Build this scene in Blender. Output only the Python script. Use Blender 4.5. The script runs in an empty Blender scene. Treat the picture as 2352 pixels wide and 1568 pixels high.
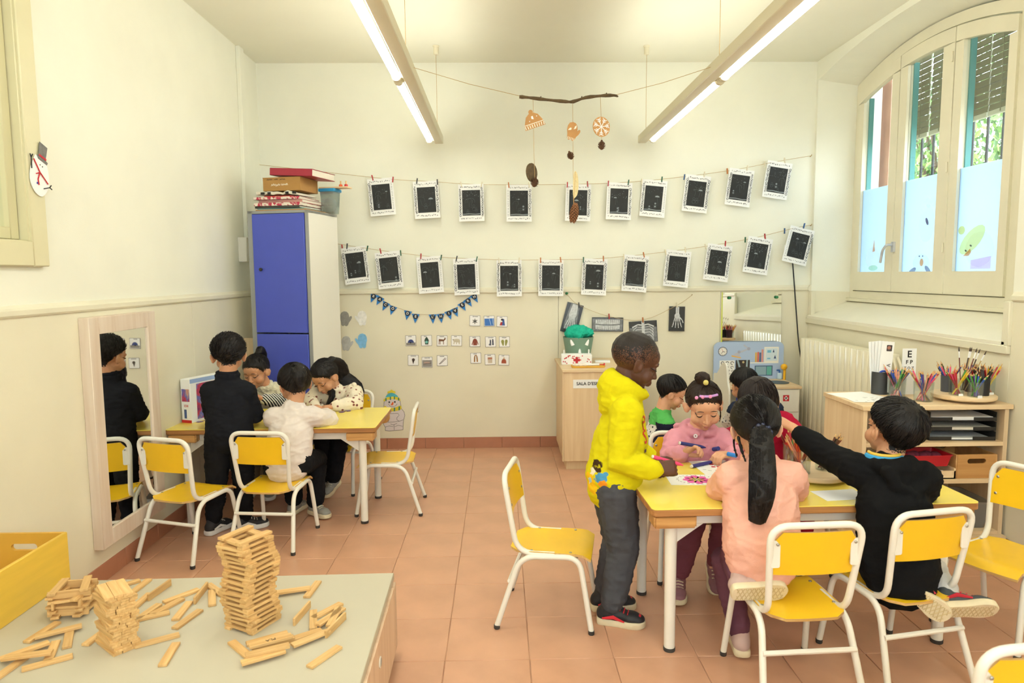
import bpy, bmesh, math, random
import numpy as np
from mathutils import Vector, Matrix, Euler, noise as mnoise
random.seed(7); R = math.radians; PI = math.pi
scene = bpy.context.scene; C = scene.collection

# ---------------------------------------------------------------- camera, world, exposure
cam_d = bpy.data.cameras.new('camera'); cam = bpy.data.objects.new('camera', cam_d); C.objects.link(cam)
cam_d.sensor_width = 36; cam_d.lens = 24.0; cam_d.clip_start = 0.05
cam.matrix_world = Matrix(((0.99979895, 0.00972329, -0.01753621, 0), (-0.01840322, 0.09772744, -0.99504305, 0),
                           (-0.00796133, 0.99516572, 0.09788673, 1.36), (0, 0, 0, 1)))
cam_d.dof.use_dof = True; cam_d.dof.focus_distance = 3.3; cam_d.dof.aperture_fstop = 4.5
scene.camera = cam
scene.view_settings.view_transform = 'Standard'; scene.view_settings.look = 'None'
scene.view_settings.gamma = 1; scene.view_settings.use_curve_mapping = False
scene.view_settings.exposure = 0.20
W = bpy.data.worlds.new('sky'); scene.world = W; W.use_nodes = True
bg = W.node_tree.nodes['Background']; bg.inputs[0].default_value = (0.82, 0.92, 1.0, 1); bg.inputs[1].default_value = 8.0
TUBE_POWER = 24.0          # emission of the fluorescent tubes

# ---------------------------------------------------------------- materials
MATS = {}
def srgb(c):
    if isinstance(c, str): c = [int(c[i:i+2], 16) for i in (0, 2, 4)]
    return tuple((x/255/12.92 if x/255 <= .04045 else ((x/255+.055)/1.055)**2.4) for x in c)
def mat(name, col, rough=.5, metal=0, var=0, vscale=8, bump=0, bscale=60, spec=.5, emit=0, stretch=None, alpha=None, trans=0, sheen=0, subs=0, coat=0):
    """principled material; var = colour variation by noise, bump = fine relief by noise"""
    if name in MATS: return MATS[name]
    m = bpy.data.materials.new(name); m.use_nodes = True; MATS[name] = m
    nt = m.node_tree; N = nt.nodes; L = nt.links; b = N['Principled BSDF']
    c = srgb(col); b.inputs['Base Color'].default_value = (*c, 1); b.inputs['Roughness'].default_value = rough
    b.inputs['Metallic'].default_value = metal; b.inputs['Specular IOR Level'].default_value = spec
    if sheen: b.inputs['Sheen Weight'].default_value = sheen; b.inputs['Sheen Roughness'].default_value = .6
    if subs: b.inputs['Subsurface Weight'].default_value = subs; b.inputs['Subsurface Radius'].default_value = (.012, .005, .003)
    if coat: b.inputs['Coat Weight'].default_value = coat; b.inputs['Coat Roughness'].default_value = .15
    if trans: b.inputs['Transmission Weight'].default_value = trans
    if alpha is not None: b.inputs['Alpha'].default_value = alpha
    if emit: b.inputs['Emission Color'].default_value = (*c, 1); b.inputs['Emission Strength'].default_value = emit
    if var or bump:
        tc = N.new('ShaderNodeTexCoord'); mp = N.new('ShaderNodeMapping'); L.new(tc.outputs['Object'], mp.inputs[0])
        if stretch: mp.inputs['Scale'].default_value = stretch
    if var:
        nz = N.new('ShaderNodeTexNoise'); nz.inputs['Scale'].default_value = vscale; nz.inputs['Detail'].default_value = 6
        L.new(mp.outputs[0], nz.inputs['Vector'])
        r = N.new('ShaderNodeValToRGB'); L.new(nz.outputs[0], r.inputs[0])
        r.color_ramp.elements[0].position = .3; r.color_ramp.elements[1].position = .7
        r.color_ramp.elements[0].color = (*[x*(1-var) for x in c], 1); r.color_ramp.elements[1].color = (*[min(1, x*(1+var)) for x in c], 1)
        L.new(r.outputs[0], b.inputs['Base Color'])
    if bump:
        nb = N.new('ShaderNodeTexNoise'); nb.inputs['Scale'].default_value = bscale; nb.inputs['Detail'].default_value = 4
        L.new(mp.outputs[0], nb.inputs['Vector'])
        bp = N.new('ShaderNodeBump'); bp.inputs['Strength'].default_value = bump; bp.inputs['Distance'].default_value = .003
        L.new(nb.outputs[0], bp.inputs['Height']); L.new(bp.outputs[0], b.inputs['Normal'])
    return m
def glass_mat(name, col, rough=.02, mix=.12, opac=0.0):
    """thin clear pane: transparent with a glossy coat (and an optional diffuse film)"""
    if name in MATS: return MATS[name]
    m = bpy.data.materials.new(name); m.use_nodes = True; MATS[name] = m; nt = m.node_tree; N = nt.nodes; L = nt.links
    N.clear(); o = N.new('ShaderNodeOutputMaterial'); t = N.new('ShaderNodeBsdfTransparent'); g = N.new('ShaderNodeBsdfGlossy')
    t.inputs[0].default_value = (*srgb(col), 1); g.inputs['Roughness'].default_value = rough
    fr = N.new('ShaderNodeValue'); fr.outputs[0].default_value = mix*.5
    mx = N.new('ShaderNodeMixShader'); L.new(fr.outputs[0], mx.inputs[0]); L.new(t.outputs[0], mx.inputs[1]); L.new(g.outputs[0], mx.inputs[2])
    last = mx
    if opac:
        d = N.new('ShaderNodeBsdfDiffuse'); d.inputs[0].default_value = (*srgb(col), 1)
        tr = N.new('ShaderNodeBsdfTranslucent'); tr.inputs[0].default_value = (*srgb(col), 1)
        m1 = N.new('ShaderNodeMixShader'); m1.inputs[0].default_value = .75; L.new(d.outputs[0], m1.inputs[1]); L.new(tr.outputs[0], m1.inputs[2])
        m2 = N.new('ShaderNodeMixShader'); m2.inputs[0].default_value = opac; L.new(mx.outputs[0], m2.inputs[1]); L.new(m1.outputs[0], m2.inputs[2]); last = m2
    L.new(last.outputs[0], o.inputs[0]); return m
def wood_mat(name, c1, c2, axis=2, scale=9, rough=.45, bump=.05):
    if name in MATS: return MATS[name]
    m = bpy.data.materials.new(name); m.use_nodes = True; MATS[name] = m; nt = m.node_tree; N = nt.nodes; L = nt.links; b = N['Principled BSDF']
    tc = N.new('ShaderNodeTexCoord'); mp = N.new('ShaderNodeMapping'); L.new(tc.outputs['Object'], mp.inputs[0])
    s = [scale*2.2]*3; s[axis] = scale*.14; mp.inputs['Scale'].default_value = s
    oi = N.new('ShaderNodeObjectInfo'); ml = N.new('ShaderNodeMath'); ml.operation = 'MULTIPLY'; ml.inputs[1].default_value = 40
    L.new(oi.outputs['Random'], ml.inputs[0]); cx = N.new('ShaderNodeCombineXYZ'); L.new(ml.outputs[0], cx.inputs[0]); L.new(ml.outputs[0], cx.inputs[1]); L.new(ml.outputs[0], cx.inputs[2])
    L.new(cx.outputs[0], mp.inputs['Location'])
    nz = N.new('ShaderNodeTexNoise'); nz.inputs['Scale'].default_value = 1.6; nz.inputs['Detail'].default_value = 7; nz.inputs['Distortion'].default_value = .6
    L.new(mp.outputs[0], nz.inputs['Vector']); r = N.new('ShaderNodeValToRGB'); L.new(nz.outputs[0], r.inputs[0])
    r.color_ramp.elements[0].position = .3; r.color_ramp.elements[1].position = .68
    r.color_ramp.elements[0].color = (*srgb(c1), 1); r.color_ramp.elements[1].color = (*srgb(c2), 1)
    hv = N.new('ShaderNodeHueSaturation'); mr = N.new('ShaderNodeMapRange'); mr.inputs['To Min'].default_value = .9; mr.inputs['To Max'].default_value = 1.07
    L.new(oi.outputs['Random'], mr.inputs[0]); L.new(mr.outputs[0], hv.inputs['Value']); L.new(r.outputs[0], hv.inputs['Color'])
    L.new(hv.outputs[0], b.inputs['Base Color']); b.inputs['Roughness'].default_value = rough
    bp = N.new('ShaderNodeBump'); bp.inputs['Strength'].default_value = bump; bp.inputs['Distance'].default_value = .002
    L.new(nz.outputs[0], bp.inputs['Height']); L.new(bp.outputs[0], b.inputs['Normal'])
    return m

# ---------------------------------------------------------------- mesh helpers
class MB:
    """collects closed shapes and builds ONE mesh object from them"""
    def __init__(s): s.v = []; s.f = []; s.mi = []; s.cur = 0
    def add(s, vs, fs, mi=None):
        o = len(s.v); s.v += [tuple(v) for v in vs]; s.f += [tuple(i+o for i in f) for f in fs]; s.mi += [s.cur if mi is None else mi]*len(fs); return s
    def box(s, x0, x1, y0, y1, z0, z1, M=None, mi=None):
        vs = [Vector((x, y, z)) for z in (z0, z1) for y in (y0, y1) for x in (x0, x1)]
        if M is not None: vs = [M @ v for v in vs]
        return s.add(vs, [(0, 2, 3, 1), (4, 5, 7, 6), (0, 1, 5, 4), (2, 6, 7, 3), (0, 4, 6, 2), (1, 3, 7, 5)], mi)
    def cbox(s, c, d, M=None, mi=None):
        m = Matrix.Translation(c) @ (M if M is not None else Matrix())
        return s.box(-d[0]/2, d[0]/2, -d[1]/2, d[1]/2, -d[2]/2, d[2]/2, m, mi)
    def prism(s, poly, z0, z1, M=None, mi=None):
        """polygon in local XY extruded along Z"""
        n = len(poly); vs = [Vector((x, y, z0)) for x, y in poly] + [Vector((x, y, z1)) for x, y in poly]
        if M is not None: vs = [M @ v for v in vs]
        return s.add(vs, [tuple(range(n-1, -1, -1)), tuple(range(n, 2*n))] + [(i, (i+1) % n, n+(i+1) % n, n+i) for i in range(n)], mi)
    def loft(s, rings, cap=True, mi=None, closed=True):
        n = len(rings[0]); vs = [v for r in rings for v in r]; fs = []
        for k in range(len(rings)-1):
            for i in range(n if closed else n-1):
                j = (i+1) % n; fs.append((k*n+i, k*n+j, (k+1)*n+j, (k+1)*n+i))
        if cap and closed: fs += [tuple(range(n-1, -1, -1)), tuple(range((len(rings)-1)*n, len(rings)*n))]
        return s.add(vs, fs, mi)
    def lathe(s, prof, n=24, c=(0, 0, 0), M=None, mi=None, cap=True):
        """prof: list of (r, z)"""
        rings = []
        for r, z in prof:
            ring = [Vector((c[0]+r*math.cos(2*PI*i/n), c[1]+r*math.sin(2*PI*i/n), c[2]+z)) for i in range(n)]
            if M is not None: ring = [M @ v for v in ring]
            rings.append(ring)
        return s.loft(rings, cap, mi)
    def tube(s, pts, r, n=8, mi=None, flat=None, round_ends=False):
        """round bar along points; r a number or a list; flat=(a,b) scales the section"""
        pts = [Vector(p) for p in pts]; m = len(pts); rr = r if isinstance(r, (list, tuple)) else [r]*m
        T = [(pts[min(i+1, m-1)]-pts[max(i-1, 0)]).normalized() for i in range(m)]
        u = T[0].orthogonal().normalized() if abs(T[0].z) > .9 else Vector((0, 0, 1)).cross(T[0]).normalized()
        rings = []
        for i in range(m):
            u = (u - T[i]*u.dot(T[i])).normalized(); w = T[i].cross(u)
            a, b = flat if flat else (1, 1)
            rings.append([pts[i]+(u*math.cos(2*PI*k/n)*a+w*math.sin(2*PI*k/n)*b)*rr[i] for k in range(n)])
        return s.loft(rings, True, mi)
    def sphere(s, c, r, M=None, nu=12, nv=8, mi=None):
        r = (r, r, r) if not isinstance(r, (tuple, list)) else r
        vs = [Vector((0, 0, r[2]))]; fs = []
        for j in range(1, nv):
            for i in range(nu):
                a, b = PI*j/nv, 2*PI*i/nu; vs.append(Vector((r[0]*math.sin(a)*math.cos(b), r[1]*math.sin(a)*math.sin(b), r[2]*math.cos(a))))
        vs.append(Vector((0, 0, -r[2])))
        for i in range(nu):
            fs.append((0, 1+i, 1+(i+1) % nu)); q = 1+(nv-2)*nu; fs.append((len(vs)-1, q+(i+1) % nu, q+i))
            for j in range(nv-2):
                a = 1+j*nu; fs.append((a+i, a+nu+i, a+nu+(i+1) % nu, a+(i+1) % nu))
        if M is not None: vs = [M @ v for v in vs]
        return s.add([v+Vector(c) for v in vs], fs, mi)
    def mesh(s, name, mats=None, bevel=0, smooth=True, seg=1):
        me = bpy.data.meshes.new(name); me.from_pydata(s.v, [], s.f)
        for m in (mats if isinstance(mats, (list, tuple)) else [mats]):
            if m is not None: me.materials.append(m)
        if max(s.mi, default=0) > 0: me.polygons.foreach_set('material_index', s.mi)
        bm = bmesh.new(); bm.from_mesh(me)
        bmesh.ops.recalc_face_normals(bm, faces=bm.faces)
        if bevel:
            ed = [e for e in bm.edges if len(e.link_faces) == 2 and e.calc_face_angle(0) > .6]
            bmesh.ops.bevel(bm, geom=ed, offset=bevel, segments=seg, affect='EDGES', clamp_overlap=True)
        bm.to_mesh(me); bm.free()
        if smooth:
            me.polygons.foreach_set('use_smooth', [True]*len(me.polygons)); me.set_sharp_from_angle(angle=R(38))
        me.update(); return me
    def build(s, name, mats=None, parent=None, bevel=0, smooth=True, seg=1, loc=None, rot=None):
        return link(name, s.mesh(name, mats, bevel, smooth, seg), parent, loc, rot)
def link(name, me, parent=None, loc=None, rot=None):
    o = bpy.data.objects.new(name, me); C.objects.link(o)
    if parent is not None: o.parent = parent
    if loc is not None: o.location = loc
    if rot is not None: o.rotation_euler = rot
    return o
def tag(o, label=None, cat=None, group=None, kind=None):
    if label: o['label'] = label
    if cat: o['category'] = cat
    if group: o['group'] = group
    if kind: o['kind'] = kind
    return o
def thing(name, label, cat, loc=(0, 0, 0), rz=0, group=None):
    o = bpy.data.objects.new(name, None); C.objects.link(o); o.location = loc; o.rotation_euler = (0, 0, rz); o.empty_display_size = .1
    return tag(o, label, cat, group)
def copy_tree(o, parent=None):
    c = o.copy(); C.objects.link(c); c.parent = parent
    for ch in list(o.children): copy_tree(ch, c)
    return c
def struct(o): o['kind'] = 'structure'; return o
def catmull(pts, n=6):
    P = [Vector(p) for p in pts]; P = [2*P[0]-P[1]] + P + [2*P[-1]-P[-2]]; out = []
    for i in range(1, len(P)-2):
        for k in range(n):
            t = k/n; a, b, c, d = P[i-1], P[i], P[i+1], P[i+2]
            out.append(.5*((2*b)+(c-a)*t+(2*a-5*b+4*c-d)*t*t+(3*b-3*c+d-a)*t**3))
    return out + [P[-2]]
def fillet(pts, rad, n=5):
    """polyline with rounded corners; rad a number or one per inner point"""
    P = [Vector(p) for p in pts]; out = [P[0]]
    for i in range(1, len(P)-1):
        r = rad[i-1] if isinstance(rad, (list, tuple)) else rad
        a = (P[i-1]-P[i]); b = (P[i+1]-P[i]); ra = min(r, a.length*.49, b.length*.49)
        p0 = P[i]+a.normalized()*ra; p1 = P[i]+b.normalized()*ra
        out += [(p0*(1-t)**2+P[i]*2*t*(1-t)+p1*t*t) for t in [k/n for k in range(n+1)]]
    return out + [P[-1]]
def circle(r, n=24, c=(0, 0), a0=0): return [(c[0]+r*math.cos(a0+2*PI*i/n), c[1]+r*math.sin(a0+2*PI*i/n)) for i in range(n)]
def rrect(w, h, r, n=4, c=(0, 0)):
    out = []
    for cx, cy, a in ((w/2-r, h/2-r, 0), (-w/2+r, h/2-r, 90), (-w/2+r, -h/2+r, 180), (w/2-r, -h/2+r, 270)):
        out += [(c[0]+cx+r*math.cos(R(a+90*k/n)), c[1]+cy+r*math.sin(R(a+90*k/n))) for k in range(n+1)]
    return out
_txt = {}
def text_mesh(s, size, m, thick=.0006, align='CENTER', bold=False):
    key = (s, size, m.name, thick, align)
    if key in _txt: return _txt[key]
    cu = bpy.data.curves.new('lettering', 'FONT'); cu.body = s; cu.size = size; cu.align_x = align; cu.align_y = 'CENTER'; cu.extrude = thick; cu.resolution_u = 3
    if bold: cu.offset = size*.02
    o = bpy.data.objects.new('lettering', cu); C.objects.link(o); bpy.context.view_layer.update()
    me = bpy.data.meshes.new_from_object(o.evaluated_get(bpy.context.evaluated_depsgraph_get()))
    bpy.data.objects.remove(o); bpy.data.curves.remove(cu); me.materials.clear(); me.materials.append(m); me.name = 'lettering'; _txt[key] = me; return me
FACE_BACK = (R(90), 0, 0)      # a flat piece drawn in XY then stood upright, facing the camera side (-Y)
FACE_LEFTWALL = (R(90), 0, R(90))   # on the left wall facing +X
# ================================================================ THE SETTING
XL, XR, YB, YR, ZC = -1.80, 2.42, 5.30, -1.5, 2.94
XW0, XW1 = XR+.30, XR+.48
M_wall = mat('plaster_cream', (239, 238, 222), .75, var=.03, vscale=2.5, bump=.12, bscale=90)
M_pan = mat('wainscot_panel_paint', (233, 226, 201), .42, var=.03, vscale=3, bump=.10, bscale=260)
M_rail = mat('rail_paint', (230, 224, 200), .4, var=.03, vscale=5)
M_ceil = mat('ceiling_paint', (236, 234, 216), .8, var=.02, vscale=2)
M_tile = mat('terracotta_tile', (208, 158, 127), .32, var=.10, vscale=5, bump=.08, bscale=120)
M_grout = mat('tile_grout', (206, 168, 138), .8)
M_base = mat('skirting_tile', (182, 124, 96), .4, var=.08, vscale=9, bump=.05)

# floor: slab of grout with single tiles proud of it
fl = MB().box(XL-.1, XR+.1, YR-.1, YB+.1, -.12, -.004).build('floor', M_grout, smooth=False); struct(fl)
tw = .300; gx0 = -.5055; gy0 = 5.30
tile = MB().box(-.1490, .1490, -.1490, .1490, -.02, 0).mesh('tile', M_tile, bevel=.0018)
rest = MB(); ntile = 0
for j in range(0, 27):
    y = gy0 - tw*(j+.5)
    for i in range(-5, 11):
        x = gx0 + tw*(i+.5)
        x0, x1 = max(x-.1490, XL), min(x+.1490, XR)
        if x1-x0 < .02: continue
        y0 = y-.1490; y1 = min(y+.1490, YB)
        if y > 1.2 and ntile < 300:
            if x1-x0 > .29: t = link('tile', tile, fl, (x, y, 0))
            else: MB().box(x0, x1, y0, y1, -.02, 0).build('tile', M_tile, fl, bevel=.0018)
            ntile += 1
        elif y0 > YR: rest.box(x0, x1, y0, y1, -.02, 0)
tag(rest.build('tiles_behind', M_tile, fl, smooth=False), kind='stuff')

# ceiling
struct(MB().box(XL-.1, XR+.1, YR-.1, YB+.1, ZC, ZC+.12).build('ceiling', M_ceil, smooth=False))
# back wall, rear wall
wb = struct(MB().box(XL-.15, XR+.15, YB, YB+.15, -.1, ZC).build('wall_back', M_wall, smooth=False))
wr = struct(MB().box(XL-.15, -1.35, YR-.15, YR, -.1, ZC).box(1.95, XR+.15, YR-.15, YR, -.1, ZC).box(-1.35, 1.95, YR-.15, YR, -.1, 1.30).box(-1.35, 1.95, YR-.15, YR, 2.45, ZC).build('wall_rear', M_wall, smooth=False))  # rear wall opened up for the added fill window
# left wall with the opening of the inner window (Y 1.35..XW0, Z 1.50..2.75)
wl = MB()
wl.box(XL-.15, XL, YR, 1.30, -.1, ZC).box(XL-.15, XL, 2.66, YB, -.1, ZC).box(XL-.15, XL, 1.30, 2.66, -.1, 1.50).box(XL-.15, XL, 1.30, 2.66, 2.78, ZC)
wl = struct(wl.build('wall_left', M_wall, smooth=False))

# right wall: opening of the arched niche Y 3.12..5.20, and a second one behind the camera
YA0, YA1 = 3.18, 5.27
def arch(y0, y1, zs, rise, n=14):
    """segmental arch points from y1 to y0"""
    return [(y1+(y0-y1)*k/n, zs+rise*(1-(2*k/n-1)**2)) for k in range(n+1)]
def right_wall():
    m = MB(); T = .5
    def niche(y0, y1):
        a = arch(y0, y1, 2.80, .10)
        for (ya, za), (yb, zb) in zip(a[:-1], a[1:]):      # spandrel above the arch
            m.add([(XR, ya, za), (XR, yb, zb), (XR, yb, ZC), (XR, ya, ZC)], [(0, 1, 2, 3)])
        inner = arch(y0+.36, y1-.02, 2.75, .14)
        for k in range(len(a)-1):                          # splayed soffit
            m.add([(XR, *a[k]), (XR, *a[k+1]), (XW0, *inner[k+1]), (XW0, *inner[k])], [(0, 1, 2, 3)])
        m.add([(XR, y1, 1.0), (XR, *a[0]), (XW0, *inner[0]), (XW0, y1-.02, 1.0)], [(0, 1, 2, 3)])
        m.add([(XR, y0, 1.0), (XR, *a[-1]), (XW0, *inner[-1]), (XW0, y0+.36, 1.0)], [(0, 1, 2, 3)])
        m.add([(XR, y0, 0), (XR, y1, 0), (XR, y1, 1.0), (XR, y0, 1.0)], [(0, 1, 2, 3)])
        # outer skin around the window so that no daylight leaks in
        o = arch(y0+.36, y1-.02, 2.75, .14)
        for (ya, za), (yb, zb) in zip(o[:-1], o[1:]):
            m.add([(XW1, ya, za), (XW1, yb, zb), (XW1, yb, 3.3), (XW1, ya, 3.3)], [(0, 1, 2, 3)])
            m.add([(XW0, ya, za), (XW0, yb, zb), (XW1, yb, zb), (XW1, ya, za)], [(0, 1, 2, 3)])
        m.add([(XW1, y0+.36, -.1), (XW1, y1-.02, -.1), (XW1, y1-.02, 1.08), (XW1, y0+.36, 1.08)], [(0, 1, 2, 3)])
        m.add([(XW0, y0+.36, 1.08), (XW0, y1-.02, 1.08), (XW1, y1-.02, 1.08), (XW1, y0+.36, 1.08)], [(0, 1, 2, 3)])
        for yy in (y0+.36, y1-.02): m.add([(XW0, yy, 1.0), (XW1, yy, 1.0), (XW1, yy, 2.75), (XW0, yy, 2.75)], [(0, 1, 2, 3)])
    niche(YA0, YA1)
    for y0, y1 in ((YR, YA0), (YA1, YB)): m.add([(XR, y0, -.1), (XR, y1, -.1), (XR, y1, ZC), (XR, y0, ZC)], [(0, 1, 2, 3)])
    for y0, y1 in ((YR-.15, YA0+.36), (YA1-.02, YB+.15)): m.add([(XW1, y0, -.1), (XW1, y1, -.1), (XW1, y1, 3.3), (XW1, y0, 3.3)], [(0, 1, 2, 3)])
    me = bpy.data.meshes.new('wall_right'); me.from_pydata(m.v, [], m.f); me.materials.append(M_wall); return link('wall_right', me)
wrt = struct(right_wall())

# wainscot panels (thin boards with open seams) on back, left and right walls
ZP = 1.215
for x0, x1 in ((XL, -1.30), (-1.30, .455), (.455, 1.72), (1.72, XR)):
    MB().box(x0+.0015, x1-.0015, YB-.012, YB, .085, ZP).build('panel', M_pan, wb, bevel=.001)
for y0, y1 in ((-1.5, -.4), (-.4, .9), (.9, 2.1), (2.1, 4.0), (4.0, YB-.014)):
    MB().box(XL, XL+.012, y0+.0015, y1-.0015, .085, ZP).build('panel', M_pan, wl, bevel=.001)
for y0, y1 in ((-1.5, .1), (.1, 1.6), (1.6, 3.16)):
    MB().box(XR-.012, XR, y0+.0015, y1-.0015, .085, ZP).build('panel', M_pan, wrt, bevel=.001)
MB().box(XR-.012, XR, 3.16, YB-.014, .085, .975).build('panel', M_pan, wrt, bevel=.001)
MB().box(XR-.014, XR, YA1, YB-.014, .985, ZP).build('panel', M_pan, wrt, bevel=.001)
# chair rails
def rail(name, pts):
    m = MB()
    prof = [(0, 0), (.018, 0), (.024, .008), (.024, .026), (.016, .034), (.010, .045), (0, .045)]
    (x0, y0), (x1, y1), nrm = pts
    rings = [[Vector((x+nrm[0]*a, y+nrm[1]*a, ZP+b)) for a, b in prof] for x, y in ((x0, y0), (x1, y1))]
    m.loft(rings); struct(m.build(name, M_rail, smooth=False))
rail('trim_1', ((XL, YR), (XL, YB), (1, 0)))
rail('trim_2', ((XL, YB), (XR, YB), (0, -1)))
rail('trim_3', ((XR, YR), (XR, 3.16), (-1, 0)))
rail('trim_4', ((XR, YA1), (XR, YB), (-1, 0)))
# skirting tiles
def skirting(name, p0, p1, nrm):
    p0, p1 = Vector((*p0, 0)), Vector((*p1, 0)); d = (p1-p0); n = max(1, round(d.length/.3)); nr = Vector((*nrm, 0))
    root = MB(); a, b = p0, p1
    root.add([a, b, b+nr*.004, a+nr*.004, a+Vector((0, 0, .084)), b+Vector((0, 0, .084)), b+nr*.004+Vector((0, 0, .084)), a+nr*.004+Vector((0, 0, .084))],
             [(0, 1, 2, 3), (4, 7, 6, 5), (0, 4, 5, 1), (1, 5, 6, 2), (2, 6, 7, 3), (3, 7, 4, 0)])
    o = struct(root.build(name, M_grout, smooth=False)); L = d.length/n; M = Matrix.Rotation(math.atan2(d.y, d.x), 3, 'Z')
    me = MB().box(-L/2+.0012, L/2-.0012, -.006, .006, 0, .085).mesh('tile', M_base, bevel=.0015)
    for k in range(n):
        t = link('tile', me, o, p0+d*((k+.5)/n)+nr*.009, (0, 0, math.atan2(d.y, d.x)))
skirting('baseboard_back', (XL, YB), (XR, YB), (0, -1))
skirting('baseboard_left', (XL, -.2), (XL, YB), (1, 0))
skirting('baseboard_right', (XR, -.2), (XR, YB), (-1, 0))

# sloping sill and its mouldings in the niche
M_sill = mat('sill_paint', (238, 233, 214), .35, var=.02)
def sill(y0, y1):
    m = MB()
    m.add([(XR-.03, y0, 1.0), (XR-.03, y1, 1.0), (XR+.34, y1, 1.13), (XR+.34, y0, 1.13), (XR-.03, y0, 1.022), (XR-.03, y1, 1.022), (XR+.34, y1, 1.152), (XR+.34, y0, 1.152)],
          [(0, 1, 2, 3), (7, 6, 5, 4), (0, 4, 5, 1), (1, 5, 6, 2), (2, 6, 7, 3), (3, 7, 4, 0)])
    return m
sl = struct(sill(YA0, YA1-.005).build('window_sill', M_sill, smooth=False))
MB().box(XR-.032, XR-.004, YA0-.02, YA1+.03, .965, 1.005).build('front_strip', M_rail, sl, bevel=.003)
MB().box(XR-.03, XR-.002, YA0-.022, YA0+.02, 1.0055, 1.215).build('end_strip', M_rail, sl, bevel=.003)
MB().box(XW0-.04, XW0, YA0+.3, YA1-.02, 1.135, 1.16).build('back_strip', M_rail, sl, bevel=.003)
MB().box(XR-.012, XR+.02, YA1-.03, YA1, 1.0, 1.215).build('end_strip', M_rail, sl, bevel=.003)
MB().add([(XR, YA1-.002, 1.0), (XW0, YA1-.022, 1.1), (XW0, YA1-.022, 1.205), (XR, YA1-.002, 1.215), (XR, YA1+.0, 1.0), (XW0, YA1-.02, 1.1), (XW0, YA1-.02, 1.205), (XR, YA1, 1.215)],
         [(0, 1, 2, 3), (7, 6, 5, 4), (0, 4, 5, 1), (3, 2, 6, 7)]).build('reveal_panel', M_pan, sl, smooth=False)

# ---- arched window with three sashes
M_win = mat('window_paint', (233, 227, 203), .4, var=.03, vscale=6)
M_teal = mat('teal_paint', (70, 150, 150), .5)
M_pane = glass_mat('window_glass', (250, 252, 252))
M_film = glass_mat('frosted_blue_film', (196, 214, 228), .3, opac=.85)
def window(name, dy, label=False, simple=False):
    root = bpy.data.objects.new(name, None); C.objects.link(root); struct(root); root.location = (XR+.32, dy, 0)
    Y0, Y1, zb = -.87, .83, 1.155       # local extents around the middle (Y 4.35)
    # outer frame: jambs, sill bar and arched head
    a = arch(Y0+.0, Y1, 2.742, .14, 20); b = arch(Y0+.06, Y1-.06, 2.69, .125, 20)
    m = MB(); m.box(-.0301, .0501, Y1-.06, Y1, zb, 2.742).box(-.0301, .0501, Y0, Y0+.06, zb, 2.742).box(-.03, .05, Y0+.06, Y1-.06, zb, 1.213).box(-.006, .05, Y0+.06, Y1-.06, 1.213, 1.24)
    for k in range(20):
        m.add([(-.03, *a[k]), (-.03, *a[k+1]), (-.03, *b[k+1]), (-.03, *b[k]), (.05, *a[k]), (.05, *a[k+1]), (.05, *b[k+1]), (.05, *b[k])],
              [(0, 1, 2, 3), (7, 6, 5, 4), (0, 4, 5, 1), (3, 2, 6, 7)])
    m.build('frame', M_win, root, smooth=False)
    yc = (Y0+Y1)/2; hw = (Y1-Y0)/2-.06
    def zin(y): return 2.69+.125*(1-((y-yc)/hw)**2)
    sash = ((.77, .245), (.235, -.31), (-.32, -.81))
    for si, (y1, y0) in enumerate(sash):
        st = .082 if si < 2 else .070
        p1, p0 = y1-st, y0+(.085 if si == 0 else (.105 if si == 1 else .06)); N = 10
        sm = MB(); zt = lambda y: zin(y)-.012
        ys = [y1+(y0-y1)*k/N for k in range(N+1)]
        sm.box(-.045, -.008, p1, y1, 1.22, min(zt(y1), zt(p1))-.086).box(-.045, -.008, y0, p0, 1.22, min(zt(y0), zt(p0))-.086).box(-.045, -.008, p0, p1, 1.22, 1.357)
        for k in range(N):
            ya, yb = ys[k], ys[k+1]; za, zbb = zt(ya), zt(yb); ca, cb = za-.085, zbb-.085
            sm.add([(-.045, ya, za), (-.045, yb, zbb), (-.045, yb, cb), (-.045, ya, ca), (-.008, ya, za), (-.008, yb, zbb), (-.008, yb, cb), (-.008, ya, ca)], [(0, 1, 2, 3), (7, 6, 5, 4), (0, 4, 5, 1), (3, 2, 6, 7), (0, 3, 7, 4), (1, 5, 6, 2)])
        s = sm.build('sash', M_win, root, smooth=False)
        pm = MB(); zz = 1.957 if not simple else 1.357
        ps = [p1+(p0-p1)*k/6 for k in range(7)]
        pm.prism([(y, zt(y)-.08) for y in ps] + [(p0, zz), (p1, zz)], -.002, .002, Matrix(((0, 0, 1, -.024), (1, 0, 0, 0), (0, 1, 0, 0), (0, 0, 0, 1))))
        pm.build('pane', M_pane, s, smooth=False)
        if not simple:
            MB().box(-.026, -.022, p0, p1, 1.35, 1.957).build('film_pane', M_film, s, smooth=False)
            e = MB(); e.box(-.008, .025, p1-.010, p1+.002, 1.35, zt(p1)-.08); e.build('teal_edge', M_teal, s, smooth=False)
        if si == 1 and not simple:
            for z in (2.62, 1.98, 1.50): MB().tube([(-.05, y0+.012, z-.03), (-.05, y0+.012, z+.03)], .006).build('hinge', M_win, s)
        if si == 1 and not simple:
            h = MB(); h.box(-.06, -.045, y1-.03, y1+.0, 1.49, 1.56); h.tube(fillet([(-.06, y1-.015, 1.54), (-.095, y1-.015, 1.54), (-.095, y1+.035, 1.51), (-.095, y1+.06, 1.42)], .015), .009)
            h.build('handle', mat('handle_grey', (205, 208, 214), .3, metal=.4), s)
    return root
win = window('window_1', 4.43)
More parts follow.
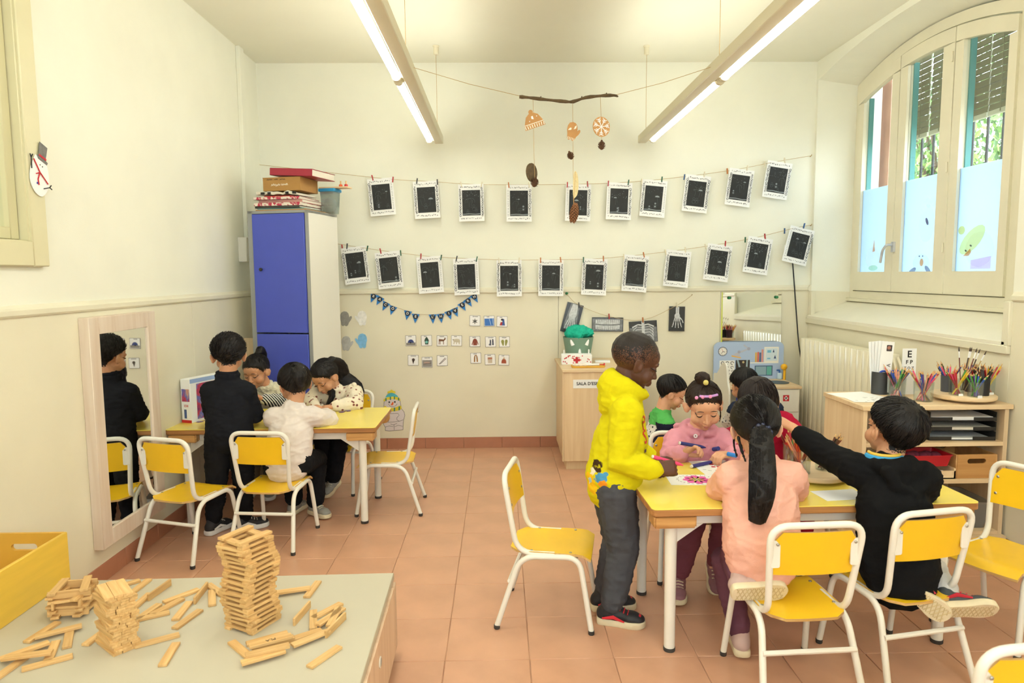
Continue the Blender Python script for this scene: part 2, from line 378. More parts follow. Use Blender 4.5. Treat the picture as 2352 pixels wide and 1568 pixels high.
w3 = bpy.data.objects.new('added_fill_window', None); C.objects.link(w3); struct(w3); w3.location = (.3, YR-.08, 0)      # unseen window added behind the camera as daylight fill for the back wall
m = MB()
for x0, x1 in ((-1.65, -1.58), (-.57, -.51), (.51, .57), (1.58, 1.65)): m.box(x0, x1, -.03, .03, 1.30, 2.45)
for x0, x1 in ((-1.58, -.57), (-.51, .51), (.57, 1.58)): m.box(x0, x1, -.03, .03, 1.30, 1.37).box(x0, x1, -.03, .03, 2.38, 2.45); MB().box(x0, x1, -.002, .002, 1.37, 2.38).build('pane', M_pane, w3, smooth=False)
m.build('frame', M_win, w3, smooth=False)

# ---- inner window high on the left wall
w2 = bpy.data.objects.new('window_2', None); C.objects.link(w2); struct(w2); w2.location = (XL, 0, 0)
M_wf = mat('inner_window_paint', (220, 213, 176), .42, var=.03, vscale=5)
m = MB(); Y0, Y1, Z0, Z1 = 1.22, 2.745, 1.405, 2.86
m.box(-.02, .028, Y1-.09, Y1, Z0, Z1).box(-.02, .028, Y0, Y0+.09, Z0, Z1).box(-.02, .028, Y0+.09, Y1-.09, Z0, Z0+.095).box(-.02, .028, Y0+.09, Y1-.09, Z1-.09, Z1); m.build('casing', M_wf, w2, bevel=.004)
m = MB(); m.box(-.06, .016, 2.650, 2.668, 1.502, 2.78).box(-.06, .016, 1.30, 2.668, 1.488, 1.502); m.build('bead', M_wf, w2, bevel=.003)
s = MB().box(-.055, -.015, 2.60, 2.645, 1.505, 2.77).box(-.055, -.015, 1.32, 1.40, 1.505, 2.77).box(-.055, -.015, 1.40, 2.60, 1.505, 1.55).box(-.055, -.015, 1.40, 2.60, 2.70, 2.77).build('sash', mat('inner_sash_paint', (205, 198, 158), .42), w2, bevel=.003)
MB().box(-.04, -.036, 1.40, 2.60, 1.55, 2.70).build('pane', M_pane, s, smooth=False)
# the lit room beyond the inner window
m = MB().box(-3.2, -3.1, -.5, 4.6, .6, 3.2).box(-3.2, -1.96, 4.4, 4.5, .6, 3.2).box(-3.2, -1.96, -.5, -.4, .6, 3.2).box(-3.2, -1.96, -.5, 4.6, .5, .6).box(-3.2, -1.96, -.5, 4.6, 3.1, 3.2)
struct(m.build('wall_corridor', M_wall, smooth=False))
lt = bpy.data.lights.new('corridor_lamp', 'AREA'); lt.energy = 22; lt.size = .5; lt.color = (1, .95, .85); lo = bpy.data.objects.new('corridor_lamp', lt); lo.location = (-2.55, 2.2, 3.05); C.objects.link(lo)

# ---- outside: roller shutters, bars, reveal, garden
M_slat = mat('shutter_slat', (128, 126, 98), .5, var=.08)
for k, (y1, y0) in enumerate(((5.10, 4.70), (4.68, 4.13), (4.12, 3.58))):
    sh = thing('roller_shutter', ['half raised olive roller shutter outside the window sash with the handle', 'half raised olive roller shutter outside the middle window sash', 'half raised olive roller shutter outside the window sash beside the wall hook'][k], 'shutter', (XR+.5, (y0+y1)/2, 2.30), 0, 'roller shutters outside the arched window')
    me = MB().box(-.006, .006, -(y1-y0)/2, (y1-y0)/2, 0, .0385, Matrix.Rotation(R(10), 4, 'Y')).mesh('slat', M_slat, bevel=.003)
    for j in range(13): link('slat', me, sh, (0, 0, j*.040))
    MB().box(-.01, .01, -(y1-y0)/2, (y1-y0)/2, -.03, .0).build('bottom_bar', mat('shutter_bar', (190, 192, 170), .5), sh, bevel=.003)
    for yy in (-.3, .3): MB().tube([(-.012, yy*(y1-y0), -.02), (-.012, yy*(y1-y0), .52)], .003, 5).build('ladder_cord', M_slat, sh)
M_iron = mat('iron_bar', (70, 72, 74), .5, metal=.4)
gr = thing('window_grille', 'dark iron bars standing outside the arched window', 'grille', (XR+.66, 4.4, 1.0))
bar = MB().tube([(0, 0, -.2), (0, 0, 1.6)], .009, 8).mesh('bar', M_iron)
for k in range(16): link('bar', bar, gr, (0, -1.0+k*.135, 0))
MB().box(-.012, .012, -1.1, 1.15, .02, .045).build('cross_bar', M_iron, gr); MB().box(-.012, .012, -1.1, 1.15, 1.5, 1.525).build('cross_bar', M_iron, gr)
M_brick = mat('terracotta_render', (196, 150, 128), .8, var=.15, vscale=6, bump=.3)
pw = MB(); pw.box(XR+.52, XR+.68, 5.20, 5.40, -.2, 3.2); struct(pw.build('wall_outside', M_brick, smooth=False))
M_leaf = [mat('leaf_green_a', (96, 132, 62), .6), mat('leaf_green_b', (140, 165, 90), .6), mat('leaf_green_c', (70, 105, 55), .6)]
def bush(name, label, c, rad, n, seed):
    rnd = random.Random(seed); t = thing(name, label, 'bush', (c[0], c[1], 0), 0, 'garden shrubs outside the window')
    lv = MB()
    for i in range(n):
        d = Vector((rnd.gauss(0, 1), rnd.gauss(0, 1), rnd.gauss(0, 1))).normalized()*rnd.uniform(.45, 1)
        p = Vector((d.x*rad[0], d.y*rad[1], c[2]+d.z*rad[2])); M = Matrix.Translation(p) @ Euler((rnd.uniform(0, 6), rnd.uniform(0, 6), rnd.uniform(0, 6))).to_matrix().to_4x4(); q = rnd.uniform(.03, .065)
        lv.add([M @ Vector(v) for v in ((-q, 0, 0), (0, q*.45, .006), (q, 0, 0), (0, -q*.45, .006))], [(0, 1, 2, 3)], rnd.randrange(3))
    tag(lv.build('foliage', M_leaf, t, smooth=False), kind='stuff')
    st = MB()
    for i in range(5):
        a = rnd.uniform(0, 6.28); st.tube(catmull([(0, 0, 0), (.1*math.cos(a), .1*math.sin(a), c[2]*.6), (.5*rad[0]*math.cos(a), .5*rad[1]*math.sin(a), c[2]+.4*rad[2])], 4), [.03]*4+[.02]*4+[.01], 6)
    st.build('stem', mat('bark_brown', (92, 74, 56), .8), t)
for k, (yy, lab) in enumerate(((5.5, 'leafy shrub outside seen through the sash beside the wall hook'), (7.3, 'leafy shrub outside seen through the middle sash'), (9.1, 'leafy shrub outside nearest to the brick reveal'), (10.9, 'leafy shrub farthest along the garden outside'))):
    bush('garden_shrub', lab, (4.9, yy, 2.3), (1.0, .88, 1.6), 4200, k)
struct(MB().box(XR+.55, 12, -4, 14, -.6, -.3).build('ground_outside', mat('garden_earth', (150, 140, 115), .9, var=.2, vscale=3), smooth=False))
# ================================================================ LIGHT FITTINGS
M_tube = mat('tube_glow', (254, 255, 245), .4, emit=TUBE_POWER)
M_fit = mat('fitting_enamel', (226, 218, 190), .4)
M_string = mat('jute_string', (190, 160, 110), .9)
M_dark = mat('dark_plastic', (45, 40, 36), .5)
def fitting(label, xb, side, y_end):
    """two tubes in line on a slim batten hung from the ceiling; side = +1 tube on the right of the batten"""
    t = thing('ceiling_lamp', label, 'lamp', (xb, y_end, 2.30), 0, 'suspended strip lamps')
    m = MB(); m.box(-.03, .03, -6.35, 0, 0, .055); m.build('batten', M_fit, t, bevel=.004)
    MB().box(-.022, .022, -.002, .003, .008, .046).build('end_cap', M_dark, t)
    MB().box(side*.03-.0012, side*.03+.0012, -6.3, -.05, .026, .029).build('seam', mat('seam_brown', (150, 135, 100), .6), t)
    for k in range(4):
        y1 = -.08-k*1.555; y0 = y1-1.49; x = side*.062
        MB().tube([(x, y0+.02, .012), (x, y1-.02, .012)], .0185, 14).build('tube', M_tube, t)
        for y, e in ((y0, 0), (y1, 0)):
            q = MB(); q.lathe([(.0, -.016), (.021, -.016), (.0235, -.008), (.0235, .016), (.018, .02), (0, .02)], 14, M=Matrix.Translation((x, y, .012)) @ Matrix.Rotation(R(90), 4, 'X'))
            q.box(min(0, x), max(0, x), y-.012, y+.012, .006, .03); q.build('lamp_holder', M_fit, t)
    for y in (-.13, -1.75, -3.4, -5.2):
        MB().tube([(0, y, .05), (0, y, .60)], .0016, 5).build('suspension_cord', M_string, t)
        MB().lathe([(0, 0), (.017, 0), (.019, .006), (.019, .05), (.024, .056), (.024, .0585), (0, .0585)], 14, (0, y, .581)).build('ceiling_cup', M_fit, t)
    return t
fitting('long suspended strip lamp with two lit tubes near the blue locker side', -.425, -1, 5.05)
fitting('long suspended strip lamp with two lit tubes near the arched window side', 1.045, 1, 5.06)

# ================================================================ TABLES
M_ytop = mat('yellow_laminate', (243, 219, 96), .22, var=.03, vscale=6, spec=.5)
M_edge = wood_mat('beech_edge', (150, 98, 50), (190, 134, 78), 0, 12)
M_block = wood_mat('beech_block', (176, 122, 64), (214, 164, 100), 0, 14)
M_wmet = mat('cream_enamel_tube', (236, 231, 218), .35, var=.02, vscale=10)
M_foot = mat('rubber_foot', (60, 58, 56), .7)
def table(label, c, rz, L, Wd, H=.55):
    t = thing('school_table', label, 'table', (c[0], c[1], 0), rz, 'yellow school tables')
    MB().prism(rrect(L, Wd, .018), H-.004, H).build('tabletop', M_ytop, t, bevel=.001)
    MB().prism(rrect(L, Wd, .018), H-.028, H-.004).build('edge_band', M_edge, t, bevel=.003)
    lx, ly = L/2-.085, Wd/2-.068
    a = MB()
    for s in (-1, 1):
        a.box(-lx, lx, s*ly-.012, s*ly+.012, H-.075, H-.03).box(s*lx-.012, s*lx+.012, -ly, ly, H-.075, H-.03)
    a.build('apron', M_wmet, t, bevel=.002)
    for sx in (-1, 1):
        for sy in (-1, 1):
            p = [(-.075, -.058), (.055, -.058), (.075, -.03), (.075, .058), (-.075, .058)]
            p = [(x*sx, y*sy) for x, y in p]
            if sx*sy < 0: p = p[::-1]
            MB().prism(p, H-.075, H-.028, Matrix.Translation((sx*(lx-.0), sy*ly, 0))).build('corner_block', M_block, t, bevel=.006, seg=2)
            leg = MB().tube([(sx*lx, sy*ly, .012), (sx*lx, sy*ly, H-.07)], [.0195, .0215], 18).build('leg', M_wmet, t)
            MB().prism([(0, 0), (-sx*.10, 0), (0, -.07)][::(1 if sx > 0 else -1)], -.004, .004, Matrix.Translation((sx*(lx-.018), sy*ly, H-.075)) @ Matrix.Rotation(R(90), 4, 'X')).build('gusset', M_wmet, leg)
            MB().lathe([(0, 0), (.0205, 0), (.0215, .004), (.0215, .014), (0, .014)], 18, (sx*lx, sy*ly, 0)).build('rubber_foot', M_foot, leg)
    return t
table('yellow topped school table against the mirror wall with puzzle pieces on it', (-1.232, 3.885), 0, 1.12, .56)
table('yellow topped school table crowded with drawing children and markers', (1.095, 2.575), R(1.3), 1.165, .575)

# ================================================================ CHAIRS
M_yply = mat('yellow_ply', (245, 196, 34), .30, var=.05, vscale=7, spec=.45)
M_ply = wood_mat('ply_edge', (196, 150, 84), (222, 184, 120), 0, 20)
M_screw = mat('screw_steel', (180, 178, 172), .3, metal=.8)
def make_chair():
    """child's stacking chair, sitter looks along +Y"""
    t = thing('school_chair', 'yellow chair', 'chair'); r = .0108; S = .298
    for s in (-1, 1):
        p = [(s*.163, -.19, .010), (s*.138, -.10, S-.014), (s*.134, .125, S-.006), (s*.150, .172, .010)]
        f = fillet(p, [.06, .055], 6)
        leg = MB().tube(f, r, 10).build('side_frame', M_wmet, t)
        for q in (p[0], p[3]): MB().lathe([(0, 0), (.0105, 0), (.012, .003), (.012, .016), (0, .016)], 10, (q[0], q[1], 0)).build('rubber_foot', M_foot, leg)
    b = [(-.125, .03, S-.004), (-.125, -.115, S-.006), (-.147, -.163, .60), (.147, -.163, .60), (.125, -.115, S-.006), (.125, .03, S-.004)]
    MB().tube(fillet(b, [.07, .06, .06, .07], 7), r, 10).build('back_frame', M_wmet, t)
    MB().tube([(-.150, -.142, S-.11), (.150, -.142, S-.11)], .0085, 8).build('stretcher', M_wmet, t)
    MB().tube([(-.134, .11, S-.016), (.134, .11, S-.016)], .008, 8).build('stretcher', M_wmet, t)
    # seat: curved ply sheet with a rolled front edge and a rounded rear
    def sheet(x, y): return S+.006 - .010*(1-(x/.14)**2)*.6 - (max(0, y-.12)**2)*9
    ny, nx = 12, 9; top = []
    for j in range(ny):
        y = -.148+(.168+.148)*j/(ny-1); w = .133 if y > -.08 else .133*math.sqrt(max(.05, 1-((-.08-y)/.075)**2*.75))
        top.append([Vector((-w+2*w*i/(nx-1), y, sheet(-w+2*w*i/(nx-1), y))) for i in range(nx)])
    m = MB(); vs = [v for row in top for v in row] + [v-Vector((0, 0, .009)) for row in top for v in row]; n = nx*ny; fs = []; mi = []
    for j in range(ny-1):
        for i in range(nx-1):
            a = j*nx+i; fs.append((a, a+1, a+nx+1, a+nx)); mi.append(0); fs.append((n+a, n+a+nx, n+a+nx+1, n+a+1)); mi.append(1)
    rim = [i for i in range(nx)] + [j*nx+nx-1 for j in range(1, ny)] + [(ny-1)*nx+i for i in range(nx-2, -1, -1)] + [j*nx for j in range(ny-2, 0, -1)]
    for k in range(len(rim)): a, b2 = rim[k], rim[(k+1) % len(rim)]; fs.append((a, n+a, n+b2, b2)); mi.append(1)
    m.v = [tuple(v) for v in vs]; m.f = fs; m.mi = mi
    st = m.build('seat', [M_yply, M_ply], t)
    for x, y in ((-.118, -.06), (.118, -.06), (-.118, .09), (.118, .09)): MB().sphere((x, y, sheet(x, y)+.001), (.006, .006, .0025), nu=8, nv=5).build('screw', M_screw, st)
    # backrest: curved ply between the uprights
    def bk(x, z): return -.135-.028*(z-.42)/.18 - .016*(1-(x/.14)**2) + .004
    m = MB(); nz, nx = 6, 11; fr = []
    for j in range(nz):
        z = .438+.142*j/(nz-1); w = .130+.006*(z-.43)/.15 - (.03 if j == nz-1 else (.008 if j == nz-2 else 0)); fr.append([Vector((-w+2*w*i/(nx-1), bk(-w+2*w*i/(nx-1), z), z)) for i in range(nx)])
    vs = [v for row in fr for v in row] + [v+Vector((0, .008, 0)) for row in fr for v in row]; n = nx*nz; fs = []; mi = []
    for j in range(nz-1):
        for i in range(nx-1):
            a = j*nx+i; fs.append((a, a+1, a+nx+1, a+nx)); mi.append(0); fs.append((n+a, n+a+nx, n+a+nx+1, n+a+1)); mi.append(0)
    rim = [i for i in range(nx)] + [j*nx+nx-1 for j in range(1, nz)] + [(nz-1)*nx+i for i in range(nx-2, -1, -1)] + [j*nx for j in range(nz-2, 0, -1)]
    for k in range(len(rim)): a, b2 = rim[k], rim[(k+1) % len(rim)]; fs.append((a, n+a, n+b2, b2)); mi.append(1)
    m.v = [tuple(v) for v in vs]; m.f = fs; m.mi = mi
    bo = m.build('backrest', [M_yply, M_ply], t)
    for s in (-1, 1):
        x = s*.117; pl = MB(); pl.prism(rrect(.028, .085, .006), -.002, .002, Matrix.Translation((s*.125, bk(x, .505)-.004, .51)) @ Matrix.Rotation(R(90), 4, 'X') @ Matrix.Rotation(R(-0), 4, 'Z'))
        po = pl.build('bracket', M_wmet, bo)
        for z in (.478, .543):
            MB().sphere((s*.122, bk(x, z)-.007, z), (.005, .003, .005), nu=8, nv=5).build('screw', M_screw, bo)
            MB().sphere((s*.117, bk(x, z)+.009, z), (.006, .003, .006), nu=8, nv=5).build('screw', M_screw, bo)
    return t
chair0 = make_chair()
CH = [  # x, y, facing (deg), label
 ((-1.545, 3.335), 72, 'yellow chair with white tube frame standing in front of the wall mirror'),
 ((-1.165, 3.45), 84, 'yellow chair with white tube frame under the child in the cream sweater'),
 ((-.655, 3.925), 182, 'empty yellow chair at the end of the table beside the snowman cutout'),
 ((-1.02, 4.34), -105, 'yellow chair under the girl with long black hair, beyond the puzzle table'),
 ((.195, 2.640), -11, 'empty yellow chair seen side-on behind the boy in the yellow hoodie'),
 ((.85, 3.03), -93, 'yellow chair behind the girl in the pink hoodie'),
 ((.945, 2.14), 93, 'yellow chair under the kneeling girl with the ponytail'),
 ((1.345, 2.235), 101, 'yellow chair under the boy in the black hoodie'),
 ((1.895, 2.45), 205, 'empty yellow chair standing before the open wooden shelf'),
 ((1.085, 1.46), 97, 'yellow chair cut off by the bottom corner of the picture'),
 ((1.32, 3.08), -88, 'yellow chair under the child in the red sweater'),
]
chairs = []
for k, (p, a, lab) in enumerate(CH):
    o = chair0 if k == 0 else copy_tree(chair0)
    o.location = (p[0], p[1], 0); o.rotation_euler = (0, 0, R(a-90)); tag(o, lab, 'chair', 'yellow school chairs'); chairs.append(o)

# ================================================================ BLUE LOCKER
M_lgrey = mat('locker_grey_edge', (160, 162, 160), .4, metal=.2)
M_lblue = mat('locker_blue', (78, 92, 196), .42, var=.02)
M_lwhite = mat('locker_white', (232, 229, 218), .4)
lk = thing('tall_locker', 'tall blue doored locker with white sides standing in the corner', 'locker', (-1.245, 4.53, 0), R(-13))
HL, WL, DL = 1.79, .43, .42     # local: front in -Y, right front corner at the origin
MB().box(-.0, -.018, .0, DL, 0, HL).build('side_panel', M_lwhite, lk); MB().box(-WL, -WL+.018, 0, DL, 0, HL).build('side_panel', M_lwhite, lk)
MB().box(-WL, 0, .0, DL, HL-.018, HL).build('top_panel', M_lgrey, lk); MB().box(-WL+.018, -.018, .02, DL, .0, .06).build('plinth', M_lgrey, lk); MB().box(-WL+.018, -.018, DL-.01, DL, .06, HL-.018).build('back_panel', M_lwhite, lk)
fm = MB().box(-WL-.004, -WL+.03, -.006, .004, 0, HL).box(-.018, .003, -.006, .004, 0, HL).box(-WL, 0, -.006, .004, HL-.018, HL)
fm.build('edge_frame', M_lgrey, lk)
for z0, z1 in ((.985, HL-.022), (.10, .975)):
    d = MB().box(-WL+.034, -.022, -.016, .002, z0, z1).build('door', M_lblue, lk, bevel=.002)
    MB().lathe([(0, 0), (.009, 0), (.011, .006), (.011, .014), (.006, .018), (0, .018)], 14, M=Matrix.Translation((-WL+.09, -.016, z0+.42)) @ Matrix.Rotation(R(90), 4, 'X')).build('knob', M_dark, d)

# pale board leaning behind the locker
tag(MB().box(-1.785, -1.695, 4.74, 4.755, .0, .935).build('wooden_board', wood_mat('pale_birch', (214, 184, 140), (232, 208, 168), 2, 6), bevel=.003), 'pale wooden board leaning on the wall beside the blue locker', 'board')

# ================================================================ WAITING ROOM CABINET
M_birch = wood_mat('birch_veneer', (224, 192, 148), (238, 212, 172), 2, 7)
M_birchx = wood_mat('birch_veneer_flat', (224, 192, 148), (238, 212, 172), 0, 7)
cb = thing('wooden_cabinet', 'pale wooden cabinet with a printed sign on its side, near the back wall', 'cabinet', (.425, 4.63, 0), 0)
MB().box(.012, .55, .012, .645, .06, .685).build('body', M_birch, cb, bevel=.002)
MB().box(0, .562, 0, .655, .685, .705).build('top_board', M_birchx, cb, bevel=.003)
MB().box(.03, .53, .03, .62, 0, .06).build('plinth', M_birch, cb)
MB().box(.002, .012, .012, .05, .06, .685).build('edge_strip', M_birch, cb)
sg = MB().box(.075, .42, -.002, .0, .575, .635, Matrix.Translation((0, .012, 0))).build('sign', mat('paper_white', (246, 246, 244), .6), cb)
M_ink = mat('black_ink', (24, 24, 26), .6)
link('lettering', text_mesh("SALA D'ESPERA", .0300, M_ink, .0004, 'LEFT', True), sg, (.098, .0095, .606), FACE_BACK)

# ================================================================ OPEN SHELF ON THE RIGHT
X0, X1, Y0, Y1 = 1.70, 2.392, 3.12, 3.50
sh = thing('open_shelf', 'pale wooden open shelf unit with trays and boxes under the window', 'shelf', (X0, Y0, 0))
w, d = X1-X0, Y1-Y0
MB().box(-.01, w+.012, -.012, d, .712, .735).build('top_board', M_birchx, sh, bevel=.002)
for x in (0, w-.02): MB().box(x, x+.02, 0, d, .06, .712).build('side_panel', M_birch, sh, bevel=.001)
MB().box(.02, w-.02, d-.01, d, .06, .712).build('back_panel', M_birch, sh)
for z in (.535, .355, .10): MB().box(.02, w-.02, .0, d-.01, z, z+.02).build('shelf_board', M_birchx, sh, bevel=.001)
MB().box(.0, w, -.03, .02, .085, .105).build('ledge', M_birchx, sh); MB().box(.01, w-.01, -.015, .03, 0, .085).build('plinth', M_birchx, sh)

# ================================================================ FOREGROUND LOW CABINET
M_ctop = mat('grey_green_laminate', (193, 185, 164), .5, var=.02, vscale=4, bump=.05, bscale=300)
M_cside = wood_mat('pale_oak_laminate', (206, 170, 138), (226, 196, 166), 2, 6)
fc = thing('low_cabinet', 'low wooden cabinet with a grey green top covered in wooden planks', 'cabinet', (-.388, 2.36, 0), R(1.2))
MB().box(-1.39, 0, -1.55, 0, .275, .30).build('top_board', M_ctop, fc, bevel=.002)
MB().box(-1.38, -.006, -1.54, -.006, .03, .275).build('body', M_cside, fc)
MB().box(-1.36, -.03, -1.52, -.03, .0, .03).build('plinth', M_dark, fc)
for y1, y0 in ((-.012, -.05), (-.056, -.80), (-.806, -1.53)):
    d = MB().box(-.006, .008, y0, y1, .035, .272).build('door', M_cside, fc, bevel=.0015)
    if y1 != -.012:
        MB().lathe([(.013, 0), (.017, 0), (.017, .004), (.013, .005)], 20, M=Matrix.Translation((.007, (y0+y1)/2-.02 if y0 < -1 else -.40, .20)) @ Matrix.Rotation(R(90), 4, 'Y'), cap=False).build('lock_ring', M_wmet, d)
# yellow crate on it
M_ycrate = mat('yellow_stained_wood', (232, 190, 70), .4, var=.06, vscale=5, stretch=(1, 1, 8))
cr = thing('storage_crate', 'yellow wooden crate with oval hand hole on the low cabinet', 'crate', (-1.35, 2.12, .30), R(-6))
def crate(t, L, Wd, H, th, M, M2=None):
    for s in (-1, 1):
        MB().box(-L/2, L/2, s*(Wd/2)-(th if s > 0 else 0), s*(Wd/2)+(0 if s > 0 else th), 0, H).build('side_board', M, t, bevel=.002)
    for s in (-1, 1):      # end boards with the hand hole
        hole = rrect(.09, .024, .0119, 6, (0, H*.72)); n = len(hole)
        out = [(Wd/2-th, H), (-Wd/2+th, H), (-Wd/2+th, 0), (Wd/2-th, 0)]
        bm = bmesh.new(); ov = [bm.verts.new((0, a, b)) for a, b in out]; hv = [bm.verts.new((0, a, b)) for a, b in hole]
        eds = [bm.edges.new((ov[i], ov[(i+1) % 4])) for i in range(4)] + [bm.edges.new((hv[i], hv[(i+1) % n])) for i in range(n)]
        bmesh.ops.triangle_fill(bm, use_beauty=True, edges=eds)
        fs = bm.faces[:]; ex = bmesh.ops.extrude_face_region(bm, geom=fs); bmesh.ops.translate(bm, vec=(th, 0, 0), verts=[v for v in ex['geom'] if isinstance(v, bmesh.types.BMVert)])
        bmesh.ops.recalc_face_normals(bm, faces=bm.faces)
        me = bpy.data.meshes.new('end_board'); bm.to_mesh(me); bm.free(); me.materials.append(M2 or M)
        link('end_board', me, t, (s*L/2-(th if s > 0 else 0), 0, 0))
    MB().box(-L/2+th, L/2-th, -Wd/2+th, Wd/2-th, .0, .006).build('bottom', M2 or M, t)
crate(cr, .42, .29, .175, .012, M_ycrate, mat('yellow_stained_inside', (222, 170, 60), .45, var=.05))
# ================================================================ FLAT THINGS ON THE WALLS
ART_UP = [(-0.883, 1.948, -4.8), (-0.545, 1.925, -3), (-0.207, 1.901, -1), (0.154, 1.895, 0), (0.603, 1.897, 2), (0.915, 1.906, 2.5), (1.177, 1.924, 5.5), (1.504, 1.958, 7), (1.833, 2.002, 8), (2.121, 2.056, 9)]
ART_LO = [(-1.093, 1.438, -6.5), (-0.839, 1.4, -5.8), (-0.529, 1.361, -4), (-0.253, 1.344, -2), (0.075, 1.33, 0), (0.395, 1.33, 1), (0.728, 1.334, 3), (1.043, 1.358, 5), (1.365, 1.392, 6), (1.677, 1.435, 8), (1.985, 1.487, 9.5), (2.296, 1.56, 14)]
STR_UP = [(-1.844, 2.202), (2.388, 2.242)]
STR_LO = [(-1.334, 1.619), (2.407, 1.719)]
BUNT = [('R', -0.962, 1.209, -25), ('A', -0.913, 1.186, -30), ('C', -0.87, 1.144, -28), ('O', -0.818, 1.114, -20), ('D', -0.707, 1.077, -12), ('E', -0.649, 1.053, -5), ("L'", -0.519, 1.048, 2), ('H', -0.458, 1.052, 6), ('I', -0.399, 1.074, 18), ('V', -0.352, 1.094, 22), ('E', -0.299, 1.136, 30), ('R', -0.254, 1.167, 32), ('N', -0.204, 1.198, 30)]
BUNT_ENDS = [(-1.006, 1.218), (-0.163, 1.216)]
MITT = [(-1.191, 1.027), (-1.07, 1.03), (-1.186, 0.835), (-1.073, 0.854)]
CARDS = [(-0.193, 1.004), (-0.082, 1.001), (0.017, 0.996), (-0.692, 0.854), (-0.57, 0.854), (-0.45, 0.851), (-0.338, 0.85), (-0.195, 0.843), (-0.073, 0.839), (0.034, 0.838), (-0.677, 0.701), (-0.569, 0.685), (-0.451, 0.696), (-0.19, 0.713), (-0.079, 0.701), (0.029, 0.695)]
SNOWMAN = ((-0.841, 0.472), (-0.85, 0.144))
XRAY = [[(0.541, 1.147), (0.664, 1.102), (0.578, 0.896), (0.451, 0.919)], [(0.714, 1.024), (0.958, 1.019), (0.959, 0.91), (0.715, 0.915)], [(1.003, 0.984), (1.221, 0.998), (1.228, 0.83), (1.011, 0.819)], [(1.319, 1.103), (1.439, 1.1), (1.437, 0.908), (1.309, 0.911)]]
XSTR = [(0.519, 1.204), (0.613, 1.119), (0.847, 1.03), (1.111, 0.999), (1.376, 1.111), (1.494, 1.189)]
CABLE = [(2.265, 1.442), (2.282, 1.241), (2.298, 1.038), (2.32, 0.799), (2.354, 0.593), (2.352, 0.472), (2.32, 0.368), (2.268, 0.264)]
MOB = {'branch': [(0.103, 2.2), (0.149, 2.196), (0.232, 2.186), (0.325, 2.177), (0.361, 2.177), (0.419, 2.195), (0.492, 2.203), (0.554, 2.205), (0.575, 2.199)], 'hat': (0.171, 2.083), 'slice': (0.16, 1.846), 'cone_a': (0.174, 1.797), 'mitten': (0.359, 2.036), 'cone_b': (0.348, 1.923), 'feather': (0.367, 1.786), 'longcone': (0.365, 1.653), 'disc': (0.495, 2.059), 'cone_c': (0.497, 1.97), 's1': (0.168, 2.186), 's2': (0.357, 2.177), 's3': (0.49, 2.199)}
FL = Matrix(((1, 0, 0, 0), (0, 0, -1, 0), (0, 1, 0, 0), (0, 0, 0, 1)))      # drawn in (x, z), thickness towards the room
M_paper = MATS['paper_white']; M_blackp = mat('black_card', (34, 36, 37), .65, var=.15, vscale=20)
M_chalk = mat('chalk_line', (150, 158, 162), .8); M_chalk2 = mat('chalk_faint', (84, 88, 90), .8); M_pencil = mat('pencil_line', (46, 46, 48), .8)
PEG = {'red': mat('peg_red', (176, 40, 44), .5), 'green': mat('peg_green', (30, 92, 66), .5), 'dark': mat('peg_dark', (52, 52, 56), .5), 'orange': mat('peg_orange', (190, 112, 50), .5),
       'pale': mat('peg_pale', (226, 216, 190), .5), 'blue': mat('peg_blue', (40, 86, 140), .5)}
def flat(polys, d0, d1, name, m, parent, mi=None):
    b = MB()
    for k, p in enumerate(polys): b.prism(p, d0, d1, FL, mi[k] if mi else None)
    return b.build(name, m, parent, smooth=False)
def ring(x, z, r, w, n=9, sx=1, sz=1):
    """thin ring as quads"""
    out = []
    for i in range(n):
        a, b = 2*PI*i/n, 2*PI*(i+1)/n
        out.append([(x+sx*r*math.cos(a), z+sz*r*math.sin(a)), (x+sx*r*math.cos(b), z+sz*r*math.sin(b)), (x+sx*(r-w)*math.cos(b), z+sz*(r-w)*math.sin(b)), (x+sx*(r-w)*math.cos(a), z+sz*(r-w)*math.sin(a))][::-1])
    return out
def stroke(pts, w):
    out = []
    for (x0, z0), (x1, z1) in zip(pts[:-1], pts[1:]):
        dx, dz = x1-x0, z1-z0; L = math.hypot(dx, dz) or 1; nx, nz = -dz/L*w/2, dx/L*w/2
        out.append([(x0-nx, z0-nz), (x1-nx, z1-nz), (x1+nx, z1+nz), (x0+nx, z0+nz)])
    return out
def dots(pts, r): return [[(x-r, z), (x, z-r), (x+r, z), (x, z+r)] for x, z in pts]
def arc(x, z, rx, rz, a0, a1, n=7): return [(x+rx*math.cos(R(a0+(a1-a0)*k/n)), z+rz*math.sin(R(a0+(a1-a0)*k/n))) for k in range(n+1)]

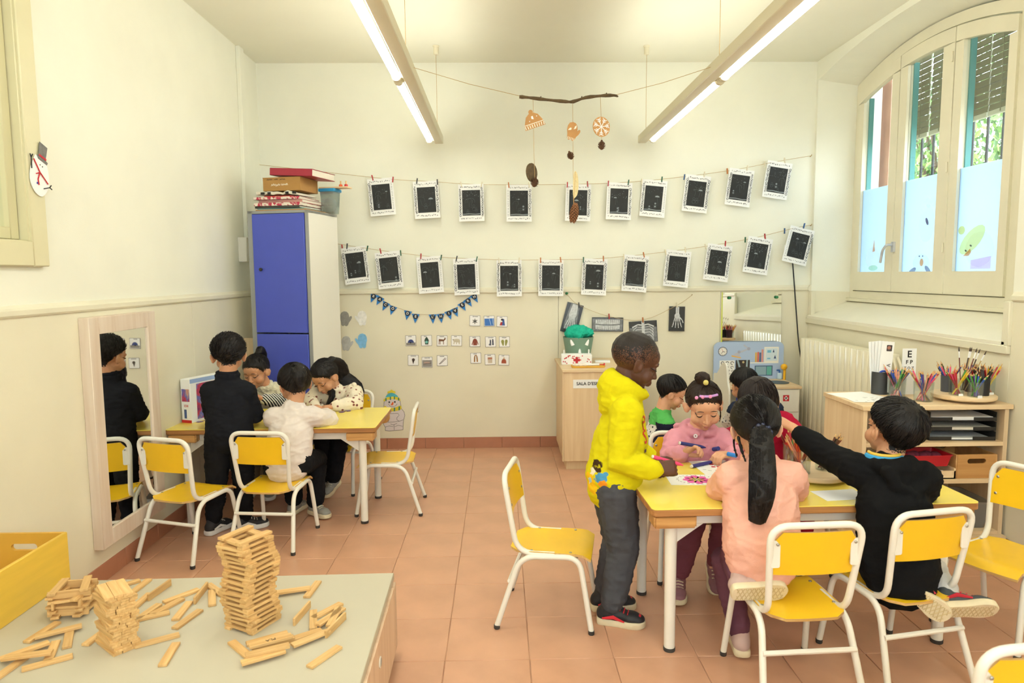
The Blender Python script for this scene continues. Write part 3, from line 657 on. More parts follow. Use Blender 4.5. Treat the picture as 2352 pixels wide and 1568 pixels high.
ORD = ['first', 'second', 'third', 'fourth', 'fifth', 'sixth', 'seventh', 'eighth', 'ninth', 'tenth', 'eleventh', 'twelfth']
def clothes_peg(col, x, y, z, tilt, label):
    p = MB(); p.box(-.004, .004, -.006, -.001, -.021, .021).box(-.004, .004, .001, .006, -.021, .021)
    o = p.build('clothes_peg', PEG[col], None, bevel=.001, loc=(x, y, z), rot=(0, -R(tilt), 0)); tag(o, label, 'clothes peg', 'little pegs on the drawing strings')
def drawing(x, y, z, tilt, k, row, seed, pegs):
    rnd = random.Random(seed); PW, PH = .192, .277; IW, IH = .137, .190
    t = thing('chalk_drawing', f'{ORD[k]} white framed black drawing from the blue locker on the {row} string', 'drawing', (x, y, z), 0, f'drawings pegged on the {row} string')
    t.rotation_euler = (R(-2), -R(-tilt), 0)
    def curve_sheet(w, h, d, th):
        m = MB(); N = 6; f = []; rr = []
        for j in range(N+1):
            zz = -h/2+h*j/N; yy = -d-.006*((zz/PH*2)**2)
            rr.append([Vector((-w/2, yy, zz)), Vector((w/2, yy, zz)), Vector((w/2, yy+th, zz)), Vector((-w/2, yy+th, zz))])
        return m.loft(rr)
    curve_sheet(PW, PH, .0, .0012).build('paper_mount', M_paper, t, smooth=False)
    curve_sheet(IW, IH, .0016, .0012).build('black_sheet', M_blackp, t, smooth=False)
    # border doodles: rings down the sides, ticks above and below
    P = []; zside = (PW+IW)/4
    for s in (-1, 1):
        zz = -IH/2; style = rnd.random()
        while zz < IH/2+.01:
            r = rnd.uniform(.0045, .0095)*(1 if style < .75 else .6)
            if style < .8: P += ring(s*zside+rnd.uniform(-.003, .003), zz, r, .0028, 8, 1, rnd.uniform(.9, 1.3)); zz += 2.3*r
            else: P += stroke([(s*zside-.005, zz), (s*zside+.005, zz+rnd.uniform(-.004, .004))], .002); zz += .012
    for s in (-1, 1):
        xx = -PW/2+.02; zz = s*(PH+IH)/4
        while xx < PW/2-.015:
            q = zz+rnd.uniform(-.004, .004); h = rnd.uniform(.005, .011)
            P += stroke([(xx, q-h/2), (xx+rnd.uniform(-.003, .003), q+h/2)], .0026)
            if rnd.random() < .6: P += stroke([(xx-.004, q), (xx+.004, q+rnd.uniform(-.002, .002))], .0026)
            xx += rnd.uniform(.009, .017)
    flat(P, .0075, .008, 'border_doodle', M_pencil, t)
    # scratched picture: falling dots, umbrellas or peaks, snow figures
    A, B = [], []
    A += dots([(rnd.uniform(-.06, .06), rnd.uniform(.02, .085)) for _ in range(rnd.randint(8, 30))], rnd.uniform(.0012, .0022))
    for q in range(rnd.randint(1, 3)):
        cx, cz = rnd.uniform(-.045, .045), rnd.uniform(.0, .05); w = rnd.uniform(.008, .018)
        if rnd.random() < .5: A.append([(cx-w, cz)] + [(a, b) for a, b in arc(cx, cz, w, w*.7, 180, 0, 6)][1:-1][::1] + [(cx+w, cz)])
        else: B += stroke(arc(cx, cz-.01, w*1.8, w*1.6, 200, -20), .0016)
        B += stroke([(cx, cz), (cx+rnd.uniform(-.012, .012), cz-.05)], .0014)
    for q in range(rnd.randint(1, 3)):
        cx, cz = rnd.uniform(-.045, .045), rnd.uniform(-.08, -.045); r = rnd.uniform(.008, .014)
        B += ring(cx, cz, r, .0018) + ring(cx, cz+1.7*r, r*.72, .0018)
        if rnd.random() < .6: B += stroke([(cx-r*1.8, cz+r), (cx, cz+r*.4), (cx+r*1.8, cz+r*1.1)], .0014)
        if rnd.random() < .35: A += dots([(cx, cz), (cx, cz+1.7*r)], r*.55)
    if rnd.random() < .4: A += stroke([(-.066, -.086), (-.02, -.083), (.03, -.087), (.066, -.084)], .006)
    flat(A, .0062, .0068, 'chalk_marks', M_chalk, t); flat(B, .0060, .0066, 'faint_marks', M_chalk2, t)
    for s, c in zip((-1, 1), pegs):
        px, pz = s*PW*.40, PH/2-.002; ca, sa = math.cos(R(tilt)), math.sin(R(tilt))
        clothes_peg(c, x+px*ca-pz*sa, y, z+px*sa+pz*ca, rnd.uniform(-14, 14), f'tiny {c} peg on the {"locker" if s < 0 else "window"} side corner of the {ORD[k]} {row} string drawing')
PU = [('red', 'red'), ('dark', 'dark'), ('pale', 'pale'), ('orange', 'pale'), ('red', 'red'), ('red', 'green'), ('pale', 'green'), ('blue', 'pale'), ('orange', 'pale'), ('pale', 'pale')]
PL = [('dark', 'green'), ('red', 'green'), ('red', 'green'), ('dark', 'green'), ('pale', 'pale'), ('orange', 'orange'), ('green', 'orange'), ('pale', 'orange'), ('pale', 'pale'), ('pale', 'red'), ('green', 'red'), ('blue', 'blue')]
for k, (x, z, t) in enumerate(ART_UP): drawing(x, 5.255, z, t, k, 'upper', 100+k, PU[k])
for k, (x, z, t) in enumerate(ART_LO): drawing(x, 5.25, z, t, k, 'lower', 300+k, PL[k])
def top_of(a, s=0):
    x, z, t = a; return (x-.139*math.sin(R(t)), z+.139*math.cos(R(t)))
def line_string(label, ends, arts, y):
    pts = [(ends[0][0], 5.285, ends[0][1])] + [(px, y, pz) for px, pz in map(top_of, arts)] + [(ends[1][0], 5.285, ends[1][1])]
    tag(MB().tube(catmull(pts, 4), .0017, 6).build('hanging_string', M_string), label, 'string')
line_string('upper jute string strung across the back wall with ten drawings', STR_UP, ART_UP, 5.2565)
line_string('lower jute string strung from the locker with twelve drawings', STR_LO, ART_LO, 5.2515)
M_brass = mat('brass_hook', (170, 140, 80), .4, metal=.7)
for (x, z), lab in ((STR_UP[0], 'small brass nail holding the upper string near the corner above the locker'), (STR_UP[1], 'small brass nail holding the upper string beside the window'), (STR_LO[1], 'small brass nail holding the lower string beside the window')):
    tag(MB().tube([(x, 5.299, z-.004), (x, 5.276, z), (x, 5.272, z+.008)], .0028, 6).build('wall_nail', M_brass), lab, 'nail')
# spare peg on the lower string
clothes_peg('red', -1.195, 5.268, 1.575, 5, 'lone red peg on the lower string between locker and first drawing')

# ---- winter corner bunting
bt = thing('bunting_garland', 'blue paper bunting spelling RACO DE L\'HIVERN below the rail', 'bunting', (0, 5.283, 0))
M_bblue = mat('bunting_blue', (34, 126, 205), .6); M_bdisc = mat('bunting_black', (32, 33, 36), .6); M_white = mat('white_print', (240, 240, 240), .6)
tri = MB().prism([(-.031, 0), (0, -.072), (.031, 0)], 0, .001, FL).mesh('pennant', M_bblue, smooth=False)
disc = MB().prism(circle(.0195, 18, (0, -.0195)), .001, .0016, FL).mesh('letter_disc', M_bdisc, smooth=False)
pts = [(BUNT_ENDS[0][0], 0, BUNT_ENDS[0][1])]
for l, x, z, a in BUNT:
    z += .008; pn = link('pennant', tri, bt, (x, -.002, z), (0, -R(a), 0)); link('letter_disc', disc, pn)
    link('lettering', text_mesh({'O': 'Ó'}.get(l, l), .027, M_white, .0004, bold=True), pn, (0, -.0017, -.0195), FACE_BACK)
    pts += [(x-.028*math.cos(R(a)), -.001, z-.028*math.sin(R(a))), (x+.028*math.cos(R(a)), -.001, z+.028*math.sin(R(a)))]
pts.append((BUNT_ENDS[1][0], 0, BUNT_ENDS[1][1]))
MB().tube(pts, .0012, 5).build('string', M_string, bt)

# ---- paper mittens
def mitten_poly(s=1.0, flip=1, wrist=True):
    p = [(-.030, -.050), (-.036, -.020), (-.044, .005), (-.043, .030), (-.034, .050), (-.014, .060), (.006, .058), (.020, .046), (.027, .025), (.028, .012), (.036, .024), (.046, .026), (.050, .014), (.042, -.006), (.028, -.026), (.020, -.050), (.008, -.057), (-.006, -.050), (-.018, -.058)]
    q = [tuple(v) for v in [(flip*a*s, b*s) for a, b in p]]; return q if flip > 0 else q[::-1]
MC = [('mitten_grey', (150, 148, 142), 1, -4, 'dark grey'), ('mitten_white', (240, 238, 232), -1, 5, 'plain white'), ('mitten_silver', (190, 190, 186), 1, -6, 'light grey'), ('mitten_blue', (130, 190, 232), -1, 3, 'sky blue')]
for (x, z), (mn, c, fp, a, word) in zip(MITT, MC):
    o = flat([mitten_poly(.98, fp)], 0, .0012, 'paper_mitten', mat(mn, c, .7, var=.14, vscale=40), None); o.location = (x, 5.286, z); o.rotation_euler = (0, R(-a), 0)
    tag(o, f'{word} paper mitten cutout stuck low on the back wall', 'cutout', 'paper mittens on the back wall')

# ---- picture word cards
M_card = mat('card_white', (244, 242, 240), .3); M_cedge = mat('card_edge', (92, 84, 84), .5)
def pc(c): return mat('print_%02x%02x%02x' % c, c, .5)
def tri2(*p): return [list(p)]
CARDART = [
 ('grey snowflake', [((130, 128, 124), sum([stroke([(0, -.004), (.02*math.cos(R(60*k+30)), -.004+.02*math.sin(R(60*k+30)))], .007) for k in range(6)], []) + [circle(.011, 6, (0, -.004))])]),
 ('blue icy sky', [((58, 118, 200), [[(-.036, -.036), (.036, -.036), (.036, .02), (-.036, .02)]]), ((200, 225, 245), stroke([(.0, .02), (.012, -.03)], .003) + stroke([(.026, .02), (.03, -.03)], .003))]),
 ('person in red and blue winter scarf', [((60, 90, 160), [[(.0, -.03), (.024, -.03), (.016, .02), (.004, .022)]]), ((168, 40, 44), [[(-.018, -.03), (0, -.03), (.004, -.004), (-.010, -.004)]]), ((30, 30, 36), [circle(.009, 8, (.0, .015))])]),
 ('blue igloo', [((140, 134, 126), [[(-.036, -.036), (.036, -.036), (.036, -.014), (-.036, -.016)]]), ((52, 66, 128), [arc(.0, -.016, .024, .026, 0, 180, 8)]), ((20, 20, 24), [circle(.006, 8, (-.002, -.015))])]),
 ('green penguin', [((40, 70, 58), [[(-.012, -.03), (.012, -.03), (.016, .0), (.024, -.012), (.012, .014), (.004, .028), (-.005, .024), (-.012, .012), (-.022, -.012), (-.014, 0)]]), ((120, 190, 180), [circle(.0105, 10, (0, -.012))])]),
 ('brown reindeer', [((120, 78, 44), [[(-.026, .0), (-.024, .014), (.012, .010), (.022, .022), (.030, .018), (.026, .010), (.016, .0), (.014, -.004), (-.02, -.004)]] + stroke([(-.022, 0), (-.024, -.028)], .005) + stroke([(-.014, 0), (-.014, -.028)], .004) + stroke([(.01, 0), (.012, -.028)], .005)), ((70, 48, 30), stroke([(.024, .02), (.022, .03)], .003))]),
 ('pale polar bear', [((206, 196, 172), [[(-.026, -.002), (-.022, .012), (.0, .016), (.02, .014), (.028, .0), (.026, -.014), (-.018, -.010)]] + stroke([(-.016, -.004), (-.02, -.026)], .008) + stroke([(0, -.004), (.0, -.026)], .007) + stroke([(.02, -.004), (.022, -.026)], .008)), ((70, 62, 56), [circle(.004, 6, (-.026, .008))])]),
 ('brown winter coat', [((142, 62, 38), [[(-.014, -.03), (.016, -.03), (.017, -.004), (.022, -.026), (.028, -.022), (.016, .012), (.006, .022), (-.006, .022), (-.014, .012), (-.026, -.024), (-.02, -.028), (-.015, -.006)]])]),
 ('pair of snow boots', [((96, 100, 118), [[(-.012, -.028), (.004, -.028), (.004, .014), (-.006, .02), (-.008, -.012), (-.016, -.02)], [(.010, -.026), (.024, -.026), (.022, .02), (.012, .022)]]), ((30, 32, 42), [circle(.004, 6, (-.003, .0)), circle(.004, 6, (.017, .004))])]),
 ('pair of olive mittens', [((148, 146, 70), [[(-.014, -.03), (-.006, -.03), (-.002, .006), (-.010, .018), (-.022, .014), (-.026, .002)], [(.006, -.03), (.014, -.03), (.026, .004), (.022, .016), (.010, .018), (.004, .006)]])]),
 ('dark ice cream cone', [((60, 40, 30), [circle(.012, 9, (.002, .004)), [(-.008, .0), (.0, -.032), (.010, .0)]])]),
 ('grey sledge picture', [((146, 140, 134), [[(-.036, -.036), (.036, -.036), (.036, .016), (-.036, .016)]]), ((190, 160, 146), [[(-.026, -.008), (.022, -.008), (.018, .002), (-.022, .002)]]), ((90, 60, 58), stroke([(-.03, -.016), (.032, -.008)], .003))]),
 ('crossed skis', [((96, 66, 66), stroke([(-.026, -.028), (.024, .022)], .004) + stroke([(-.018, -.028), (.030, .016)], .004))]),
 ('tan scarf', [((160, 112, 54), stroke(arc(0, .008, .009, .014, 200, -20), .008) + [[(-.016, -.03), (-.006, -.03), (-.004, .008), (-.014, .008)], [(.006, -.03), (.016, -.03), (.014, .008), (.004, .008)]])]),
 ('pale knitted jumper', [((206, 190, 170), [[(-.016, -.028), (.016, -.028), (.018, .02), (-.018, .02)]]), ((186, 112, 84), [[(-.018, .002), (.018, .002), (.017, .014), (-.017, .014)]])]),
 ('rust woolly hat', [((166, 78, 46), [[(-.019, -.026), (.019, -.026), (.018, -.006), (.010, .008), (-.010, .008), (-.018, -.006)]]), ((214, 188, 160), [circle(.008, 8, (0, .014))])]),
]
for k, ((x, z), (word, art)) in enumerate(zip(CARDS, CARDART)):
    rnd = random.Random(k); t = thing('picture_card', f'small white picture card showing a {word}', 'card', (x, 5.286, z), 0, 'winter picture cards on the back wall'); t.rotation_euler = (R(-1), R(rnd.uniform(-2.5, 2.5)), 0)
    flat([rrect(.082, .082, .002, 1)], 0, .002, 'card', M_cedge, t); flat([rrect(.078, .078, .002, 1)], .002, .0024, 'card_face', M_card, t)
    for q, (c, polys) in enumerate(art):
        fixed = []
        for p in polys:
            ar = sum(p[i][0]*p[(i+1) % len(p)][1]-p[(i+1) % len(p)][0]*p[i][1] for i in range(len(p))); fixed.append(list(p) if ar > 0 else list(p)[::-1])
        flat(fixed, .0024+q*.0004, .0029+q*.0004, 'printed_picture', pc(c), t)
    flat([[(a, .030), (a+.005, .030), (a+.005, .035), (a, .035)] for a in [-.018+.007*i for i in range(rnd.randint(3, 6))]], .0024, .0028, 'caption', M_pencil, t)

# ---- snowman cutout
def snowman():
    (x, z1), (_, z0) = SNOWMAN; H = z1-z0
    t = thing('snowman_cutout', 'paper snowman cutout with striped scarf and blue hat on the wall', 'cutout', (x, 5.286, z0))
    s = H/1225; cv = lambda pts: [((a-570)*s, (1415-b)*s) for a, b in pts]
    def shape(pts, d, name, m): q = cv(pts); ar = sum(q[i][0]*q[(i+1) % len(q)][1]-q[(i+1) % len(q)][0]*q[i][1] for i in range(len(q))); return flat([q if ar > 0 else q[::-1]], d, d+.0008, name, m, t)
    sm = lambda pts, n=4: [(v.x, v.y) for v in catmull([(a, b, 0) for a, b in pts+[pts[0]]], n)][:-1]
    Wt, Yl, Bl, Gn, Or, Bk = mat('snow_paper', (226, 216, 216), .7), mat('yellow_marker', (226, 206, 50), .6), mat('turquoise_marker', (84, 186, 200), .6), mat('green_marker', (56, 130, 112), .6), mat('orange_marker', (226, 96, 36), .6), M_ink
    body = [(300, 700), (230, 900), (195, 1010), (260, 1110), (280, 1230), (325, 1300), (320, 1400), (440, 1415), (580, 1405), (700, 1395), (840, 1385), (845, 1300), (850, 1200), (865, 1080), (905, 960), (880, 850), (810, 760), (780, 560), (770, 500), (560, 440), (330, 500), (305, 580)]
    shape(sm(body), 0, 'body', Wt)
    shape(sm([(345, 420), (400, 340), (530, 285), (660, 340), (715, 410), (540, 400)]), .001, 'hat', Bl)
    shape(sm([(420, 300), (415, 245), (480, 225), (535, 190), (585, 225), (640, 245), (635, 295), (530, 285)]), .0012, 'pompom', Yl)
    band = [(290, 520), (300, 470), (420, 410), (560, 395), (700, 410), (780, 460), (785, 530), (700, 500), (560, 465), (400, 490), (310, 540)]
    shape(band, .0014, 'hat_band', Yl)
    for a, b in ((350, 450), (480, 415), (595, 405), (715, 440)): shape([(a, b-15), (a+32, b-15), (a+32, b+75), (a, b+80)], .002, 'band_stripe', Gn)
    shape(sm([(300, 690), (345, 670), (400, 715), (560, 735), (700, 690), (790, 665), (810, 760), (720, 810), (560, 835), (440, 825), (380, 770), (375, 860), (340, 905), (295, 880), (320, 800)], 3), .0016, 'scarf', Yl)
    for a in (440, 590, 730): shape([(a, 720-(a > 700)*30), (a+40, 720-(a > 700)*30), (a+30, 830-(a > 700)*30), (a-8, 830-(a > 700)*30)], .0024, 'scarf_stripe', Gn)
    shape([(495, 640), (560, 550), (582, 560), (578, 630), (540, 658)], .001, 'nose', Or)
    for a, b in ((458, 560), (622, 555)): shape([(a+24*math.cos(u), b+28*math.sin(u)) for u in [2*PI*i/10 for i in range(10)]], .001, 'eye', Bk)
    L = MB(); lw = 9*s
    for pl in ([(430, 610), (480, 680), (560, 700), (640, 670), (690, 610)], [(400, 960), (440, 1020), (440, 1090), (400, 1150)], [(740, 950), (670, 1020), (670, 1090), (740, 1130)], [(400, 930), (440, 905), (700, 895), (735, 940)], [(260, 1120), (400, 1155), (560, 1150), (740, 1130), (850, 1090)], [(480, 1210), (560, 1235), (670, 1195)], [(582, 1230), (585, 1390)], [(330, 1295), (440, 1265), (560, 1290)], [(600, 1290), (700, 1250), (830, 1280)]) + tuple([body[i], body[(i+1) % len(body)]] for i in range(len(body))):
        for q in stroke(cv(pl), lw): L.prism(q[::-1], .0009, .0013, FL)
    L.build('ink_outline', M_pencil, t, smooth=False)
snowman()
# ---- melted snowmen with top hats: one on the inner window casing, one on the locker side
def flat_snowman(label, loc, rot, s):
    t = thing('paper_snowman', label, 'cutout', loc); t.rotation_euler = rot
    flat([[(v.x*s, v.y*s) for v in catmull([(-.03, .06, 0), (.02, .06, 0), (.05, .02, 0), (.058, -.04, 0), (.03, -.085, 0), (-.01, -.085, 0), (-.045, -.05, 0), (-.05, .0, 0), (-.03, .06, 0)], 4)][:-1][::-1]], 0, .0015, 'body', M_paper, t)
    flat([[(-.012*s, .05*s), (.038*s, .042*s), (.042*s, .052*s), (.028*s, .056*s), (.034*s, .11*s), (-.012*s, .118*s), (-.012*s, .062*s), (-.024*s, .062*s)]], .0015, .003, 'top_hat', mat('hat_pencil_grey', (118, 116, 112), .7, var=.2, vscale=60), t)
    flat([[(-.012*s, .062*s), (.030*s, .056*s), (.031*s, .064*s), (-.012*s, .07*s)]], .003, .004, 'hat_band', mat('ribbon_red', (196, 36, 48), .6), t)
    b = MB()
    for q in ([(-.04, .04, 0), (0, .0, 0), (.05, -.03, 0)], [(0, 0, 0), (-.008, -.03, 0), (.0, -.05, 0)], [(0, 0, 0), (-.02, -.012, 0)]): b.tube([(x*s, -.004, z*s) for x, z, _ in q], .0022, 5)
    b.build('ribbon', MATS['ribbon_red'], t)
    b = MB()
    for q in ([(-.045, .0), (-.052, .04), (-.060, .052)], [(-.052, .04), (-.046, .055)], [(.03, -.055), (.062, -.04), (.076, -.043)], [(.062, -.04), (.07, -.028)]): b.tube([(x*s, -.003, z*s) for x, z in q], .0022, 5)
    b.build('twig_arm', M_ink, t)
    flat([circle(.004*s, 8, (-.008*s, -.045*s))], .0015, .003, 'button', mat('button_blue', (40, 60, 170), .5), t); flat(dots([(.0, .03*s), (.014*s, .027*s)], .0025*s), .0015, .003, 'eye', M_ink, t)
flat_snowman('paper snowman with grey top hat stuck on the inner window casing', (-1.768, 2.712, 1.765), (0, R(12), R(90)), 1.0)
flat_snowman('faded paper snowman with red ribbon on the white locker side', (-1.238, 4.63, 1.60), (0, R(-5), R(77)), .8)

# ---- x-ray sheets
M_film2 = mat('xray_film', (44, 46, 50), .25, spec=.6); M_bone = mat('xray_bone', (206, 208, 210), .4, var=.25, vscale=60); M_bone2 = mat('xray_soft', (122, 124, 128), .4, var=.3, vscale=50)
def xray(k, label, draw):
    q = [Vector((x, 0, z)) for x, z in XRAY[k]]; c = sum(q, Vector())/4; ux = (q[1]-q[0]+q[2]-q[3])/2; w = ux.length; h = ((q[0]-q[3]+q[1]-q[2])/2).length
    t = thing('xray_sheet', label, 'x-ray', (c.x, 5.276, c.z), 0, 'x-ray films on the string'); t.rotation_euler = (R(-2), math.atan2(-ux.z, ux.x), 0)
    flat([[(-w/2, -h/2), (w/2, -h/2), (w/2, h/2), (-w/2, h/2)]], 0, .0012, 'film_sheet', M_film2, t)
    A, B = draw(w, h)
    fix = lambda P: [p if sum(p[i][0]*p[(i+1) % len(p)][1]-p[(i+1) % len(p)][0]*p[i][1] for i in range(len(p))) > 0 else p[::-1] for p in map(list, P)]
    if B: flat(fix(B), .0012, .0018, 'soft_shadow', M_bone2, t)
    if A: flat(fix(A), .0018, .0024, 'bones', M_bone, t)
def d_foot(w, h):
    A = [[(-.02, h*.48), (.022, h*.48), (.03, h*.12), (.02, 0), (-.025, .0), (-.03, h*.12)]]; B = [[(-.035, h*.49), (.035, h*.49), (.05, -h*.30), (.02, -h*.42), (-.045, -h*.36), (-.05, -.05)]]
    for i in range(5):
        a = -.030+.0145*i; A += stroke([(-.018+.009*i, .005), (a*1.2, -h*.26)], .0075) + stroke([(a*1.22, -h*.28), (a*1.3, -h*.38)], .0062)
    return A, B
def d_jaw(w, h):
    B = [[(-w*.48, -h*.46), (w*.48, -h*.46), (w*.48, h*.42), (-w*.48, h*.42)]]; A = []
    for i in range(13):
        x = -w*.36+w*.72*i/12; q = .010*(1-(x/(w*.4))**2)
        A += [[(x-.0068, -.004+q*-.6), (x+.0068, -.004+q*-.6), (x+.005, -.034+q*-.8), (x-.005, -.034+q*-.8)][::-1], [(x-.0068, .006-q*.5), (x+.0068, .006-q*.5), (x+.005, .036), (x-.005, .036)]]
    return A, B
def d_chest(w, h):
    A = stroke([(0, h*.48), (0, -h*.48)], .022); B = [[(-w*.48, -h*.48), (w*.48, -h*.48), (w*.48, h*.2), (-w*.48, h*.2)]]
    for s in (-1, 1):
        A += stroke([(0, h*.30), (s*.04, h*.34), (s*.085, h*.22)], .010)
        for i in range(6): A += stroke([(s*.01, h*.22-.022*i), (s*.05, h*.24-.022*i), (s*.078, h*.10-.024*i), (s*.07, -.01-.024*i)], .005)
    return A, B
def d_hand(w, h):
    A = stroke([(-.004, h*.48), (-.004, h*.2)], .012) + stroke([(.010, h*.48), (.010, h*.2)], .012) + [circle(.022, 9, (.002, h*.12))]; B = []
    for i in range(4):
        x = -.020+.014*i; A += stroke([(x*.6, h*.1), (x*1.15, -h*.12)], .0075) + stroke([(x*1.2, -h*.14), (x*1.55, -h*.28)], .0065) + stroke([(x*1.6, -h*.295), (x*1.8, -h*.38+.006*abs(i-1.5))], .0055)
    A += stroke([(.018, h*.08), (.040, -h*.04)], .008) + stroke([(.042, -h*.05), (.050, -h*.16)], .007)
    return A, B
xray(0, 'tilted x-ray film of a foot hanging behind the green bucket', d_foot); xray(1, 'wide x-ray film of teeth and jaws on the short string', d_jaw)
xray(2, 'x-ray film of a rib cage above the yellow hoodie boy', d_chest); xray(3, 'tall x-ray film of a hand at the mirror end of the string', d_hand)
tag(MB().tube(catmull([(x, 5.276, z) for x, z in XSTR], 4), .0014, 5).build('xray_string', M_string), 'short jute string holding four x-ray films above the cabinet', 'string')
for i, c, lab in ((1, 'dark', 'dark peg on the foot x-ray'), (2, 'red', 'red peg on the jaw x-ray film'), (3, 'orange', 'wooden peg on the rib cage x-ray'), (4, 'pale', 'pale peg on the hand x-ray film')):
    clothes_peg(c, XSTR[i][0], 5.273, XSTR[i][1], 4, lab)
M_pin = mat('pin_green', (30, 120, 70), .35)
def pin(x, y, z, label): tag(MB().lathe([(0, 0), (.008, .001), (.012, .005), (.010, .011), (0, .014)], 12, M=Matrix.Translation((x, y, z)) @ Matrix.Rotation(R(90), 4, 'X')).build('push_pin', M_pin), label, 'push pin')
pin(XSTR[0][0], 5.287, XSTR[0][1]+.006, 'green push pin holding the x-ray string under the rail')
tag(MB().tube([(XSTR[5][0], 5.299, XSTR[5][1]), (XSTR[5][0], 5.276, XSTR[5][1]+.004)], .003, 6).build('wall_nail', M_brass), 'small brass nail at the mirror end of the x-ray string', 'nail')

# ---- small mirror on the back wall, socket and cable
M_mirror = mat('mirror_silver', (235, 238, 236), .02, metal=1)
mr = thing('wall_mirror', 'frameless mirror with yellow edge pinned above the toy clinic', 'mirror', (1.735, 5.278, .80)); mr.rotation_euler = (R(-1.5), 0, R(-2))
MB().box(0, .455, .0, .004, 0, .405).build('glass', M_mirror, mr, smooth=False); MB().box(-.008, 0, -.002, .006, 0, .41).build('edge_strip', mat('lime_edge', (206, 214, 84), .4), mr)
pin(1.785, 5.274, 1.165, 'green push pin on the mirror corner by the yellow edge'); pin(2.148, 5.262, 1.168, 'green push pin on the mirror corner nearer the cable')
M_cable = mat('black_cable', (22, 22, 24), .5)
tag(MB().tube(catmull([(x, 5.268-.012*i, z) for i, (x, z) in enumerate(CABLE)], 5), .0052, 8).build('power_cable', M_cable), 'black power cable hanging from the socket behind the last drawing', 'cable')
so = thing('wall_socket', 'white wall socket half hidden by the last lower drawing', 'socket', (2.245, 5.295, 1.53)); MB().box(-.04, .04, -.010, .0, -.04, .04).build('plate', M_paper, so, bevel=.004); MB().lathe([(0, 0), (.02, 0), (.02, .02), (0, .02)], 14, M=Matrix.Translation((0, -.01, 0)) @ Matrix.Rotation(R(90), 4, 'X')).build('plug', M_cable, so)

# ---- cable duct and box on the left wall
du = thing('cable_duct', 'white plastic cable duct running down the wall corner from the ceiling', 'cable duct', (XL, 4.93, 0))
MB().box(0, .028, -.03, .05, 1.60, ZC).build('duct', M_wall, du, bevel=.003); MB().box(0, .06, -.15, -.045, 1.46, 1.63).build('junction_box', mat('box_plastic', (228, 224, 212), .4), du, bevel=.004)
# ---- tall mirror on the left wall
M_ash = wood_mat('ash_frame', (224, 202, 180), (236, 220, 202), 2, 8)
m2 = thing('tall_mirror', 'tall wood framed mirror fixed to the wall behind the front chair', 'mirror', (XL+.012, 3.20, .17)); m2.rotation_euler = (0, 0, R(90))
W2, H2 = .56, 1.02                     # local x along the wall (+Y world), front = -y
m = MB(); m.box(-W2/2, -W2/2+.075, -.045, 0, 0, H2).box(W2/2-.075, W2/2, -.045, 0, 0, H2).box(-W2/2+.075, W2/2-.075, -.045, 0, 0, .075).box(-W2/2+.075, W2/2-.075, -.045, 0, H2-.075, H2); m.build('frame', M_ash, m2, bevel=.002)
MB().box(-W2/2+.07, W2/2-.07, -.036, -.03, .07, H2-.07).build('glass', M_mirror, m2, smooth=False)

# ---- paintings on the frosted window film (local to window_1)
def paint(c):
    c = tuple(int(x+(255-x)*.55) for x in c)
    return glass_mat('film_paint_%02x%02x%02x' % c, c, .4, opac=.08)
def wshape(pts, c, name, d=0):
    """pts in world (Y, Z) on the glass"""
    q = [(y, z) for y, z in pts]; M = Matrix(((0, 0, 1, 0), (1, 0, 0, 0), (0, 1, 0, 0), (0, 0, 0, 1)))
    b = MB(); b.prism([(y-4.43, z) for y, z in q], -.0300-d, -.0285-d, M); b.build(name, paint(c), win, smooth=False)
def ell(y, z, a, b, rot=0, n=16): return [(y+a*math.cos(t)*math.cos(rot)-b*math.sin(t)*math.sin(rot), z+a*math.cos(t)*math.sin(rot)+b*math.sin(t)*math.cos(rot)) for t in [2*PI*i/n for i in range(n)]]
wshape(ell(3.84, 1.48, .115, .10), (255, 255, 255), 'painted_face'); wshape(ell(3.90, 1.535, .12, .055, R(-35)), (246, 240, 150), 'painted_hat', .002)
wshape(ell(3.99, 1.595, .028, .025), (240, 230, 120), 'painted_pompom', .004); wshape([(3.965, 1.445), (3.91, 1.485), (3.90, 1.465), (3.92, 1.445)], (240, 160, 80), 'painted_nose', .004)
wshape([(3.90, 1.42), (3.74, 1.44), (3.74, 1.37), (3.90, 1.37)], (244, 206, 226), 'painted_scarf', .002)
for y, z in ((3.945, 1.475), (3.905, 1.503)): wshape(ell(y, z, .009, .005, .5, 8), (60, 60, 90), 'painted_eye', .004)
wshape(ell(4.33, 1.66, .075, .12), (255, 255, 255), 'painted_bear'); wshape(ell(4.32, 1.79, .022, .035), (255, 255, 255), 'painted_ear'); wshape(ell(4.28, 1.795, .02, .03), (255, 255, 255), 'painted_ear')
wshape(ell(4.325, 1.672, .011, .026, -.5, 10), (80, 60, 84), 'painted_muzzle', .002)
wshape(ell(4.37, 1.41, .085, .06), (250, 250, 255), 'painted_penguin'); wshape(ell(4.36, 1.415, .018, .024), (244, 170, 90), 'painted_beak', .002)
wshape(ell(4.46, 1.355, .05, .018, -.5), (150, 150, 160), 'painted_wing', .003); wshape(ell(4.29, 1.365, .04, .016, .7), (150, 150, 160), 'painted_wing', .003)
for y in (4.35, 4.385): wshape(ell(y, 1.455, .005, .005, 0, 6), (50, 50, 70), 'painted_eye', .003)
wshape(ell(4.95, 1.46, .09, .075), (255, 255, 255), 'painted_snowman'); wshape([(4.93, 1.585), (4.945, 1.50), (4.915, 1.505)], (246, 170, 110), 'painted_carrot', .002); wshape(ell(4.93, 1.385, .06, .02), (212, 240, 200), 'painted_scarf', .002)
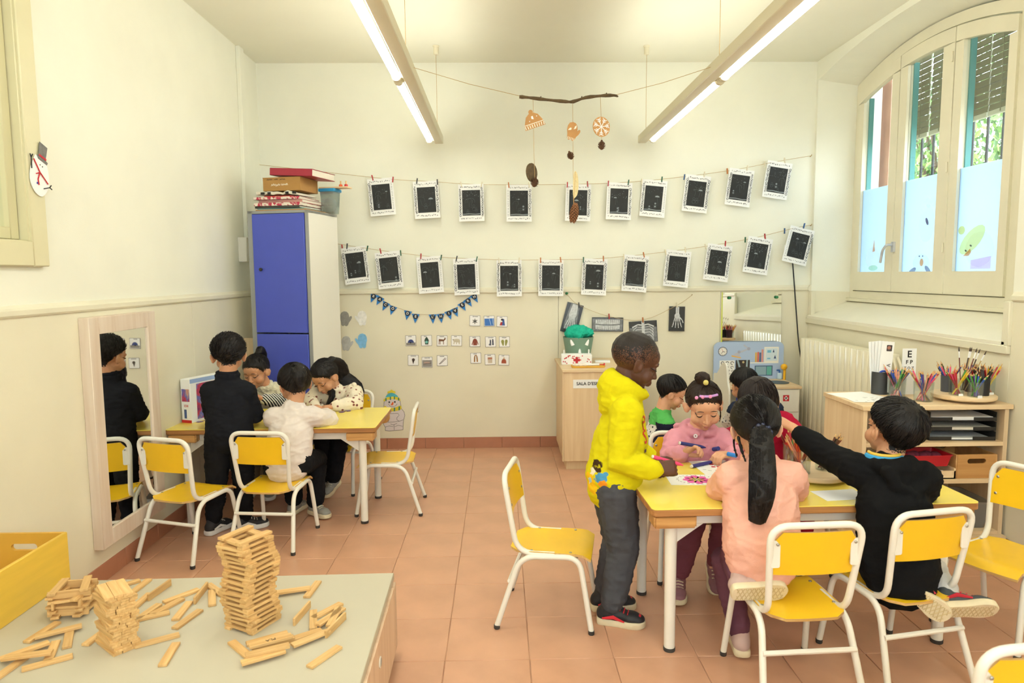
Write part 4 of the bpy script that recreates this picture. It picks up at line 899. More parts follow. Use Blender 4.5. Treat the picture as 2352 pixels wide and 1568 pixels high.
# ================================================================ SMALL THINGS
PLANKS = [(-0.939, 1.844, 98.0, 0, 0), (-1.01, 1.919, 32.0, 0, 0), (-0.977, 2.042, 76.0, 0, 0), (-1.018, 2.096, 94.0, 0, 0), (-1.079, 2.125, 66.0, 0, 0), (-1.068, 2.199, 51.0, 0, 0), (-1.005, 2.202, 94.0, 1, 0), (-0.96, 2.181, 113.0, 0, 0), (-0.973, 2.24, -44.0, 0, 0), (-0.705, 2.208, 17.0, 0, 1), (-0.643, 2.232, 86.0, 0, 0), (-0.627, 2.053, 82.0, 1, 0), (-0.585, 2.026, 105.0, 0, 0), (-0.556, 2.079, 55.0, 0, 0), (-0.532, 2.028, 63.0, 0, 1), (-0.52, 2.027, 89.0, 0, 1), (-0.504, 1.976, 74.0, 1, 0), (-0.558, 1.903, 43.0, 0, 1), (-0.591, 1.929, 35.0, 0, 0), (-0.69, 1.919, 31.0, 0, 0), (-0.661, 1.882, 29.0, 0, 1), (-0.658, 1.828, 25.0, 0, 2), (-0.748, 1.863, -45.0, 0, 0), (-0.663, 1.808, 31.0, 0, 1), (-0.497, 1.817, 60.0, 0, 0), (-1.184, 2.162, 89.0, 0, 0), (-1.125, 2.085, 79.0, 0, 0), (-1.106, 2.059, 29.0, 0, 0), (-1.155, 2.229, 81.0, 1, 0), (-1.244, 2.269, 87.0, 0, 0), (-1.312, 2.282, 43.0, 0, 0), (-1.38, 1.978, 81.0, 0, 0), (-1.324, 1.966, 33.0, 0, 1), (-1.279, 1.939, 118.0, 0, 0), (-1.352, 1.861, 48.0, 0, 1), (-1.317, 1.824, 14.0, 0, 2), (-1.282, 1.869, 113.0, 0, 0), (-1.342, 1.788, 85.0, 0, 0), (-1.257, 1.812, 33.0, 0, 0), (-1.199, 1.957, 82.0, 0, 0)]
# ---- wooden planks on the low cabinet: every plank is a thing
M_pine = wood_mat('pine_plank', (204, 158, 98), (228, 188, 128), 0, 26, .55)
PLx, PLy, PLz = .117, .0235, .0078; ZT = .3
plank_me = MB().box(-PLx/2, PLx/2, -PLy/2, PLy/2, -PLz/2, PLz/2).mesh('wooden_plank', M_pine, bevel=.0007)
def plank(x, y, z, rz, label, group, rx=0, ry=0):
    o = link('wooden_plank', plank_me, None, (x, y, z), (R(rx), R(ry), R(rz))); tag(o, label, 'plank', group)
NTH = lambda n: {1: 'first', 2: 'second', 3: 'third'}.get(n) or (str(n)+('th' if 10 < n % 100 < 14 else {1: 'st', 2: 'nd', 3: 'rd'}.get(n % 10, 'th')))
COUNT = {}
for i, (x, y, a, e, l) in enumerate(PLANKS):
    side = 'in front of the tall tower' if x > -.80 and y < 2.0 else 'beside the tall tower towards the cabinet edge' if x > -.80 else 'behind the tall tower' if y > 2.0 and x > -1.03 else 'between the two plank towers' if x > -1.18 else 'by the small solid tower and the crate' if y > 2.1 else 'at the near corner below the small tower'
    how = 'standing on its edge' if e else 'lying across other planks' if l else 'lying flat'
    key = (how, side); COUNT[key] = COUNT.get(key, 0)+1; size = {1: 'pale', 2: 'second pale', 3: 'third pale', 4: 'fourth pale', 5: 'fifth pale', 6: 'sixth pale', 7: 'seventh pale'}[COUNT[key]]
    plank(x, y, ZT+(PLy/2 if e else PLz/2)+PLz*l+.0004, a, f'{size} loose plank {how} {side}', 'loose planks on the low cabinet', 90 if e else 0)
rnd = random.Random(5); cx, cy = -.768, 2.010      # tall open tower: two planks a layer, turned each layer
for k in range(37):
    base = 62 + rnd.uniform(-3, 3) + (2.5*math.sin(k*.5)); off = .045*(1 if k < 34 else .9); sx, sy = .006*math.sin(k*.33), .006*math.cos(k*.27)
    for s in (-1, 1):
        a = base + (90 if k % 2 else 0) + rnd.uniform(-3, 3); dx, dy = -math.sin(R(a))*s*off, math.cos(R(a))*s*off
        plank(cx+sx+dx+rnd.uniform(-.003, .003), cy+sy+dy+rnd.uniform(-.003, .003), ZT+PLz*(k+.5)+.0002, a, f'plank in the {NTH(37-k)} layer from the top of the tall open tower, {"nearer" if dy < 0 else "farther"} one', 'planks of the tall tower')
cx, cy = -1.115, 1.905                              # small solid tower: four planks side by side a layer
for k in range(22):
    a = 138 + (6*math.sin(k*1.1)) + rnd.uniform(-3, 3)
    for q in range(3):
        o = (q-1)*.0238; plank(cx-math.sin(R(a))*o+rnd.uniform(-.0015, .0015), cy+math.cos(R(a))*o+rnd.uniform(-.002, .002), ZT+PLz*(k+.5)+.0002, a, f'{["nearest", "middle", "farthest"][q]} plank in the {NTH(22-k)} layer from the top of the small solid tower', 'planks of the small tower')
cx, cy = -1.365, 2.105                              # tumbledown log-cabin pile near the crate
for k in range(9):
    for s in (-1, 1):
        a = (20 if k % 2 else 104)+rnd.uniform(-14, 14); dx, dy = -math.sin(R(a))*s*.038, math.cos(R(a))*s*.038
        plank(cx+dx, cy+dy, ZT+PLy/2+.0175*k*.55, a, f'plank in the {NTH(9-k)} layer of the tumbledown pile by the crate, {"nearer" if dy < 0 else "farther"} one', 'planks of the tumbledown pile', 90 if k in (1, 4, 7) else 0, rnd.uniform(-4, 4))
link('lettering', text_mesh('PLA', .017, mat('brand_ink', (60, 50, 40), .6), .0002), tag(MB().box(-PLx/2, PLx/2, -PLy/2, PLy/2, -PLz/2, PLz/2).build('wooden_plank', M_pine, None, bevel=.0007, loc=(-.665, 1.875, ZT+PLz*2.5+.001), rot=(0, 0, R(29))), 'pale plank with dark stamped letters in front of the tall tower', 'plank', 'loose planks on the low cabinet'), (0, 0, PLz/2+.0003), (0, 0, R(180)))
cr.location = (-1.668, 2.135, .30); cr.rotation_euler = (0, 0, R(90))

# ---- hanging mobile between the lamps
YM = 3.345; M_bark = mat('twig_bark', (92, 74, 48), .85, var=.3, vscale=60, bump=.5, bscale=120); M_kraft = mat('kraft_card', (190, 140, 84), .75, var=.06, vscale=30); M_cone = mat('pine_cone_brown', (96, 66, 42), .8, var=.3, vscale=80)
M_kw = mat('white_paint_pen', (240, 232, 214), .7)
bp = catmull([(x, YM, z) for x, z in MOB['branch']], 3)
tw_ = thing('hanging_twig', 'crooked brown twig hung on strings between the two lamps', 'twig', (0, 0, 0))
MB().tube(bp, [.0075+.0016*math.sin(i*1.7) for i in range(len(bp)-3)]+[.006, .005, .003], 8).build('branch', M_bark, tw_)
for i in (5, 14, 19): p = bp[i]; MB().tube([p, p+Vector((.004, -.004, .012))], [.004, .002], 6).build('knot', M_bark, tw_)
for a, b in ((bp[2], (-.395, YM, 2.335)), (bp[-4], (1.02, YM, 2.335))): MB().tube([a, (a+Vector(b))/2-Vector((0, 0, .008)), b], .0014, 5).build('hanging_cord', M_string, tw_)
def cord(pts, label): tag(MB().tube([(x, YM, z) for x, z in pts], .0011, 5).build('mobile_string', M_string), label, 'string')
cord([MOB['s1'], (MOB['cone_a'][0], MOB['cone_a'][1]+.02)], 'thin string under the twig carrying the card hat')
cord([MOB['s2'], (MOB['s2'][0]+.005, MOB['longcone'][1]+.03)], 'thin string under the twig middle carrying the card mitten')
cord([MOB['s3'], (MOB['cone_c'][0], MOB['cone_c'][1]+.015)], 'thin string under the twig carrying the snowflake disc')
def ornament(name, label, loc, rotz=0, roty=0): t = thing(name, label, 'ornament', (loc[0], YM, loc[1]), 0, 'ornaments of the hanging mobile'); t.rotation_euler = (0, R(roty), R(rotz)); return t
t = ornament('card_hat', 'brown card bobble hat ornament with white stripes', MOB['hat'], 0, 18*-1)
hp = [(-.050, -.028), (.050, -.028), (.048, -.008), (.042, .006), (.030, .030), (.012, .042), (-.012, .042), (-.030, .030), (-.042, .006), (-.048, -.008)]
flat([hp], -.001, .001, 'card', M_kraft, t); flat([circle(.011, 9, (0, .048))], -.001, .0012, 'pompom', M_kraft, t)
flat(sum([stroke([(-.044+.011*i, -.026), (-.046+.0115*i, -.010)], .004) for i in range(9)], []) + stroke([(-.047, -.006), (.047, -.006)], .003), .001, .0016, 'painted_rib', M_kw, t)
flat([[(-.006, .016), (.004, .012), (.004, .028), (-.004, .028)], [(.02, .02), (.024, .02), (.024, .024), (.02, .024)], [(-.02, .006), (-.016, .006), (-.016, .01), (-.02, .01)]], .001, .0016, 'snow_dot', M_white, t)
t = ornament('card_mitten', 'brown card mitten ornament with white patches', MOB['mitten'], 20, 14)
flat([mitten_poly(.75)], -.001, .001, 'card', M_kraft, t); flat(sum([stroke([(-.020+.008*i, -.040), (-.020+.008*i, -.028)], .003) for i in range(5)], []) + [[(-.028, .0), (-.012, .006), (-.012, .016), (-.02, .014)], [(.0, .012), (.012, .02), (.012, .036), (.004, .028)]], .001, .0016, 'painted_patch', M_kw, t)
t = ornament('card_snowflake', 'round brown card ornament with a white snowflake', MOB['disc'], 22)
flat([circle(.047, 28)], -.001, .001, 'card', M_kraft, t); S = []
for k in range(7):
    a = 2*PI*k/7+.2; c_, s_ = math.cos(a), math.sin(a); S += stroke([(0, 0), (.040*c_, .040*s_)], .0035)
    for q in (.022, .032):
        for sg in (-.6, .6): S += stroke([(q*c_, q*s_), ((q+.011)*math.cos(a+sg*.45), (q+.011)*math.sin(a+sg*.45))], .003)
flat(S, .001, .0017, 'snowflake', M_white, t)
def pinecone(label, loc, r, rot, up=True):
    t = ornament('pine_cone', label, loc); t.rotation_euler = rot; b = MB(); b.sphere((0, 0, -.1*r), (.55*r, .55*r, .7*r), nu=10, nv=7); b2 = MB()
    for i in range(58):
        u = i/57; a = i*2.39996; z = -.75*r+1.5*r*u; rr = r*(.62+.45*math.sin(PI*min(1, u*1.1+.12)))*(1-.35*u); M = Matrix.Translation((0, 0, z)) @ Matrix.Rotation(a, 4, 'Z') @ Matrix.Rotation(R(-28-38*u), 4, 'Y')
        b2.add([M @ Vector(v) for v in ((.2*r, -.10*r, 0), (.2*r, .10*r, 0), (rr, .17*r, .03*r), (rr*1.08, 0, .10*r), (rr, -.17*r, .03*r), (rr*.9, 0, -.05*r))], [(0, 1, 2, 3, 4), (0, 4, 5), (1, 5, 2), (0, 5, 1), (2, 5, 3), (3, 5, 4)])
    b.build('core', M_cone, t); tag(b2.build('scale', M_cone, t, smooth=False), kind='stuff')
pinecone('open pine cone hanging below the edge-on wood slice', MOB['cone_a'], .026, (0, .2, 0)); pinecone('small dark pine cone hanging below the card mitten', MOB['cone_b'], .022, (.3, -.4, 0)); pinecone('dark open pine cone hanging below the snowflake disc', MOB['cone_c'], .024, (0, 0, 0))
t = ornament('wood_slice', 'thin wood slice ornament seen edge-on above a pine cone', MOB['slice'], 52, 4)
MB().lathe([(0, -.0025), (.042, -.0025), (.044, 0), (.042, .0025), (0, .0025)], 22, M=Matrix.Rotation(R(90), 4, 'X')).build('slice', wood_mat('slice_wood', (214, 170, 120), (232, 196, 150), 1, 20), t); MB().lathe([(.0425, -.0026), (.0445, -.0026), (.0445, .0026), (.0425, .0026)], 22, M=Matrix.Rotation(R(90), 4, 'X')).build('bark_rim', M_bark, t)
t = ornament('feather', 'pale feather hanging above the long fir cone', MOB['feather'], 15, 3)
flat([[(v.x, v.y) for v in catmull([(0, -.065, 0), (.016, -.045, 0), (.020, 0, 0), (.012, .05, 0), (0, .066, 0), (-.007, .05, 0), (-.008, 0, 0), (-.006, -.045, 0), (0, -.065, 0)], 3)][:-1]], -.0006, .0006, 'vane', mat('feather_cream', (218, 200, 150), .8, var=.15, vscale=60, stretch=(1, 1, 6)), t); MB().tube([(0, 0, -.085), (0, 0, .062)], .0012, 5).build('quill', M_kraft, t)
t = ornament('fir_cone', 'long brown fir cone hanging lowest on the mobile', MOB['longcone'], 0, 10); b = MB(); b2 = MB(); b.sphere((0, 0, 0), (.016, .016, .043), nu=12, nv=10)
for i in range(90):
    u = (i+.5)/90; a = i*2.39996; z = -.045+.09*u; rr = .0225*math.sqrt(max(.04, 1-(z/.049)**2)); M = Matrix.Translation((0, 0, z)) @ Matrix.Rotation(a, 4, 'Z')
    b2.add([M @ Vector(v) for v in ((rr*.6, -.004, .006), (rr*.6, .004, .006), (rr, .004, -.002), (rr*1.02, 0, -.006), (rr, -.004, -.002), (rr*.7, 0, -.006))], [(0, 1, 2, 3, 4), (0, 4, 3, 5), (1, 5, 3, 2), (0, 5, 1)])
b.build('core', M_cone, t); tag(b2.build('scale', mat('fir_cone_tan', (140, 92, 56), .8, var=.2, vscale=80), t, smooth=False), kind='stuff')

# ---- on top of the locker
LM = Matrix.Translation((-1.245, 4.53, 1.79)) @ Matrix.Rotation(R(-13), 4, 'Z')
def onlocker(x, y, z): return LM @ Vector((x, y, z))
RZ = R(-13); M_pages = mat('page_edge', (226, 218, 200), .8, var=.1, vscale=200, stretch=(1, 1, 14))
def folder(name, label, cat, x, y, z, w, d, h, m, rz=0, pages=True):
    t = thing(name, label, cat, onlocker(x, y, z), RZ+R(rz), 'folders stacked on the locker')
    MB().box(-w/2, w/2, -d/2, d/2, 0, .002).box(-w/2, w/2, -d/2, d/2, h-.002, h).box(-w/2, w/2, -d/2, -d/2+.004, 0, h).build('cover', m, t, bevel=.0008)
    MB().box(-w/2+.006, w/2-.004, -d/2+.006, d/2-.004, .0022, h-.0022).build('pages', M_pages, t)
def floral(name, c1, c2, sc):
    if name in MATS: return MATS[name]
    m = mat(name, c1, .5, var=.01, vscale=sc); r = [n for n in m.node_tree.nodes if n.type == 'VALTORGB'][0]; r.color_ramp.elements[0].position = .47; r.color_ramp.elements[1].position = .53
    r.color_ramp.elements[0].color = (*srgb(c1), 1); r.color_ramp.elements[1].color = (*srgb(c2), 1); return m
M_fl = floral('floral_red_print', (190, 50, 80), (236, 222, 208), 34)
tag(MB().box(-.17, .19, -.19, .17, 0, .008).build('thin_board', M_kraft, None, loc=onlocker(-.21, .2, .0), rot=(0, 0, RZ)), 'thin brown board lying flat on top of the blue locker', 'board')
folder('folder', 'thin teal folder at the bottom of the locker stack', 'folder', -.215, .18, .0085, .33, .30, .010, mat('folder_teal', (120, 165, 160), .5), 2)
folder('folder', 'dark grey folder low in the locker stack', 'folder', -.225, .17, .019, .33, .30, .013, mat('folder_dark', (74, 74, 68), .5), -2)
folder('folder', 'lower red floral folder in the stack on the locker', 'folder', -.225, .165, .0325, .34, .30, .021, M_fl, 1)
folder('folder', 'thick pale folder between the two floral folders on the locker', 'folder', -.21, .18, .054, .32, .29, .020, mat('folder_pink', (206, 150, 140), .5, var=.1), -1)
folder('folder', 'upper red floral folder in the stack on the locker', 'folder', -.235, .165, .0745, .33, .30, .017, M_fl, 3)
folder('magazine', 'thin red magazine slipped on the floral folders', 'magazine', -.23, .15, .092, .20, .25, .006, mat('magazine_red', (206, 60, 46), .4, var=.15, vscale=40), 5)
tb = MB(); N = 14     # folded tote bag drooping over the stack
rings = []
for i in range(N+1):
    x = -.19+.30*i/N; z = .006-.02*max(0, (x-.06)/.06)**2*.8 + .004*math.sin(i*1.9); rings.append([Vector((x, -.13+.01*math.sin(i), z)), Vector((x, .13, z+.004)), Vector((x, .13, z+.020+.004*math.sin(i*1.3))), Vector((x, -.13+.01*math.sin(i), z+.016+.004*math.cos(i*1.1)))])
tb.loft(rings); tote = thing('tote_bag', 'crumpled cream tote bag with black letters under the cardboard box', 'bag', onlocker(-.2, .17, .104), RZ); tb.build('cloth', mat('tote_cotton', (226, 220, 200), .9, var=.04, bump=.3), tote)
for xx in (-.15, -.10, .03, .08): MB().box(xx, xx+.022, -.142, -.13, .006, .020).build('printed_letter', M_ink, tote, smooth=False)
M_box = mat('brown_cardboard', (178, 134, 74), .75, var=.05, vscale=20)
cbx = thing('cardboard_box', 'small brown cardboard box on the stack above the locker', 'box', onlocker(-.208, .17, .1335), RZ)
MB().box(-.135, .135, -.12, .12, 0, .085).build('carton', M_box, cbx, bevel=.001); MB().box(-.1365, .1365, -.1215, .1215, .083, .088).build('lid', M_box, cbx, bevel=.001)
rn = random.Random(9); zz = lambda x0, n, z, h, st: [(x0+st*i, z+(h if i % 2 else -h)*rn.uniform(.4, 1)) for i in range(n)]
flat(stroke(zz(-.075, 12, .038, .010, .006), .0030) + stroke(zz(-.002, 9, .040, .008, .006), .0030), .1203, .1208, 'faded_print', M_kw, cbx)
flat(sum([stroke(zz(x, n, .074, .005, .005), .0022) for x, n in ((-.105, 9), (-.05, 6), (-.01, 9))], []), .1216, .1220, 'handwriting', M_ink, cbx)
bd = thing('ring_binder', 'thick raspberry red binder lying across the cardboard box', 'binder', onlocker(-.12, .20, .228), RZ+R(-6)); bd.rotation_euler = (R(0), R(4), RZ+R(-4)); MR = mat('binder_red', (170, 44, 66), .4)
q = MB(); q.box(-.17, .15, -.15, .14, .0, .004).box(-.17, .15, -.15, .14, .044, .048).box(-.17, .15, -.15, -.146, 0, .048); q.build('cover', MR, bd, bevel=.002); MB().box(-.165, .147, -.14, .13, .005, .043).build('pages', M_pages, bd)
bn = thing('storage_bin', 'clear plastic bin with bright blue lid behind the folders', 'bin', onlocker(-.005, .335, .0), RZ); M_clear = glass_mat('clear_plastic', (232, 238, 238), .1, .3, opac=.18)
MB().lathe([(.0, 0), (.06, 0), (.072, .15), (.070, .15), (.058, .003), (0, .003)], 4, M=Matrix.Rotation(R(45), 4, 'Z'), cap=False).build('tub', M_clear, bn); MB().box(-.06, .06, -.06, .06, .148, .170).build('lid', mat('lid_blue', (42, 150, 206), .35), bn, bevel=.004); MB().sphere((0, 0, .06), (.045, .045, .055)).build('contents', mat('cloth_grey', (170, 170, 160), .9, var=.2, vscale=30), bn)
ab = thing('peg_board', 'small wooden peg board with red beads on the blue bin lid', 'toy', onlocker(.045, .33, .171), RZ); MB().box(-.11, .10, -.04, .04, 0, .009).build('board', M_birchx, ab)
for x, c in ((.035, (226, 96, 40)), (.075, (200, 30, 40))):
    MB().tube([(x, 0, .009), (x, 0, .050)], .005, 8).build('post', M_pine, ab); MB().lathe([(0, 0), (.011, 0), (.013, .008), (.011, .018), (0, .018)], 12, (x, 0, .009)).build('bead', pc(c), ab)

# ---- puzzle box and pieces on the far table
pb = thing('puzzle_box', 'upright picture puzzle box with purple and blue artwork by the mirror wall', 'box', (-1.782, 3.79, .55), R(-20)); 
def artmat():
    m = mat('puzzle_art', (150, 70, 130), .35, var=.01, vscale=13); r = [n for n in m.node_tree.nodes if n.type == 'VALTORGB'][0].color_ramp; r.interpolation = 'LINEAR'
    cols = [(60, 40, 90), (150, 50, 110), (196, 60, 80), (90, 110, 190), (220, 170, 140), (120, 60, 130)]
    while len(r.elements) < len(cols): r.elements.new(.5)
    for i, c in enumerate(cols): r.elements[i].position = .3+.08*i; r.elements[i].color = (*srgb(c), 1)
    return m
MB().box(0, .068, 0, .36, 0, .245).build('carton', M_paper, pb, bevel=.002); MB().box(.068, .0695, .045, .35, .015, .215).build('picture_panel', artmat(), pb); MB().box(.0, .068, -.0012, 0, .0, .016).build('base_strip', pc((206, 40, 40)), pb)
MB().box(.008, .060, -.0014, 0, .12, .19).build('side_picture', MATS['puzzle_art'], pb); link('lettering', text_mesh('104', .022, pc((206, 60, 50)), .0003), pb, (.034, -.001, .095), FACE_BACK); MB().box(.02, .036, -.0014, 0, .025, .075).build('barcode_patch', pc((70, 90, 140)), pb)
MB().box(.068, .0695, .0, .36, .222, .245).build('title_strip', pc((150, 175, 220)), pb)
pp = MB(); pp.prism([(-.014, -.014), (-.004, -.014), (-.004, -.020), (.004, -.020), (.004, -.014), (.014, -.014), (.014, -.004), (.020, -.004), (.020, .004), (.014, .004), (.014, .014), (-.014, .014), (-.014, .004), (-.009, .004), (-.009, -.004), (-.014, -.004)], 0, .002); pme = pp.mesh('puzzle_piece', mat('puzzle_piece_art', (104, 70, 120), .4, var=.3, vscale=50), smooth=False)
for k, (x, y, a) in enumerate(((-1.69, 3.80, 10), (-1.66, 3.83, 50), (-1.63, 3.86, 80), (-.95, 4.03, 30), (-.92, 4.06, 70), (-1.25, 3.82, 15), (-1.2, 3.78, 60), (-1.30, 3.95, 0))):
    tag(link('puzzle_piece', pme, None, (x, y, .5502), (0, 0, R(a))), 'small purple puzzle piece beside the puzzle box' if k < 3 else 'small purple puzzle piece near the long haired girl\'s elbow' if k < 5 else 'small purple puzzle piece in the middle of the table', 'puzzle piece', 'loose puzzle pieces')

# ---- on the waiting room cabinet
bk_ = thing('toy_bucket', 'grey green felt bucket with white horns on the pale cabinet', 'bucket', (.588, 5.10, .705)); M_felt = mat('felt_green', (128, 158, 138), .9, var=.05, bump=.3)
MB().lathe([(0, 0), (.083, 0), (.115, .185), (.110, .185), (.079, .004), (0, .004)], 28, cap=False).build('tub', M_felt, bk_)
for s in (-1, 1): MB().lathe([(.016, 0), (.014, .02), (.008, .04), (0, .05)], 10, M=Matrix.Translation((s*.048, -.088, .13)) @ Matrix.Rotation(R(22*s), 4, 'Y')).build('horn', M_paper, bk_)
MB().lathe([(.012, 0), (.009, .025), (0, .048)], 10, (0, -.098, .065)).build('nose_horn', M_paper, bk_); MB().sphere((.0, -.055, .07), (.052, .035, .055)).build('snout', mat('felt_dark_green', (104, 140, 108), .9), bk_)
cl = MB(); rnd = random.Random(3)
for i in range(16): a = i*2.4; rr = .072*math.sqrt(i/16); cl.sphere((rr*math.cos(a), rr*math.sin(a), .0+.052*(1-(rr/.09)**2)+rnd.uniform(-.008, .012)), (rnd.uniform(.032, .045), rnd.uniform(.032, .045), rnd.uniform(.028, .04)))
TEAL = (cl, (.588, 5.10, .885))
gb = thing('gift_box', 'white cardboard box with red dots and red cross on the cabinet', 'box', (.555, 4.93, .705), R(-3)); MB().box(-.11, .11, -.045, .045, 0, .075).build('carton', M_paper, gb, bevel=.004)
rd = pc((200, 36, 50)); rnd = random.Random(8); flat([circle(.0045, 8, (rnd.uniform(-.1, .1), rnd.uniform(.008, .068))) for _ in range(26)], .0452, .0458, 'dot', rd, gb); flat([[(-.024, .026), (.024, .026), (.024, .044), (-.024, .044)], [(-.009, .012), (.009, .012), (.009, .058), (-.009, .058)]], .0460, .0466, 'cross', rd, gb)
MB().tube(fillet([(.09, -.02, .07), (.09, -.02, .105), (.09, .02, .105), (.09, .02, .07)], .015), .004, 6).build('handle', M_paper, gb); MB().tube(fillet([(-.09, -.02, .07), (-.09, -.02, .10), (-.09, .02, .10), (-.09, .02, .07)], .015), .004, 6).build('handle', M_paper, gb)
ty = thing('toy_tray', 'small yellow tray holding toy medical things on the cabinet', 'tray', (.62, 4.775, .705)); MB().prism(rrect(.235, .11, .03), 0, .006).build('base', pc((232, 176, 52)), ty, bevel=.002); MB().tube([(x, y, .008) for x, y in rrect(.232, .107, .03)]+[(rrect(.232, .107, .03)[0][0], rrect(.232, .107, .03)[0][1], .008)], .004, 6).build('rim', pc((232, 176, 52)), ty)
sy = thing('toy_syringe', 'white toy syringe with red plunger lying on the yellow tray', 'toy', (.66, 4.775, .7205), R(4)); MB().tube([(-.06, 0, 0), (.04, 0, 0)], .008, 10).build('barrel', M_paper, sy); MB().tube([(.04, 0, 0), (.075, 0, 0)], .003, 6).build('plunger', rd, sy); MB().tube([(.073, 0, 0), (.080, 0, 0)], .010, 10).build('plunger_head', rd, sy)
gz = thing('toy_bandage', 'bunched white gauze bandage on the yellow tray', 'bandage', (.565, 4.785, .712)); b = MB(); rnd = random.Random(4)
for i in range(9): b.sphere((rnd.uniform(-.04, .04), rnd.uniform(-.025, .025), .006), (rnd.uniform(.012, .022), rnd.uniform(.01, .016), .009), nu=8, nv=6)
b.build('gauze', mat('gauze', (238, 226, 210), .9, var=.1, vscale=60, bump=.4), gz)
tag(MB().box(-.055, .055, -.04, .04, 0, .012, Matrix.Rotation(R(-8), 4, 'Z')).build('paper_pad', M_paper, None, bevel=.002, loc=(.76, 5.02, .705)), 'white paper pad at the back of the cabinet top', 'paper pad')

# ---- toy clinic desk
kc = thing('toy_clinic', 'toy doctor desk with pale blue back panel and white cupboard', 'toy desk', (1.655, 5.235, 0)); M_kw2 = mat('toy_white', (236, 233, 222), .45); M_kb = mat('toy_panel_blue', (176, 196, 226), .5)
flat([[(x+.272, z+.655) for x, z in rrect(.545, .34, .045, 5)]], 0, .014, 'back_panel', M_kb, kc)
MB().box(.33, .525, -.36, -.005, 0, .515).build('cupboard', M_kw2, kc, bevel=.002); dr = MB().box(.338, .517, -.368, -.36, .345, .51).build('cupboard_door', M_kw2, kc, bevel=.002)
flat([[(.4, .425), (.445, .425), (.445, .47), (.4, .47)]], .3682, .3688, 'cross_badge', rd, kc); flat([[(.409, .442), (.436, .442), (.436, .453), (.409, .453)], [(.417, .433), (.428, .433), (.428, .462), (.417, .462)]], .3690, .3694, 'cross', M_white, kc)
MB().box(.0145, .535, -.375, 0, .515, .535).build('worktop', M_birchx, kc, bevel=.002)
sd = [(v.x, v.y) for v in catmull([(-.37, 0, 0), (-.37, .40, 0), (-.37, .50, 0), (-.33, .58, 0), (-.30, .68, 0), (-.22, .69, 0), (-.10, .60, 0), (0, .56, 0), (0, .30, 0), (0, 0, 0)], 3)]
sdm = MB(); sdm.prism(sd, 0, .014, Matrix(((0, 0, 1, 0), (1, 0, 0, 0), (0, 1, 0, 0), (0, 0, 0, 1)))); sdm.build('side_panel', M_kw2, kc, smooth=False)
MB().box(.014, .33, -.36, -.02, .20, .214).build('low_shelf', M_kw2, kc)
b = MB(); b.tube([(.07, -.352, .36), (.07, -.352, .515)], .008, 8).tube([(.12, -.352, .36), (.12, -.352, .515)], .008, 8).tube([(.03, -.352, .36), (.16, -.352, .36)], .010, 8).tube([(.03, -.352, .50), (.16, -.352, .50)], .010, 8); b.build('blue_rack', pc((44, 62, 170)), kc)
MB().lathe([(.0, .0), (.075, .0), (.08, .006), (.0, .004)], 20, (.43, -.2, .533)).build('sink', pc((70, 84, 92)), kc)
b = MB(); b.tube([(.535, -.06, .535), (.535, -.06, .625)], .010, 10).sphere((.528, -.066, .635), (.026, .02, .024)); b.build('tap', pc((240, 180, 30)), kc)
so_ = MB().box(.49, .525, -.05, -.02, .535, .585).build('soap_bottle', pc((196, 220, 240)), kc, bevel=.006); MB().tube(fillet([(.507, -.035, .585), (.507, -.035, .605), (.485, -.035, .605)], .006), .006, 6).build('pump', pc((50, 100, 180)), so_)
X0 = 1.655
def kp(polys, d, name, c, par=kc):
    fx = [p if sum(p[i][0]*p[(i+1) % len(p)][1]-p[(i+1) % len(p)][0]*p[i][1] for i in range(len(p))) > 0 else p[::-1] for p in map(list, polys)]
    return flat([[(x-X0, z) for x, z in p] for p in fx], .014+d, .0146+d, name, pc(c) if isinstance(c, tuple) else c, par)
kp([circle(.036, 24, (1.723, .753))], 0, 'clock_rim', (80, 84, 110)); kp([circle(.031, 24, (1.723, .753))], .0007, 'clock_face', (240, 236, 230))
kp(stroke([(1.723, .753), (1.74, .748)], .004) + stroke([(1.723, .753), (1.712, .735)], .003) + sum([stroke([(1.723+.024*math.cos(a), .753+.024*math.sin(a)), (1.723+.029*math.cos(a), .753+.029*math.sin(a))], .003) for a in [R(30*k) for k in range(12)]], []), .0014, 'clock_hands', (60, 50, 60)); kp(stroke([(1.723, .753), (1.715, .775)], .002), .0016, 'second_hand', (200, 50, 50))
kp(stroke([(1.85, .742), (1.925, .772)], .013) + stroke([(1.925, .772), (1.885, .802)], .012), .0002, 'lamp_arm', (186, 190, 206)); kp([circle(.013, 12, (1.925, .772)), circle(.012, 12, (1.85, .748))], .0009, 'lamp_joint', (168, 170, 192))
kp([[(1.795, .712), (1.865, .698), (1.858, .725), (1.845, .745), (1.825, .74)]], .0004, 'lamp_shade', (190, 190, 204)); kp([[(1.79, .714), (1.868, .698), (1.862, .706), (1.795, .722)]], .0012, 'lamp_light', (240, 180, 70))
kp([[(2.047, .785), (2.160, .785), (2.160, .665), (2.047, .665)]], 0, 'cabinet_print', (240, 236, 226)); kp([[(2.058, .774), (2.150, .774), (2.150, .677), (2.058, .677)]], .0007, 'shelf_print', (214, 228, 236)); kp([[(2.07, .74), (2.10, .74), (2.10, .76), (2.07, .76)], [(2.07, .69), (2.095, .69), (2.095, .70), (2.07, .70)]], .0014, 'packet_print', (120, 190, 220)); kp([[(2.112, .742), (2.126, .742), (2.119, .768)], [(2.122, .694), (2.140, .694), (2.131, .722)]], .0014, 'flask_print', (40, 60, 110))
kp([[(1.94, .666), (2.16, .666), (2.16, .658), (1.94, .658)]], .0004, 'ledge_print', (244, 240, 230))
